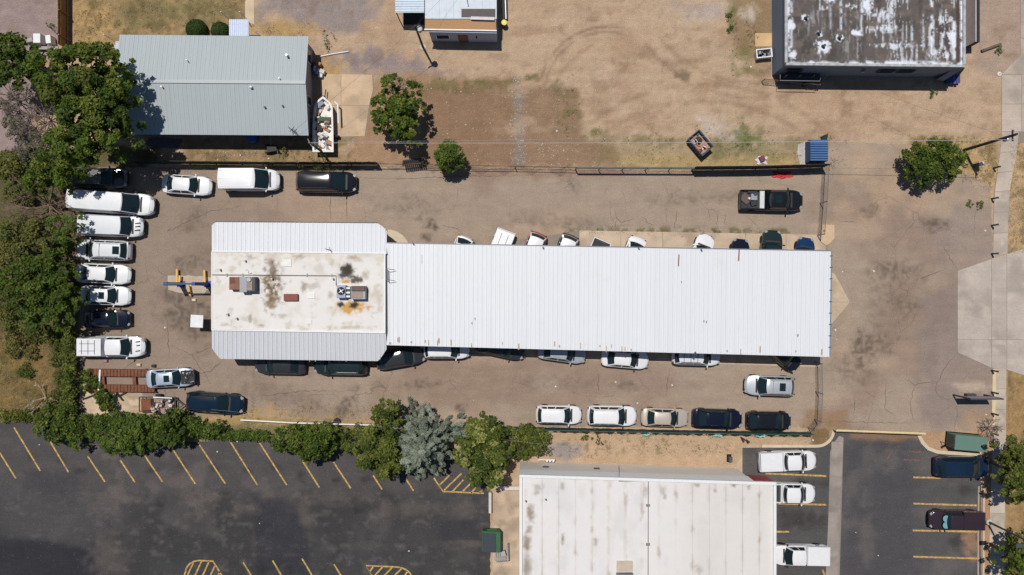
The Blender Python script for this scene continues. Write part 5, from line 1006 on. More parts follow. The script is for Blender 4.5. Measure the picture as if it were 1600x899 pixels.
# boat on trailer
bo = thing('boat', 'open white boat full of junk parked beside the grey house', 'boat', at(511, 200))
def boat_ring(inset, z):
    out = []
    for (x, y) in [(495, 172), (499, 163), (509, 155), (519, 163), (524, 172), (525, 200), (525.5, 241), (493, 241), (493, 200)]: out.append(at(509 + (x - 509) * (1 - inset), 200 + (y - 200) * (1 - inset * .45), z))
    return out
o_, i_, fl, bt = boat_ring(0, 1.15), boat_ring(.17, 1.15), boat_ring(.22, .65), boat_ring(.35, .35)
n = len(o_); MB().add(o_ + i_ + fl + bt, [(k, (k + 1) % n, n + (k + 1) % n, n + k) for k in range(n)] + [(n + k, n + (k + 1) % n, 2 * n + (k + 1) % n, 2 * n + k) for k in range(n)] + [tuple(2 * n + k for k in range(n))] + [(3 * n + k, 3 * n + (k + 1) % n, (k + 1) % n, k) for k in range(n)] + [tuple(3 * n + k for k in reversed(range(n)))]).build('hull', simple('boat_white', (.68, .66, .63), .5, var=.12, dirt=(.35, .28, .22), dirtamt=.5), bo)
MB().box(at(509, 190, 1.0), (1.7, .38, .1)).build('bench', simple('boat_green', S(70, 92, 70), .8), bo, bevel=.02)
cols = [(210, 200, 190), (176, 128, 88), (90, 70, 54), (214, 210, 206), (188, 150, 112), (70, 92, 80), (140, 150, 166), (200, 120, 90), (226, 224, 220), (60, 50, 46)]
for k in range(34):
    rs = random.Random(k + 200); y = rs.uniform(166, 236); MB().box(at(rs.uniform(499, 519), y, .75 + rs.uniform(0, .3)), (rs.uniform(.12, .7), rs.uniform(.06, .4), rs.uniform(.05, .2)), rs.uniform(0, 3.1), rs.uniform(-.3, .3)).build('junk_piece', simple('junk%d' % (k % 10), S(*cols[k % 10]), .8, var=.25), bo)
for k in range(3): MB().tube([at(516 - k * 3, 222 + 3 * k, 1.1), at(511 + k * 4, 236, 1.2)], .04, 5).build('pipe_length', galv, bo)
MB().tube([at(509, 158, .5), at(511, 142, .5)], .05, 6).build('trailer_tongue', fm, bo); MB().box(at(508, 155, .6), (.3, .3, .3)).build('winch', fm, bo)
for x in (491.5, 527): MB().lathe(at(x, 215, .33), [(.2, -.1), (.33, -.09), (.33, .09), (.2, .1)], 14, 'Y').build('wheel', TYRE, bo, smooth=True).rotation_euler = (0, 0, 0)
rel(bo)
tag(MB().tube([at(526, 163, .9), at(531, 167, .9), at(532, 196, .85)], .09, 6).build('bent_rail', white_trim, None), 'bent white rail leaning along the right side of the boat', 'rail')
# dumpsters, skips, cabinets
def skip(name, label, cat, px, py, rz, L_, W_, Ht, mat, inner, lid=None, ribs=5):
    t = thing(name, label, cat, at(px, py), rz); th = .07; mb = MB()
    for sy in (-1, 1): mb.hull([(-L_ / 2 * .94, sy * (W_ / 2 - th), 0.1), (L_ / 2 * .94, sy * (W_ / 2 - th), .1), (L_ / 2 * .94, sy * W_ / 2 * .98, .1), (-L_ / 2 * .94, sy * W_ / 2 * .98, .1)], [(-L_ / 2, sy * (W_ / 2 - th), Ht), (L_ / 2, sy * (W_ / 2 - th), Ht), (L_ / 2, sy * W_ / 2, Ht), (-L_ / 2, sy * W_ / 2, Ht)])
    for sx in (-1, 1): mb.hull([(sx * L_ / 2 * .94, -W_ / 2 + th, .1), (sx * (L_ / 2 * .94 - th), -W_ / 2 + th, .1), (sx * (L_ / 2 * .94 - th), W_ / 2 - th, .1), (sx * L_ / 2 * .94, W_ / 2 - th, .1)], [(sx * L_ / 2, -W_ / 2 + th, Ht), (sx * (L_ / 2 - th), -W_ / 2 + th, Ht), (sx * (L_ / 2 - th), W_ / 2 - th, Ht), (sx * L_ / 2, W_ / 2 - th, Ht)])
    mb.build('shell', mat, t); MB().box((0, 0, .14), (L_ * .93, W_ - .12, .08)).build('floor', inner, t)
    mb = MB()
    for sy in (-1, 1): mb.box((0, sy * W_ / 2, Ht + .03), (L_ + .1, .1, .1))
    for sx in (-1, 1): mb.box((sx * L_ / 2, 0, Ht + .03), (.1, W_ - .1, .1))
    mb.build('rim', mat, t)
    for k in range(ribs):
        for sy in (-1, 1): MB().box((-L_ / 2 * .8 + L_ * .8 * k / (ribs - 1), sy * (W_ / 2 + .02), Ht * .5), (.08, .07, Ht * .8)).build('side_rib', mat, t)
    return t
dk = skip('waste_skip', 'open dark blue skip with a tyre and rubbish at the dirt lot edge', 'skip', 1090, 227, -R(50), 2.1, 1.35, 1.2, simple('skip_blue', S(42, 58, 80), .6, var=.2), simple('skip_in', (.2, .16, .14), .9, var=.4))
MB().lathe((-.3, .1, .75), [(.2, -.1), (.36, -.09), (.38, 0), (.36, .09), (.2, .1)], 16).build('old_tyre', TYRE, dk, smooth=True)
MB().box((0, 0, .5), (2.0, 1.25, .5)).build('rubbish_bed', simple('rubbish', S(168, 138, 118), .9, var=.45, vscale=5), dk)
for k in range(18):
    rs = random.Random(k + 400); MB().box((rs.uniform(-.9, .95), rs.uniform(-.5, .5), .82), (rs.uniform(.1, .45), rs.uniform(.08, .3), .14), rs.uniform(0, 3)).build('rubbish_piece', simple('junk%d' % (k % 10), 0), dk)
wt_ = skip('small_trailer', 'small white box trailer with junk beside the concrete step', 'trailer', 1190, 87, R(6), 1.45, .78, .75, simple('trailer_white', (.72, .73, .74), .6), simple('skip_in', 0), ribs=2)
for k in range(10):
    rs = random.Random(k + 440); MB().box((rs.uniform(-.55, .55), rs.uniform(-.22, .22), .5), (rs.uniform(.15, .45), rs.uniform(.1, .3), .25), rs.uniform(0, 3)).build('junk_piece', (blackm, grey_steel, simple('junk6', 0))[k % 3], wt_)
bd = thing('blue_dumpster', 'blue ribbed lidded dumpster at the end of the screened fence', 'dumpster', at(1270, 239))
a, b_ = at(1257, 222), at(1286, 256); c = (a + b_) / 2; MB().box((c.x, c.y, .7), (1.75, 2.05, 1.2)).build('bin', simple('bin_blue', S(34, 72, 118), .6, var=.15), bd, bevel=.04)
for k in range(9): MB().box((c.x - .02, c.y - .92 + .23 * k, 1.36), (1.72, .16, .09), 0, 0, .03).build('lid_slat', simple('lid_blue', S(64, 104, 150), .5, var=.15), bd, bevel=.02)
MB().hull([(c.x + .3, c.y + 1.02, 1.0), (c.x + .88, c.y + 1.02, 1.0), (c.x + .88, c.y + 1.1, 1.0), (c.x + .3, c.y + 1.1, 1.0)], [(c.x + .1, c.y + 1.25, 1.3), (c.x + .85, c.y + 1.6, 1.4), (c.x + .85, c.y + 1.66, 1.4), (c.x + .1, c.y + 1.3, 1.3)]).build('open_lid', simple('lid_dark', S(56, 72, 62), .7), bd); rel(bd)
sheet('concrete_pad', [(1247, 226), (1262, 220), (1262, 258), (1250, 258), (1246, 240)], .012, .2, paint_conc((196, 186, 176), .5, 250), concm, rough_edge=.06)
gd = thing('green_dumpster', 'green dumpster with black lid at the edge of the dark lot', 'dumpster', at(769, 842)); gp = simple('bin_green', S(44, 92, 54), .6, var=.2); bmk = simple('lid_black', S(46, 56, 64), .55, var=.08)
c = at(769, 840); MB().hull([(c.x - .85, c.y - .95, .1), (c.x + .75, c.y - .95, .1), (c.x + .75, c.y + .95, .1), (c.x - .85, c.y + .95, .1)], [(c.x - .95, c.y - 1.0, 1.15), (c.x + .85, c.y - 1.0, 1.45), (c.x + .85, c.y + 1.0, 1.45), (c.x - .95, c.y + 1.0, 1.15)]).build('bin', gp, gd, bevel=.03)
for k in (-1, 1): MB().box((c.x - .25, c.y - .1 + k * .46, 1.31), (1.28, .88, .05), 0, 0, -.165).build('lid', bmk, gd, bevel=.015)
for k in (-1, 1): MB().box((c.x, c.y + k * 1.05, .9), (.9, .12, .16)).build('fork_pocket', gp, gd)
rel(gd)
gc = thing('steel_cabinet', 'long green steel cabinet beside the curb at the lower right', 'cabinet', at(1503, 688)); c = at(1502, 688); rz_ = -R(5)
MB().box((c.x, c.y, .85), (3.05, 1.35, 1.5), rz_).build('housing', simple('cabinet_green', S(96, 126, 110), .6, var=.06), gc, bevel=.03); MB().box((c.x - 1.56, c.y + .13, .85), (.06, 1.2, 1.3), rz_).build('door', simple('cabinet_dark', S(60, 74, 72), .6), gc); MB().box((c.x, c.y, .05), (3.2, 1.5, .1), rz_).build('plinth', concm, gc)
MB().box((c.x, c.y, 1.62), (3.12, 1.42, .05), rz_).build('lid', simple('cabinet_green', 0), gc, bevel=.01); rel(gc)
u = thing('utility_box', 'grey pallet and machine parts beside the green dumpster', 'machine', at(782, 868))
for k in range(6): MB().box(at(774 + k * 3, 868, .35), (.14, .9, .04)).build('slat', simple('pallet_grey', S(168, 160, 152), .9, var=.2), u)
MB().box(at(782, 872, .15), (1.2, .1, .25)).build('skid', simple('pallet_grey', 0), u); MB().box(at(786, 862, .5), (.5, .5, .35), .3).build('motor', galv, u, bevel=.03); MB().tube([at(794, 846, .5), at(795, 874, .5), at(776, 876, .4)], .05, 6).build('pipe_frame', grey_steel, u); rel(u)
tag(MB().box(at(766, 783, .35), (.26, 2.0, .7)).build('low_wall', simple('low_wall', S(206, 196, 186), .85), None), 'short white retaining wall below the yellowish green tree', 'wall')
tag(MB().box(at(797, 762, .15), (2.4, .35, .3)).build('low_wall', simple('low_wall', 0), None), 'pale concrete ledge between the tree and the white roofed building', 'wall')
# barrier, sign, lamp, posts
ba = thing('barrier_gate', 'long pale yellow pipe barrier across the closed lot entrance', 'barrier', at(1368, 672)); yb = simple('barrier_yellow', S(226, 200, 148), .6, var=.15)
MB().tube([at(1301, 670, .95), at(1436, 675, .95)], .11, 8).build('pipe', yb, ba, smooth=True)
for x, y in ((1301, 670), (1436, 675)): MB().tube([at(x, y, 0), at(x, y, 1.05)], .10, 8).build('post', yb, ba, smooth=True)
rel(ba)
sg = thing('yard_sign', 'dark framed sign panel on two posts casting a boxy shadow', 'sign', at(1513, 617)); MB().box(at(1513, 617, 2.2), (3.0, .10, 1.3)).build('panel', simple('sign_face', S(150, 150, 150), .6, var=.05), sg)
for x in (1489, 1537): MB().box(at(x, 617, 1.5), (.09, .14, 3.0)).build('post', fm, sg)
for z in (1.45, 2.95): MB().box(at(1513, 617, z), (3.1, .12, .08)).build('frame_rail', fm, sg)
MB().box(at(1513, 617, .35), (.9, .3, .5)).build('base_box', fm, sg); rel(sg)
lp = thing('street_lamp', 'tall parking lot lamp post beside the purple pickup', 'street lamp', at(1541, 814)); MB().lathe(at(1541, 814), [(.28, 0), (.28, .5), (.2, .52)], 14).build('footing', simple('footing', S(196, 186, 172), .9), lp); MB().tube([at(1541, 814, .5), at(1541, 814, 7.2)], [.11, .07], 8).build('pole', simple('lamp_green', (.05, .07, .065), .5), lp, smooth=True); MB().tube([at(1541, 814, 7.1), at(1541, 814, 7.2) + Vector((-1.2, 0, .1))], .05, 6).build('arm', simple('lamp_green', 0), lp); MB().box(at(1541, 814, 7.25) + Vector((-1.5, 0, 0)), (.75, .4, .16)).build('lamp_head', simple('lamp_green', 0), lp, bevel=.03); rel(lp)
BO = [(1402 + 0, 0)]
for k, (x, y) in enumerate(((1549, 352.5), (1549, 311), (1552, 263), (1549, 358 + 39), (1549, 579), (1549, 613), (1549, 646), (1549, 677))):
    b_ = thing('bollard', 'short dark post on the sidewalk edge, ' + ('second of four above the concrete apron', 'third of four counted up from the concrete apron', 'topmost, nearest the power pole', 'first above the concrete apron', 'first below the concrete apron', 'second below the concrete apron', 'third below the concrete apron', 'lowest, beside the green cabinet')[k], 'bollard', at(x, y), 0, 'posts along the sidewalk'); MB().box((0, 0, .5), (.14, .14, 1.0)).build('shaft', simple('bollard_dark', (.04, .037, .035), .8), b_, bevel=.015); MB().box((0, 0, 1.01), (.18, .18, .04)).build('cap', simple('bollard_dark', 0), b_)
pole_m = simple('pole_wood', S(52, 52, 56), .85, var=.3, vscale=2)
up = thing('utility_pole', 'tall dark wooden power pole standing above the right hand shrub tree', 'pole', at(1506, 235)); MB().tube([at(1506, 235), at(1506, 235, 7.9)], [.16, .11], 10).build('shaft', pole_m, up, smooth=True)
MB().box(at(1506, 235, 7.3), (.10, 1.0, .12)).build('crossarm', pole_m, up)
for d in (-.42, 0, .42): MB().lathe(at(1506, 235, 7.38) + Vector((0, d, 0)), [(.05, 0), (.07, .08), (.04, .14)], 8).build('insulator', galv, up)
MB().lathe(at(1506, 235, 5.6) + Vector((.35, -.1, 0)), [(.17, 0), (.17, .6), (.1, .65)], 12).build('transformer', galv, up, smooth=True); rel(up)
sp_ = thing('service_pole', 'thin service pole with grey meter box in front of the cottage', 'pole', at(661, 74)); MB().tube([at(661, 74), at(661, 74, 6.2)], [.12, .09], 8).build('shaft', simple('pole_dark', (.03, .027, .025), .8), sp_); MB().lathe(at(661, 74, 5.0) + Vector((.32, -.05, 0)), [(.22, 0), (.25, .1), (.25, .6), (.12, .68)], 14).build('transformer', simple('meter_grey', (.5, .52, .54), .5), sp_, smooth=True); MB().box(at(661, 74, 5.9), (1.0, .1, .1), .5).build('crossarm', pole_m, sp_); MB().lathe(at(661, 74), [(.3, 0), (.3, .06), (.26, .07)], 12).build('footing', simple('footing', 0), sp_); rel(sp_)
gp_ = thing('line_pole', 'grey utility pole standing at the lower end of the boat', 'pole', at(506, 239)); MB().tube([at(506, 239), at(506, 239, 5.4)], [.14, .10], 8).build('shaft', simple('pole_grey', S(120, 110, 106), .9, var=.3), gp_, smooth=True); MB().box(at(506, 239, 5.2), (.1, .8, .1), .5).build('crossarm', simple('pole_grey', 0), gp_); MB().lathe(at(506, 239), [(.2, 0), (.2, .05)], 10).build('footing', simple('footing', 0), gp_); rel(gp_)
wire_end = at(506, 239, 5.2)
ptop = at(1506, 235, 7.5); wirem = simple('wire', (.50, .51, .52), .5); wdark = simple('wire_dark', (.06, .06, .06), .6)
def wire(a, b_, sag, r, label, m):
    mid = [(a.lerp(b_, t) - Vector((0, 0, sag * 4 * t * (1 - t)))) for t in np.linspace(0, 1, 15)]; tag(MB().tube(mid, r, 4).build('power_line', m, None), label, 'wire')
wire(ptop + Vector((0, .42, .1)), at(506, 239, 5.3), .5, .006, 'upper thin power line crossing above the vacant lot', wirem)
wire(ptop + Vector((0, -.42, .1)), at(506, 239, 5.15), .7, .017, 'pale power line running left above the upper fence to the leaning grey pole', wirem)
wire(ptop + Vector((0, 0, -.9)), G(1376, 145, 4.0), .2, .008, 'dark service wire from the power pole to the dark flat roof', wdark)
wire(at(661, 74, 6.0), G(460, 204, 3.9), .3, .008, 'service wire from the cottage pole to the grey house', wdark)
wire(at(661, 74, 6.1), G(724, -40, 5.0), .1, .008, 'wire from the service pole up over the cottage roof', wdark)
wire(G(330, 640, 5.2), G(900, 700, 5.2), .3, .005, 'faint overhead wire passing above the lower hedge trees', wirem)
# rusty posts, small signs and stray bits near the lower fence
for k, (x, y, rz, l) in enumerate(((1158, 684, 0, 1.3), (1166, 688, 0, .9))):
    t = thing('guard_post', ('rusty guard post below the green fence, left of two', 'shorter rusty guard post below the green fence, right of two')[k], 'post', at(x, y)); MB().cyl((0, 0, 0), .09, l, 8).build('shaft', rustm, t, smooth=True); MB().cyl((0, 0, l), .1, .05, 8).build('cap', fm, t)
t = thing('small_sign', 'small dark angled signpost beside the green cabinet', 'sign', at(1469, 690)); MB().cyl((0, 0, 0), .035, 1.9, 6).build('shaft', fm, t); MB().box((.0, -.03, 1.6), (.45, .03, .55), .5).build('plate', fm, t)
t = thing('utility_pedestal', 'small dark utility pedestal by the beige wall', 'pedestal', at(1139, 716)); MB().box((0, 0, .35), (.3, .5, .7)).build('housing', simple('pedestal', S(74, 80, 78), .7), t, bevel=.02); MB().box((0, 0, .02), (.45, .75, .05)).build('base', concm, t)
t = thing('meter_rack', 'white gas meter rack at the beige wall corner', 'meter', at(852, 716)); MB().tube([(-.7, 0, .2), (-.7, 0, .8), (.9, .0, .8), (.9, 0, .2)], .06, 6).build('pipe', white_trim, t)
for k in range(3): MB().box((.15 + .3 * k, -.1, .6), (.2, .2, .35)).build('meter', white_trim, t, bevel=.03)
t = thing('meter_box', 'white and dark utility meter box beside the dry verge', 'box', at(1523, 259)); MB().box((0, 0, .5), (.35, .3, 1.0)).build('cabinet', simple('meter_dark', S(60, 84, 92), .6), t, bevel=.02); MB().box((.05, .03, 1.02), (.4, .35, .06)).build('lid', white_trim, t)
t = thing('yellow_drum', 'yellow topped drum beside the cottage', 'drum', at(788, 40)); MB().lathe((0, 0, 0), [(.28, 0), (.28, .4), (.29, .42), (.28, .82)], 16).build('drum', fm, t, smooth=True); MB().lathe((0, 0, .82), [(.27, 0), (.27, .05), (.05, .06)], 16).build('lid', simple('drum_yellow', S(226, 206, 40), .5), t); MB().lathe((0, 0, .87), [(.05, 0), (.05, .05)], 8).build('bung', galv, t)
t = thing('pipe_stack', 'dark pipe and pole bundle leaning beside the cottage', 'pipes', at(790, 14))
for k in range(4): MB().tube([(.12 * k - .2, -1.1, .3), (.12 * k - .3, 1.6, .35)], .06, 6).build('pipe', (fm, fm, galv, fm)[k], t)
# clutter along the grey house's shaded side
t = thing('blue_barrel', 'blue round lid barrel in shade behind the grey house', 'barrel', at(397, 217)); MB().lathe((0, 0, 0), [(.5, 0), (.52, .5), (.5, .9), (.46, .95)], 18).build('drum', simple('barrel_blue', S(46, 96, 160), .5), t, smooth=True); MB().lathe((0, 0, .95), [(.44, 0), (.44, .03)], 16).build('lid', simple('barrel_blue', 0), t)
t = thing('yard_cart', 'dark wheeled cart with grey handle below the grey house', 'cart', at(428, 234)); MB().box((0, 0, .5), (.9, .6, .35), .2).build('tray', simple('cart_dark', S(64, 58, 54), .8), t)
for y in (-.35, .35): MB().lathe((-.45, y, .3), [(.2, -.05), (.3, -.05), (.3, .05), (.2, .05)], 14, 'Y').build('wheel', TYRE, t)
MB().tube([(-.1, .2, .6), (.0, .9, 1.0)], .03, 6).build('handle', galv, t); MB().tube([(.5, -.2, .6), (.5, -.7, .3)], .03, 6).build('handle', galv, t)
t = thing('timber_stack', 'stack of long dark planks in the shade left of the grey house yard', 'timber', at(258, 224))
for k in range(6): MB().box((random.uniform(-.2, .2), .14 * k - .35, .12 + .03 * (k % 2)), (3.2, .12, .07), -.08 + random.uniform(-.02, .02)).build('plank', simple('plank_grey', S(110, 104, 104), .9, var=.2), t)
t = thing('scrap_machine', 'small heap of boxes and machine parts at the right end of the grey house', 'scrap', at(498, 112))
for k in range(8):
    rs = random.Random(k + 600); MB().box((rs.uniform(-.4, .5), rs.uniform(-.5, .6), .3 + .1 * (k % 3)), (rs.uniform(.2, .6), rs.uniform(.2, .5), rs.uniform(.3, .6)), rs.uniform(0, 3)).build('machine_piece', simple('junk%d' % ((k * 3) % 10), 0), t, bevel=.02)
t = thing('white_appliances', 'two white appliances and a grey bench left of the brown fence', 'appliances', at(74, 66))
for k, (x, y, sx, sy) in enumerate(((-.5, .1, .7, .9), (.6, 0, .5, .8), (-1.3, -.1, .8, .4))): MB().box((x, y, .45), (sx, sy, .9), .1 * k).build('appliance', white_trim if k < 2 else simple('pallet_grey', 0), t, bevel=.02)
MB().box((0, -.7, .4), (2.6, .3, .1)).build('bench', simple('pallet_grey', 0), t)
# fallen tarp and rag by the screened fence
def cloth(name, px, py, sx, sy, mat, label, seed, z0=.1, amp=.16):
    me = bpy.data.meshes.new(name); n = 14; rs = np.random.RandomState(seed); V_ = []; p = at(px, py)
    for i in range(n + 1):
        for j in range(n + 1):
            u, v = i / n - .5, j / n - .5; r_ = 1 + .25 * math.sin(5 * math.atan2(v, u + 1e-6) + seed); V_.append((p.x + u * sx * r_, p.y + v * sy * r_, z0 + amp * (math.sin(9 * u + 5 * v + seed) * .5 + .5) * (1 - 2 * max(abs(u), abs(v))) + .04 * math.sin(23 * u - 17 * v)))
    me.from_pydata(V_, [], [(i * (n + 1) + j, (i + 1) * (n + 1) + j, (i + 1) * (n + 1) + j + 1, i * (n + 1) + j + 1) for i in range(n) for j in range(n)])
    [setattr(q, 'use_smooth', True) for q in me.polygons]; return tag(link(name, me, None, mat), label, 'cloth')
cloth('red_tarp', 1222, 274, 1.7, .55, simple('tarp_red', S(206, 36, 44), .6), 'crumpled red tarp lying at the foot of the screened fence', 3)
cloth('white_rag', 1189, 251, 1.0, .7, simple('rag_white', S(214, 206, 204), .8), 'crumpled white sheet lying behind the screened fence', 5)
tag(MB().box(at(1189, 249, .3), (.5, .5, .3), .4).build('maroon_box', simple('maroon_box', S(120, 60, 78), .8), None), 'small maroon box on the white sheet behind the screened fence', 'box')
t = thing('old_tyre', 'black tyre leaning on the white pipe rail by the lower hedge', 'tyre', at(527, 659)); MB().lathe((0, 0, .12), [(.2, -.11), (.36, -.1), (.38, 0), (.36, .1), (.2, .11)], 18).build('tread', TYRE, t, smooth=True); MB().lathe((0, 0, .02), [(.19, 0), (.19, .06)], 14).build('rim', fm, t)
for k, (x, y, c, l) in enumerate(((218, 570, (214, 196, 160), 'cream foam block above the rusty ramp'), (166, 564, (178, 120, 140), 'pink bag on the ground below the rack pickup'), (241, 572, (40, 60, 44), 'small dark green bag above the hoodless sedan'), (304, 469, (220, 208, 180), 'pale wood block below the car lift'), (145, 584, (214, 204, 170), 'small cream block at the left end of the ramp'))):
    tag(MB().hull([at(x - 4, y - 2, .02), at(x + 4, y - 3, .02), at(x + 4, y + 3, .02), at(x - 4, y + 2, .02)], [at(x - 3, y - 2, .25), at(x + 3, y - 2, .3), at(x + 3, y + 2, .28), at(x - 3, y + 1.5, .22)]).build(('foam_block', 'pink_bag', 'green_bag', 'wood_block', 'cream_block')[k], simple('loose%d' % k, S(*c), .8), None, bevel=.04), l, ('block', 'bag', 'bag', 'block', 'block')[k])
# litter
LIT = [(1365, 424, 'in the wide asphalt right of the carport end'), (1316, 425, 'just right of the carport roof upper corner'), (1305, 516, 'right of the carport roof edge, upper of two'), (1307, 531, 'right of the carport roof edge, lower of two'), (962, 597, 'on the drive below the angled white sedan'), (1050, 602, 'on the drive left of the silver car'), (740, 626, 'on the drive above the yellowish green tree'), (868, 604, 'on the drive above the small white car'), (996, 630, 'on the drive above the beige sedan'),
       (62, 695, 'between the two leftmost yellow stall lines'), (340, 706, 'between stall lines below the trimmed hedge'), (371, 690, 'on the dark lot at the trimmed hedge edge'), (639, 861, 'on the dark lot left of the green dumpster'), (406, 818, 'alone in the middle of the dark lot'), (1337, 832, 'on the asphalt right of the drainage gutter, upper of two'), (1372, 868, 'on the asphalt right of the drainage gutter, lower of two'), (1350, 676, 'under the yellow barrier pipe'), (1270, 688, 'on the dirt corner left of the barrier'),
       (1539, 361, 'near the sidewalk posts above the apron'), (420, 248, 'on the dry grass above the delivery van, right of two'), (376, 243, 'on the dry grass above the delivery van, left of two'), (1173, 105, 'on the weeds below the small white trailer'), (1050, 143, 'in the middle of the dirt lot'), (870, 205, 'on the brown dirt above the rail fence'), (1540, 648, 'beside the posts below the yard sign'), (258, 512, 'on the asphalt left of the white plywood sheet')]
litm = simple('litter_white', (.72, .70, .66), .8, var=.1)
for k, (x, y, where) in enumerate(LIT):
    rs = random.Random(k + 900); s_ = rs.uniform(.05, .10)
    o = MB().hull([(-s_, -s_ * .7, 0), (s_, -s_, 0), (s_ * .8, s_, 0), (-s_ * .7, s_ * .8, 0)], [(-s_ * .8, -s_ * .5, .03), (s_ * .7, -s_ * .8, .09), (s_ * .6, s_ * .7, .04), (-s_ * .6, s_ * .6, .08)]).build('paper_scrap', litm, None, loc=at(x, y, .03), rot=(0, 0, rs.uniform(0, 3)))
    tag(o, 'scrap of white litter ' + where, 'litter', 'scraps of litter')

# ------------------------------------------------------------------ fences
linkm, nt, b = mat_nodes('chain_link')
tc = N(nt, 'ShaderNodeTexCoord'); sx = N(nt, 'ShaderNodeSeparateXYZ'); nt.links.new(tc.outputs['UV'], sx.inputs[0])
outs = []
for op in ('ADD', 'SUBTRACT'):
    a_ = N(nt, 'ShaderNodeMath', operation=op); nt.links.new(sx.outputs[0], a_.inputs[0]); nt.links.new(sx.outputs[1], a_.inputs[1])
    m1 = N(nt, 'ShaderNodeMath', operation='MULTIPLY'); m1.inputs[1].default_value = 12.0; nt.links.new(a_.outputs[0], m1.inputs[0])
    fr = N(nt, 'ShaderNodeMath', operation='FRACT'); nt.links.new(m1.outputs[0], fr.inputs[0]); l_ = N(nt, 'ShaderNodeMath', operation='LESS_THAN'); l_.inputs[1].default_value = .13; nt.links.new(fr.outputs[0], l_.inputs[0]); outs.append(l_)
mxm = N(nt, 'ShaderNodeMath', operation='MAXIMUM'); nt.links.new(outs[0].outputs[0], mxm.inputs[0]); nt.links.new(outs[1].outputs[0], mxm.inputs[1])
b.inputs['Base Color'].default_value = (.16, .16, .17, 1); b.inputs['Metallic'].default_value = .4; b.inputs['Roughness'].default_value = .5; nt.links.new(mxm.outputs[0], b.inputs['Alpha'])
def panel(name, a, b_, z0, z1, mat, parent, wav=0.0, seed=0, n=12, lean=0.0):
    V_, U_ = [], []; d = (b_ - a); L_ = d.length; nn = Vector((-d.y, d.x, 0)).normalized(); rs = random.Random(seed)
    for i in range(n + 1):
        w = wav * math.sin(i * 1.7 + seed) + rs.uniform(-wav, wav) * .5; dz = rs.uniform(-wav, wav) * .4
        for j in range(3):
            q = a.lerp(b_, i / n) + nn * (w * (j - .3) + lean * j / 2); V_.append((q.x, q.y, z0 + (z1 + dz - z0) * j / 2)); U_.append((L_ * i / n, (z1 - z0) * j / 2))
    me = bpy.data.meshes.new(name); me.from_pydata(V_, [], [(i * 3 + j, (i + 1) * 3 + j, (i + 1) * 3 + j + 1, i * 3 + j + 1) for i in range(n) for j in range(2)])
    uv = me.uv_layers.new(name='UVMap')
    for l in me.loops: uv.data[l.index].uv = U_[l.vertex_index]
    return link(name, me, parent, mat)
def wire_fence(label, pts, h, spacing, fabric, postm, cat='fence', wav=.03, lean=0.0, name='chain_link_fence', rail=True, fabname='mesh_panel'):
    t = thing(name, label, cat, at(*pts[0])); P = [at(*p) for p in pts]; 
    for i in range(len(P) - 1):
        n = max(1, round((P[i + 1] - P[i]).length / spacing))
        for k in range(n):
            a, b_ = P[i].lerp(P[i + 1], k / n), P[i].lerp(P[i + 1], (k + 1) / n)
            MB().tube([a, a + Vector((0, 0, h + .08))], .045, 6).build('post', postm, t)
            if rail: MB().tube([a + Vector((0, 0, h)), b_ + Vector((0, 0, h))], .03, 5).build('top_rail', postm, t)
            panel(fabname, a, b_, .05, h - .02, fabric, t, wav, k + i * 7, 8, lean)
    MB().tube([P[-1], P[-1] + Vector((0, 0, h + .08))], .045, 6).build('post', postm, t); rel(t); return t
blackpost = simple('fence_post_dark', (.025, .028, .028), .6)
greenscr = simple('green_screen', S(40, 66, 60), .85, var=.15, vscale=2); darkscr = simple('dark_screen', (.012, .018, .016), .85, var=.2)
wire_fence('dark green screened fence running from the blue dumpster above the black pickup', [(1080, 266), (1180, 265), (1284, 262)], 2.2, 2.5, darkscr, blackpost, wav=.02, name='screened_fence', fabname='screen_panel')
wire_fence('low grey green rail fence with dark posts right of the sagging wire', [(899, 266), (1080, 267)], 1.5, 2.5, linkm, blackpost)
tag(MB().tube([at(900, 266, 1.45), at(1080, 266.5, 1.45)], .10, 6).build('fence_pipe', simple('pipe_green', S(96, 104, 92), .7, var=.25), None), 'greyish green pipe lying along the fence rail left of the screen', 'pipe')
wire_fence('sagging wire fence between the small round tree and the green rail fence', [(592, 259), (722, 262), (805, 263), (899, 265)], 1.2, 5.0, linkm, blackpost, wav=.2)
wire_fence('overgrown slatted dark fence behind the vans and sedan', [(216, 256), (420, 258), (592, 258)], 1.8, 2.6, darkscr, blackpost, wav=.025, name='slatted_fence', fabname='slat_screen')
t = thing('slatted_screen', 'loose dark slatted fence panel tilted beside the small round tree', 'fence panel', at(648, 255), .12)
for k in range(11): MB().box((-1.0 + .19 * k, 0, .75), (.13, .04, 1.5), 0, .55).build('slat', simple('slat_dark', (.03, .027, .03), .8), t)
for z in (.4, 1.1): MB().box((-.05, .03 - z * .5 + .4, z), (2.1, .05, .08)).build('batten', simple('slat_dark', 0), t)
wire_fence('chain link fence and gate at the upper right corner of the yard', [(1284, 262), (1281, 318), (1277, 368)], 1.8, 2.4, linkm, simple('fence_post_grey', (.16, .17, .18), .5))
wire_fence('chain link gate below the carport corner', [(1273, 566), (1274, 612), (1272, 655), (1262, 668)], 1.8, 2.4, linkm, simple('fence_post_grey', 0))
wire_fence('green screened fence along the lower side behind the parked row', [(692, 664), (865, 668), (1060, 672), (1262, 675)], 1.6, 2.5, simple('green_screen', 0), simple('fence_post_green', S(46, 96, 84), .6), wav=.06, name='green_fence', fabname='screen_panel')
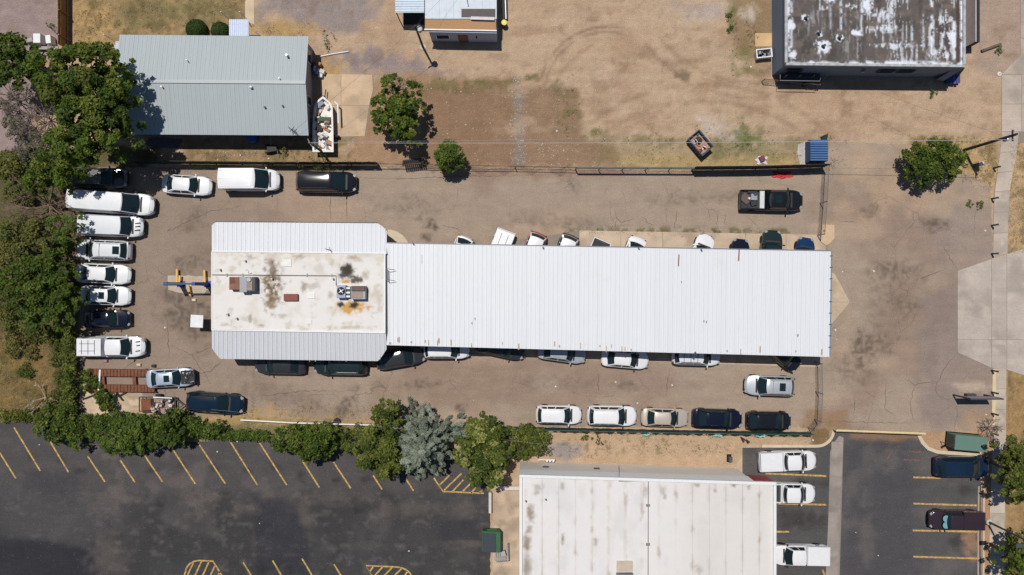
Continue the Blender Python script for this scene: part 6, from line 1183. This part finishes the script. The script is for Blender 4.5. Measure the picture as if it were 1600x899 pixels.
for k, (x, y, s_) in enumerate(((1120, 678, .9), (1008, 677, .6), (1185, 679, .8))): cloth('torn_sheet', x, y, s_, .3, simple('torn_teal', S(150, 196, 190), .7), ('torn pale teal plastic caught on the green fence, middle piece', 'torn pale teal plastic caught on the green fence, left piece', 'torn pale teal plastic caught on the green fence, right piece')[k], k + 8, .6)
pr_ = thing('white_pipe_rail', 'long white pipe rail on short posts along the lower dry grass', 'rail', at(530, 662)); MB().tube([at(379, 655, .55), at(460, 659.5, .55), at(580, 663, .5), at(692, 666, .5)], .075, 8).build('pipe', simple('rail_white', (.76, .74, .7), .5), pr_, smooth=True)
for x, y in ((381, 655), (450, 659), (520, 661.5), (590, 663.5), (680, 666)): MB().cyl(at(x, y), .06, .5, 6).build('post', simple('rail_white', 0), pr_)
rel(pr_)
# brown board fence, upper left
bf = thing('board_fence', 'tall brown wooden board fence in the upper left corner', 'fence', at(107, 40)); bw = simple('fence_wood', S(150, 112, 70), .9, var=.3, vscale=3)
for k in range(62):
    y = -60 + k * 2.25; MB().box(at(108 + random.uniform(-.1, .1), y, .95 + random.uniform(-.02, .02)), (.04, .13, 1.85)).build('board', bw, bf)
for z in (.5, 1.5): MB().box(at(109, 9, z), (.06, 8.6, .09)).build('stringer', bw, bf)
for y in (-50, -12, 26, 64): MB().box(at(109.5, y, .95), (.1, .1, 1.9)).build('post', bw, bf)
rel(bf)
t = wire_fence('low chain link fence panels in front of the loading deck', [(1190, 128), (1275, 137), (1276, 131)], 1.0, 1.35, linkm, simple('fence_post_rust', S(110, 88, 74), .7), wav=.01)
gw = tag(MB().tube([at(500, 89, .1), at(520, 85, .1), at(545, 81, .1)], .06, 6).build('white_pipe', white_trim, None), 'short white pipe lying on the ground right of the grey house', 'pipe')
tag(MB().tube([at(1532, 81, .15), at(1562, 70, .15)], .14, 8).build('fallen_log', simple('log', S(110, 92, 76), .9, var=.3), None), 'short fallen log on the gravel right of the flat roof', 'log')
t = thing('valve_cover', 'round white valve cover beside the sidewalk corner', 'cover', at(1561, 116)); MB().lathe((0, 0, 0), [(.2, 0), (.2, .08), (.17, .1)], 14).build('ring', white_trim, t); MB().lathe((0, 0, .1), [(.1, 0), (.1, .03)], 10).build('cap', simple('hatch_tan', 0), t)
# ------------------------------------------------------------------ vegetation
def leaf_material(name, trans=.35, rough=.6):
    m, nt, b = mat_nodes(name); L = nt.links; at_ = N(nt, 'ShaderNodeAttribute', attribute_name='Col'); L.new(at_.outputs['Color'], b.inputs['Base Color']); b.inputs['Roughness'].default_value = rough; b.inputs['Specular IOR Level'].default_value = .3
    tr = N(nt, 'ShaderNodeBsdfTranslucent'); L.new(at_.outputs['Color'], tr.inputs['Color']); mx = N(nt, 'ShaderNodeMixShader'); mx.inputs[0].default_value = trans
    L.new(b.outputs[0], mx.inputs[1]); L.new(tr.outputs[0], mx.inputs[2]); L.new(mx.outputs[0], nt.nodes['Material Output'].inputs['Surface']); MATS[name] = m; return m
LEAF = leaf_material('leaf', .42); DRY = leaf_material('dry_blade', .15, .9)
BARK = simple('bark', (.11, .085, .065), .9, var=.3, vscale=4, bump=.5); GREYBARK = simple('grey_bark', S(140, 122, 110), .9, var=.25, vscale=4)
def leaves(name, C, Nn, size, col, mat, parent, asp=.55):
    n = len(C); Nn = Nn / np.maximum(np.linalg.norm(Nn, axis=1, keepdims=True), 1e-6)
    rnd = RNG.normal(size=(n, 3)); T_ = np.cross(Nn, rnd); T_ /= np.maximum(np.linalg.norm(T_, axis=1, keepdims=True), 1e-6); B_ = np.cross(Nn, T_)
    s = size[:, None]; fold = Nn * s * RNG.uniform(-.25, .1, (n, 1))
    V_ = np.stack([C - T_ * s, C + B_ * s * asp + fold, C + T_ * s, C - B_ * s * asp + fold], 1).reshape(-1, 3)
    me = mesh_np(name, V_, np.arange(4 * n).reshape(n, 4)); set_col(me, np.repeat(col, 4, axis=0)); return link(name, me, parent, mat)
PAL = dict(elm=[(.090, .142, .018), (.122, .182, .022), (.060, .102, .016), (.180, .210, .034)], locust=[(.120, .155, .026), (.160, .195, .032), (.085, .120, .022), (.215, .235, .045)], olive=[(.155, .165, .038), (.20, .195, .052), (.105, .13, .030)], dark=[(.066, .112, .016), (.088, .140, .019), (.118, .158, .022)],
           spruce=[(.33, .38, .295), (.38, .43, .34), (.26, .315, .245), (.43, .475, .385)], bush=[(.045, .085, .016), (.060, .105, .020)], lime=[(.115, .175, .026), (.150, .210, .032), (.085, .140, .024)], yellow=[(.115, .155, .024), (.150, .185, .030), (.36, .37, .11), (.085, .125, .022)], sage=[(.19, .18, .13), (.24, .22, .17), (.14, .15, .10)])
def clump_cloud(blobs, pal, density, leaf, shell=.30, up=.5, jitter=.3):
    Cs, Ns, Ss, Ks = [], [], [], []
    pal = np.array(PAL[pal])
    for (c, r) in blobs:
        n = int(density * r * r); d = RNG.normal(size=(n, 3)); d /= np.linalg.norm(d, axis=1, keepdims=True); d[:, 2] = np.where(d[:, 2] < -.3, -d[:, 2], d[:, 2])
        rr = r * (shell + (1 - shell) * RNG.random((n, 1)) ** .6) * (1 + RNG.normal(size=(n, 1)) * .06); p = np.array(c) + d * rr * np.array([1, 1, .8])
        nn = d * .7 + np.array([0, 0, up]) + RNG.normal(size=(n, 3)) * .55
        base = pal[RNG.integers(len(pal))] * RNG.uniform(.7, 1.25); k = base * RNG.uniform(1 - jitter, 1 + jitter, (n, 1)); alt = RNG.random(n) < .25; k[alt] = pal[RNG.integers(len(pal), size=alt.sum())]
        Cs.append(p); Ns.append(nn); Ss.append(RNG.uniform(.5, 1.45, n) * leaf); Ks.append(k)
    return np.concatenate(Cs), np.concatenate(Ns), np.concatenate(Ss), np.concatenate(Ks)
def trunk(parent, base, h, r, tips, mat=BARK):
    mb = MB(); b0 = Vector(base); top = b0 + Vector((random.uniform(-.1, .1) * h, random.uniform(-.1, .1) * h, h * .55)); mb.tube([b0, b0.lerp(top, .5) + Vector((.05, .03, 0)), top], [r * 1.25, r, r * .7], 8); mb.build('trunk', mat, parent, smooth=True)
    for t in tips:
        t = Vector(t); s = b0.lerp(top, random.uniform(.55, 1.0)); m = s.lerp(t, .5) + Vector((random.uniform(-.2, .2), random.uniform(-.2, .2), .15 * h * random.uniform(.2, .8)))
        MB().tube([s, m, t], [r * .5, r * .3, r * .08], 5).build('limb', mat, parent, smooth=True)
def tree(name, label, px, py, rpx, h, pal='elm', nb=26, leaf=.16, density=420, subs=None, cat='tree', base=None, group=None, zlow=.35, small=.30, nlimb=7, tr=None, crown='crown', trans=None):
    hc = h * .7; t = thing(name, label, cat, G(px, py, hc).xy.to_3d(), 0, group); o = Vector(t.location); blobs = []
    areas = subs or [(px, py, rpx)]
    tot = sum(a[2] ** 2 for a in areas)
    for (ax, ay, ar) in areas:
        k = max(3, int(1.7 * nb * ar * ar / tot)); Rm = ar / 16 * (1 - hc / CAM_H); cc = G(ax, ay, hc)
        for i in range(k):
            an = i * 2.399 + random.uniform(-.4, .4); q = math.sqrt((i + .5) / k); rho = Rm * .90 * q; zz = h * (zlow + (1 - zlow) * (1 - .75 * q * q)) * random.uniform(.82, 1.0); r = Rm * small * .80 * random.uniform(.6, 1.4) * (1.15 - .35 * q)
            r = max(r, .12 if cat == 'weeds' else .28); blobs.append((np.array([cc.x - o.x + rho * math.cos(an), cc.y - o.y + rho * math.sin(an), max(zz - r * .6, r * .7)]), r))
    C, Nn, s, k = clump_cloud(blobs, pal, density, leaf); leaves(crown, C, Nn, s, k, LEAF, t)
    trunk(t, (0, 0, 0), h, tr or max(.06, h * .022), [b_[0] for b_ in random.sample(blobs, min(nlimb, len(blobs)))]); return t
def bare(name, label, px, py, rpx, h, n1=9, seed=1, mat=GREYBARK, cat='tree', lean=None, depth=4, r0=.06):
    rs = random.Random(seed); t = thing(name, label, cat, G(px, py, h * .5).xy.to_3d()); Rm = rpx / 16; br = []
    def grow(p, d, l, r, dep):
        q = p + d * l; br.append((p, p.lerp(q, .5) + Vector((rs.uniform(-.06, .06), rs.uniform(-.06, .06), .02)) * l, q, r))
        if dep > 0:
            for _ in range(rs.choice([2, 3, 3])):
                e = Vector((rs.gauss(0, .55), rs.gauss(0, .55), rs.gauss(.05, .35))); grow(p.lerp(q, rs.uniform(.5, 1)), (d + e).normalized(), l * rs.uniform(.5, .8), r * .58, dep - 1)
    for i in range(n1):
        a = 2 * math.pi * i / n1 + rs.uniform(-.3, .3); d = Vector((math.cos(a), math.sin(a), rs.uniform(.35, 1.1))).normalized()
        grow(Vector((0, 0, h * .15)), d, Rm * rs.uniform(.38, .55), r0, depth)
    mb = MB(); [mb.tube([a, m, q], [r, r * .8, r * .55], 4, False) for a, m, q, r in br if r > r0 * .3]; mb.build('branches', mat, t)
    mb = MB(); [mb.tube([a, m, q], [max(r, .012), max(r * .8, .011), max(r * .55, .009)], 3, False) for a, m, q, r in br if r <= r0 * .3]; mb.build('twigs', mat, t); MB().tube([(0, 0, 0), (0, 0, h * .2)], [r0 * 1.6, r0 * 1.3], 7).build('trunk', mat, t); return t
# left side
tree('elm_tree', 'very large dark green tree overhanging the left end of the grey house', 135, 150, 75, 10.6, 'elm', 130, .15, 420, subs=[(68, 112, 30), (108, 100, 32), (150, 92, 30), (182, 102, 26), (95, 145, 34), (140, 140, 38), (182, 142, 32), (120, 182, 36), (165, 180, 36), (196, 178, 22), (105, 222, 32), (145, 222, 34), (182, 222, 24), (85, 250, 24), (125, 245, 22)], small=.42, zlow=.45, nlimb=16, tr=.28)
tree('elm_tree', 'dark green tree cut by the upper left corner of the picture', 14, 92, 46, 7, 'dark', 34, .15, 420, subs=[(8, 75, 30), (32, 88, 24), (10, 115, 26), (35, 120, 18)], small=.42)
bare('bare_tree', 'leafless grey tree left of the large dark green tree', 50, 175, 58, 5.5, 11, 3)
bare('dead_branches', 'brown bare branches showing through the very large dark green tree', 152, 122, 30, 10.2, 8, 51, simple('twig_brown', S(150, 122, 96), .9, var=.3), 'branches')
bare('bare_shrub', 'leafless grey shrub at the left edge above the brush heap', 10, 150, 40, 3.5, 9, 8)
tree('shrub', 'grey sage shrub under the leafless grey tree', 30, 205, 30, 2.0, 'sage', 30, .10, 380, subs=[(20, 195, 22), (60, 215, 20), (75, 165, 16), (35, 240, 22), (8, 160, 18)], small=.42, cat='shrub', tr=.04)
bare('brush_heap', 'wide leafless brush heap at the left edge beside the white vans', 60, 318, 66, 5.0, 14, 5, simple('brush_brown', S(140, 116, 98), .9, var=.3), 'brush')
bare('dead_branches', 'tan dead branches sticking out beside the white sedans', 112, 415, 30, 2.4, 7, 9, simple('brush_tan', S(160, 132, 100), .9, var=.3), 'branches')
bare('dead_branches', 'grey dead branches on top of the left hand green tree', 55, 466, 26, 6.5, 8, 12)
tree('shrub', 'green shrub mass left of the dusty dark car', 85, 275, 34, 6.0, 'elm', 40, .13, 430, subs=[(70, 262, 28), (100, 278, 24), (48, 285, 22), (100, 258, 20)], small=.4, cat='shrub', tr=.06)
tree('shrub', 'dull olive shrub at the left edge level with the passenger van', 15, 262, 30, 2.4, 'olive', 20, .12, 400, subs=[(12, 258, 28), (22, 298, 24)], small=.4, cat='shrub', tr=.05)
tree('shrub', 'green shrub growing out beside the cargo van tail', 112, 352, 18, 5.5, 'lime', 20, .12, 430, subs=[(116, 345, 13), (100, 368, 18), (86, 350, 16)], small=.42, cat='shrub', tr=.05)
tree('shrub', 'wide olive green thicket at the left edge below the brush heap', 40, 372, 42, 4.6, 'olive', 46, .13, 420, subs=[(15, 365, 30), (50, 368, 28), (35, 395, 26), (10, 400, 26), (75, 385, 20)], small=.4, cat='shrub', tr=.06)
tree('elm_tree', 'broad dark green tree on the left beside the white sedans', 72, 445, 55, 6.2, 'dark', 80, .14, 430, subs=[(40, 425, 30), (78, 412, 26), (100, 438, 24), (65, 455, 32), (102, 468, 26), (30, 462, 24), (90, 495, 24), (55, 495, 24), (112, 492, 16), (10, 440, 26)], small=.42, zlow=.5, nlimb=14, tr=.2)
tree('vine_hedge', 'narrow vine covered fence line left of the rack pickup', 112, 580, 30, 1.9, 'locust', 70, .10, 430, subs=[(106, 520 + 13 * i, 12) for i in range(11)], small=.5, cat='hedge', tr=.05, zlow=.6)
tree('shrub', 'olive bush in the dry grass at the left edge, upper of two', 30, 548, 20, 1.3, 'olive', 14, .09, 420, subs=[(18, 545, 16), (45, 552, 12)], small=.4, cat='shrub', tr=.03)
tree('shrub', 'small dark bush in the dry grass, lower of two', 38, 580, 14, .9, 'dark', 8, .08, 420, small=.42, cat='shrub', tr=.03)
tree('shrub', 'leafy bush around the left end of the rusty ramp', 136, 595, 18, 1.3, 'elm', 16, .10, 420, subs=[(134, 590, 12), (146, 600, 10), (132, 606, 9)], small=.45, cat='shrub', tr=.03)
tree('shrub', 'leafy bush just below the rusty ramp', 160, 627, 20, 1.8, 'dark', 18, .11, 430, subs=[(158, 622, 14), (165, 634, 12)], small=.45, cat='shrub', tr=.04)
bare('fallen_branch', 'pale fallen branch lying in the dry grass at lower left', 68, 622, 34, .8, 4, 21, simple('pale_branch', S(196, 176, 150), .9, var=.2), 'branch')
tree('shrub', 'olive thicket at the left edge below the broad dark green tree', 25, 505, 34, 2.2, 'olive', 40, .11, 420, subs=[(12, 498, 24), (45, 512, 22), (75, 525, 18), (20, 525, 16), (8, 478, 18)], small=.42, cat='shrub', tr=.04)
tree('hedge_row', 'low green growth along the lower left lot edge', 25, 648, 30, 1.0, 'locust', 40, .09, 420, subs=[(5, 650, 10), (20, 650, 10), (36, 650, 11), (50, 645, 11), (88, 640, 14), (75, 628, 10)], small=.5, cat='hedge', tr=.03)
tree('shrub', 'olive undergrowth along the left side of the vine covered fence', 88, 580, 20, 1.4, 'olive', 36, .09, 420, subs=[(88, 540, 13), (84, 562, 12), (92, 590, 13), (90, 615, 13)], small=.45, cat='shrub', tr=.03)
# hedge along the lower lot
tree('hedge_shrub', 'dark green hedge shrub at the left end of the lower hedge', 90, 664, 34, 2.6, 'elm', 50, .12, 430, subs=[(70, 655, 20), (98, 655, 22), (112, 672, 22), (85, 678, 18), (60, 672, 14), (118, 695, 14)], small=.42, cat='shrub', tr=.08)
tree('hedge_row', 'bright green low hedge behind the ramp and trailer', 215, 660, 80, 1.9, 'lime', 90, .11, 430, subs=[(135, 662, 16), (160, 662, 18), (185, 660, 18), (210, 662, 18), (235, 664, 15), (285, 660, 16), (305, 666, 16), (325, 672, 14), (340, 668, 12), (150, 680, 15)], small=.45, cat='hedge', tr=.05, zlow=.5)
tree('hedge_tree', 'bushy green tree leaning over the yellow stall lines in the hedge middle', 190, 690, 30, 3.6, 'lime', 40, .12, 430, subs=[(172, 695, 20), (198, 690, 24), (215, 675, 16), (222, 698, 14)], small=.4, tr=.08)
tree('hedge_tree', 'dark green hedge tree right of the bushy bright one', 258, 668, 28, 3.8, 'dark', 34, .13, 430, subs=[(265, 655, 18), (252, 678, 22), (272, 685, 18), (240, 690, 14)], small=.42, tr=.08)
tree('hedge_row', 'trimmed low green hedge strip between the dark car and the lot', 350, 678, 60, 1.0, 'lime', 70, .09, 430, subs=[(300 + 14 * i, 677 + .6 * i, 9) for i in range(9)], small=.55, cat='hedge', tr=.03, zlow=.7)
tree('round_tree', 'dark green round tree in the hedge above three yellow stall lines', 488, 692, 42, 4.6, 'elm', 66, .12, 430, subs=[(440, 690, 22), (465, 688, 26), (492, 692, 30), (512, 680, 20), (478, 708, 20)], small=.38, tr=.1)
tree('shrub', 'yellowish green shrub squeezed between the round tree and the tall tree', 538, 688, 18, 2.6, 'locust', 16, .10, 430, subs=[(536, 682, 14), (542, 698, 13), (560, 676, 12)], small=.45, cat='shrub', tr=.05)
tree('maple_tree', 'tall green tree left of the blue spruce', 595, 695, 46, 6.2, 'locust', 90, .13, 430, subs=[(600, 645, 22), (612, 668, 20), (580, 690, 26), (605, 700, 28), (575, 718, 22), (600, 735, 20), (620, 725, 18), (555, 700, 14), (618, 640, 12), (585, 668, 14)], small=.36, tr=.14, nlimb=12)
tree('leafy_tree', 'yellowish green tree right of the blue spruce', 758, 706, 52, 6.6, 'yellow', 100, .13, 430, subs=[(755, 672, 26), (735, 692, 24), (770, 690, 26), (725, 715, 20), (755, 718, 30), (782, 712, 24), (745, 742, 22), (775, 742, 20), (765, 755, 14)], small=.36, tr=.15, nlimb=12)
tree('shrub', 'green shrub tree at the left end of the green fence', 820, 688, 34, 3.2, 'locust', 44, .11, 430, subs=[(808, 680, 20), (832, 686, 22), (850, 684, 13), (812, 704, 18), (838, 702, 14)], small=.4, cat='shrub', tr=.07)
# blue spruce: whorls of drooping needle-covered branches
sp = thing('blue_spruce', 'silvery blue spruce in the middle of the lower tree row', 'tree', G(660, 696, 3.5).xy.to_3d())
MB().tube([(0, 0, 0), (0, 0, 7.2)], [.2, .03], 8).build('trunk', BARK, sp); Cs, Ns, Ss, Ks = [], [], [], []; pal = np.array(PAL['spruce']); mbr = MB()
for i in range(120):
    q = i / 120; z = .4 + 6.6 * q; ln = 3.75 * (1 - q) ** .75 * random.uniform(.68, 1.15) + .2; an = i * 2.39996 + random.uniform(-.35, .35); d = np.array([math.cos(an), math.sin(an), 0]); pd = np.array([-d[1], d[0], 0]); tip = d * ln + np.array([0, 0, z + .15 - ln * .05]); mbr.tube([(0, 0, z), tuple(tip)], [.03, .008], 3, False)
    b0 = pal[RNG.integers(len(pal))] * RNG.uniform(.75, 1.15)
    for k in range(3 + int(ln * 3.2)):
        u = random.uniform(.35, 1.0); c = np.array([0, 0, z]) + u * (tip - np.array([0, 0, z])) + pd * random.gauss(0, .13) * ln * (1.15 - u * .7) + np.array([0, 0, random.uniform(-.06, .1)]); r = random.uniform(.12, .24); n = int(3600 * r * r) + 20
        dd = RNG.normal(size=(n, 3)); dd /= np.linalg.norm(dd, axis=1, keepdims=True); dd[:, 2] = np.abs(dd[:, 2]) - .25; Cs.append(c + dd * r * RNG.uniform(.5, 1.1, (n, 1)) * np.array([1, 1, .75]) + np.outer(RNG.normal(size=n) * r * .5, d)); Ns.append(dd * .6 + RNG.normal(size=(n, 3)) * .6 + np.array([0, 0, .4])); Ss.append(RNG.uniform(.05, .10, n)); Ks.append(b0 * random.uniform(.8, 1.2) * RNG.uniform(.75, 1.25, (n, 1)))
leaves('crown', np.concatenate(Cs), np.concatenate(Ns), np.concatenate(Ss), np.concatenate(Ks), LEAF, sp, .4); mbr.build('branches', BARK, sp)
# vacant lot, right verge, lower right
tree('elm_tree', 'dark green tree right of the concrete pad in the vacant lot', 620, 172, 46, 6.2, 'elm', 70, .14, 430, subs=[(612, 130, 20), (645, 140, 18), (595, 165, 22), (625, 168, 26), (650, 165, 16), (600, 190, 20), (628, 198, 24), (640, 215, 14), (585, 180, 10)], small=.38, tr=.12, nlimb=12)
bare('dead_branches', 'leafless grey branches at the top of the vacant lot tree', 610, 128, 28, 5.5, 8, 31)
tree('round_tree', 'small round bright green tree growing over the yard fence', 702, 242, 25, 4.6, 'lime', 34, .10, 440, small=.36, tr=.07)
tree('shrub_tree', 'bushy green tree beside the power pole on the right', 1463, 250, 46, 4.0, 'elm', 90, .11, 440, subs=[(1440, 245, 26), (1470, 240, 28), (1495, 245, 20), (1450, 265, 26), (1480, 265, 22), (1430, 262, 14), (1498, 262, 12), (1465, 228, 14)], small=.36, tr=.08)
tree('street_tree', 'large green tree cut by the right edge beside the dark blue car', 1592, 735, 46, 7.0, 'locust', 50, .13, 430, subs=[(1585, 705, 22), (1602, 715, 26), (1590, 745, 26), (1605, 765, 26), (1588, 775, 18), (1610, 740, 30)], small=.4, tr=.16)
tree('street_tree', 'dark green tree in the lower right corner', 1588, 872, 34, 5.5, 'elm', 34, .13, 430, subs=[(1588, 862, 18), (1600, 880, 22), (1580, 890, 16), (1606, 850, 18)], small=.42, tr=.12)
bare('crabapple', 'leafless grey pink shrub beside the street tree', 1556, 672, 22, 3.0, 9, 41, simple('pink_twig', S(140, 122, 112), .9, var=.3), 'shrub')
for k, (x, y, r_, lab) in enumerate(((305, 45, 16.5, 'round trimmed green bush, left of two behind the grey house'), (342, 47, 14.5, 'round trimmed green bush, right of two behind the grey house'))):
    t = thing('round_bush', lab, 'bush', G(x, y, .8).xy.to_3d()); n = 5200; d = RNG.normal(size=(n, 3)); d /= np.linalg.norm(d, axis=1, keepdims=True); d[:, 2] = np.abs(d[:, 2]); rr = r_ / 16 * .97; p = d * rr * (1 + RNG.normal(size=(n, 1)) * .025) * np.array([1, 1, 1.15]) + np.array([0, 0, .25]); leaves('foliage', p, d + RNG.normal(size=(n, 3)) * .35, RNG.uniform(.05, .09, n), np.array(PAL['bush'])[RNG.integers(2, size=n)] * RNG.uniform(.8, 1.2, (n, 1)), LEAF, t); MB().lathe((0, 0, .1), [(rr * .5, 0), (rr * .85, .4), (rr * .7, .9), (rr * .2, 1.1)], 14).build('core', simple('bush_core', (.02, .03, .012), .95), t)
for k, (x, y, r_, h_, lab) in enumerate(((81, 40, 7, 1.4, 'small green sapling left of the brown board fence'), (510, 60, 12, .9, 'weedy green clump at the upper right corner of the grey house'), (1515, 318, 4, .25, 'small green weed on the asphalt near the sidewalk, left of two'), (1529, 320, 6, .3, 'small green weed on the asphalt near the sidewalk, right of two'), (505, 252, 26, 1.6, 'green bush growing over the fence beside the boat'), (916, 683, 5, .7, 'small green weed tuft below the green fence, left of two'), (935, 684, 8, 1.0, 'larger green weed tuft below the green fence, right of two'), (1562, 77, 5, .6, 'small green plant at the end of the fallen log'), (1459, 144, 5, .4, 'small green weed below the flat roofed building'), (1258, 131, 7, .5, 'green weeds at the chain link panels by the loading deck'), (1140, 25, 7, .5, 'green weeds growing along the dirt lot edge, upper clump'), (1142, 45, 6, .4, 'green weeds growing along the dirt lot edge, lower clump'), (440, 236, 8, .8, 'green weeds beside the yard cart'), (850, 706, 12, .9, 'grey green shrub at the corner of the beige wall'))):
    tree('weed_clump', lab, x, y, r_, h_, 'lime' if k % 3 else 'elm', 10, .065, 420, subs=[(x + random.gauss(0, r_ * .5), y + random.gauss(0, r_ * .5), r_ * random.uniform(.2, .5)) for _ in range(7)], cat='weeds', small=.5, tr=.015, nlimb=3)
# ground cover nobody could count
def tufts(name, label, n, painter, cols, hgt, wid, kind='stuff', z=.0):
    P = np.stack([RNG.uniform(-40, 1640, n), RNG.uniform(-30, 930, n)], 1); keep = RNG.random(n) < painter(P); P = P[keep]; n = len(P)
    b = np.stack([(P[:, 0] - 800) / 16, -(P[:, 1] - 449.5) / 16, np.full(n, z)], 1); k = 5; b = np.repeat(b, k, 0) + np.column_stack([RNG.normal(size=(n * k, 2)) * .07, np.zeros(n * k)])
    a = RNG.uniform(0, 6.28, n * k); lean = RNG.uniform(.2, 1.0, n * k) * hgt; tip = b + np.column_stack([np.cos(a) * lean, np.sin(a) * lean, RNG.uniform(.4, 1, n * k) * hgt]); wv = np.column_stack([-np.sin(a), np.cos(a), np.zeros(n * k)]) * wid * RNG.uniform(.6, 1.4, (n * k, 1))
    V_ = np.stack([b - wv, b + wv, tip], 1).reshape(-1, 3); me = mesh_np(name, V_, np.arange(len(V_)).reshape(-1, 3)); C = np.array(cols)[RNG.integers(len(cols), size=n * k)] * RNG.uniform(.75, 1.25, (n * k, 1)); set_col(me, np.repeat(C, 3, 0)); o = link(name, me, None, DRY); return tag(o, label, name.replace('_', ' '), None, kind)
GR = [(.06, .085, .025), (.085, .105, .035), (.10, .11, .05)]; DR = [(.42, .30, .14), (.34, .25, .12), (.48, .37, .20), (.25, .20, .10)]
def m_dry(P):
    return np.clip(.8 * pmask(P, [(-40, 520), (40, 500), (95, 550), (92, 640), (-40, 655)], 8, 14, 501) + .8 * rect(P, 365, 632, 600, 664, 5, 10, 502, 12) + .6 * rect(P, 300, 232, 500, 250, 5, 10, 503, 12) + .6 * ell(P, 140, 45, 26, 38, 0, .5, 1, 504) + .5 * ell(P, 445, 48, 48, 14, 0, .5, 1, 505) + .7 * pmask(P, [(1425, 214), (1562, 216), (1552, 300), (1500, 285), (1425, 265)], 6, 10, 506) + .5 * ((P[:, 0] > 1578) & (P[:, 1] > 215) & (P[:, 1] < 395)) + .3 * rect(P, 960, 240, 1290, 262, 5, 12, 507) + .25 * rect(P, 115, 0, 382, 54, 5, 12, 508) + .25 * ((P[:, 0] > 1575) & (P[:, 1] > 590)) + .4 * rect(P, 1255, 640, 1300, 700, 5, 8, 509), 0, 1) * sm(.35, .6, fbm(P[:, 0], P[:, 1], 12, 4, 510))
def m_green(P):
    g = fbm(P[:, 0], P[:, 1], 10, 4, 520); return np.clip(.7 * pmask(P, [(-40, 230), (60, 225), (120, 260), (124, 650), (-40, 660)], 8, 14, 521) + .9 * rect(P, 300, 666, 760, 688, 4, 6, 522) + .8 * rect(P, 880, 357, 1240, 366, 3, 5, 523) + .6 * ell(P, 1150, 215, 40, 20, 0, .6, 1.4, 524, 9) + .5 * rect(P, 1145, 40, 1185, 110, 6, 10, 525) + .4 * ell(P, 700, 134, 70, 10, 3, .6, 1.4, 526, 9) + .5 * ell(P, 888, 165, 18, 34, 15, .6, 1.4, 527, 8) + .4 * rect(P, 930, 216, 1290, 232, 5, 10, 528) + .4 * rect(P, 865, 678, 1140, 712, 5, 8, 529) + .6 * rect(P, 1440, 214, 1500, 224, 3, 5, 530) + .3 * rect(P, 185, 0, 382, 50, 5, 12, 531) + .35 * rect(P, 215, 246, 560, 268, 3, 6, 532) + .5 * ell(P, 1300, 240, 16, 18, 0, .6, 1.3, 533, 8), 0, 1) * sm(.45, .65, g)
tufts('dry_grass', 'straw coloured dry grass tufts along verges and fences', 170000, m_dry, DR, .20, .015)
tufts('green_weeds', 'low green weeds scattered along fences and dirt edges', 130000, m_green, GR, .14, .02)
def m_stone(P): return np.clip(.9 * rect(P, 800, 120, 822, 258, 4, 8, 540, 10) + .5 * rect(P, 830, 225, 900, 262, 5, 8, 541) + .35 * ell(P, 1170, 22, 18, 16, 0, .6, 1, 542) + .25 * rect(P, 330, 236, 430, 250, 4, 6, 543) + .12 * rect(P, 640, 130, 960, 262, 8, 8, 544) + .3 * ((P[:, 0] > 1575) & (P[:, 1] > 215) & (P[:, 1] < 395)), 0, 1)
n = 42000; P = np.stack([RNG.uniform(320, 1640, n), RNG.uniform(0, 400, n)], 1); P = P[RNG.random(n) < m_stone(P)]; n = len(P); c = np.stack([(P[:, 0] - 800) / 16, -(P[:, 1] - 449.5) / 16, np.full(n, .02)], 1); r_ = RNG.uniform(.02, .075, n)
oc = np.array([(1, 0, 0), (0, 1, 0), (-1, 0, 0), (0, -1, 0), (0, 0, .7)]); V_ = (c[:, None, :] + oc[None] * r_[:, None, None] * RNG.uniform(.7, 1.3, (n, 5, 1))).reshape(-1, 3); Q = (np.arange(n)[:, None, None] * 5 + np.array([(0, 1, 4), (1, 2, 4), (2, 3, 4), (3, 0, 4)])[None]).reshape(-1, 3)
me = mesh_np('loose_stones', V_, Q); set_col(me, np.repeat(np.array([(.55, .5, .45), (.3, .26, .23), (.42, .36, .3), (.2, .18, .17)])[RNG.integers(4, size=n)], 5, 0)); tag(link('loose_stones', me, None, DRY), 'loose pale stones scattered on the vacant lot', 'stones', None, 'stuff')
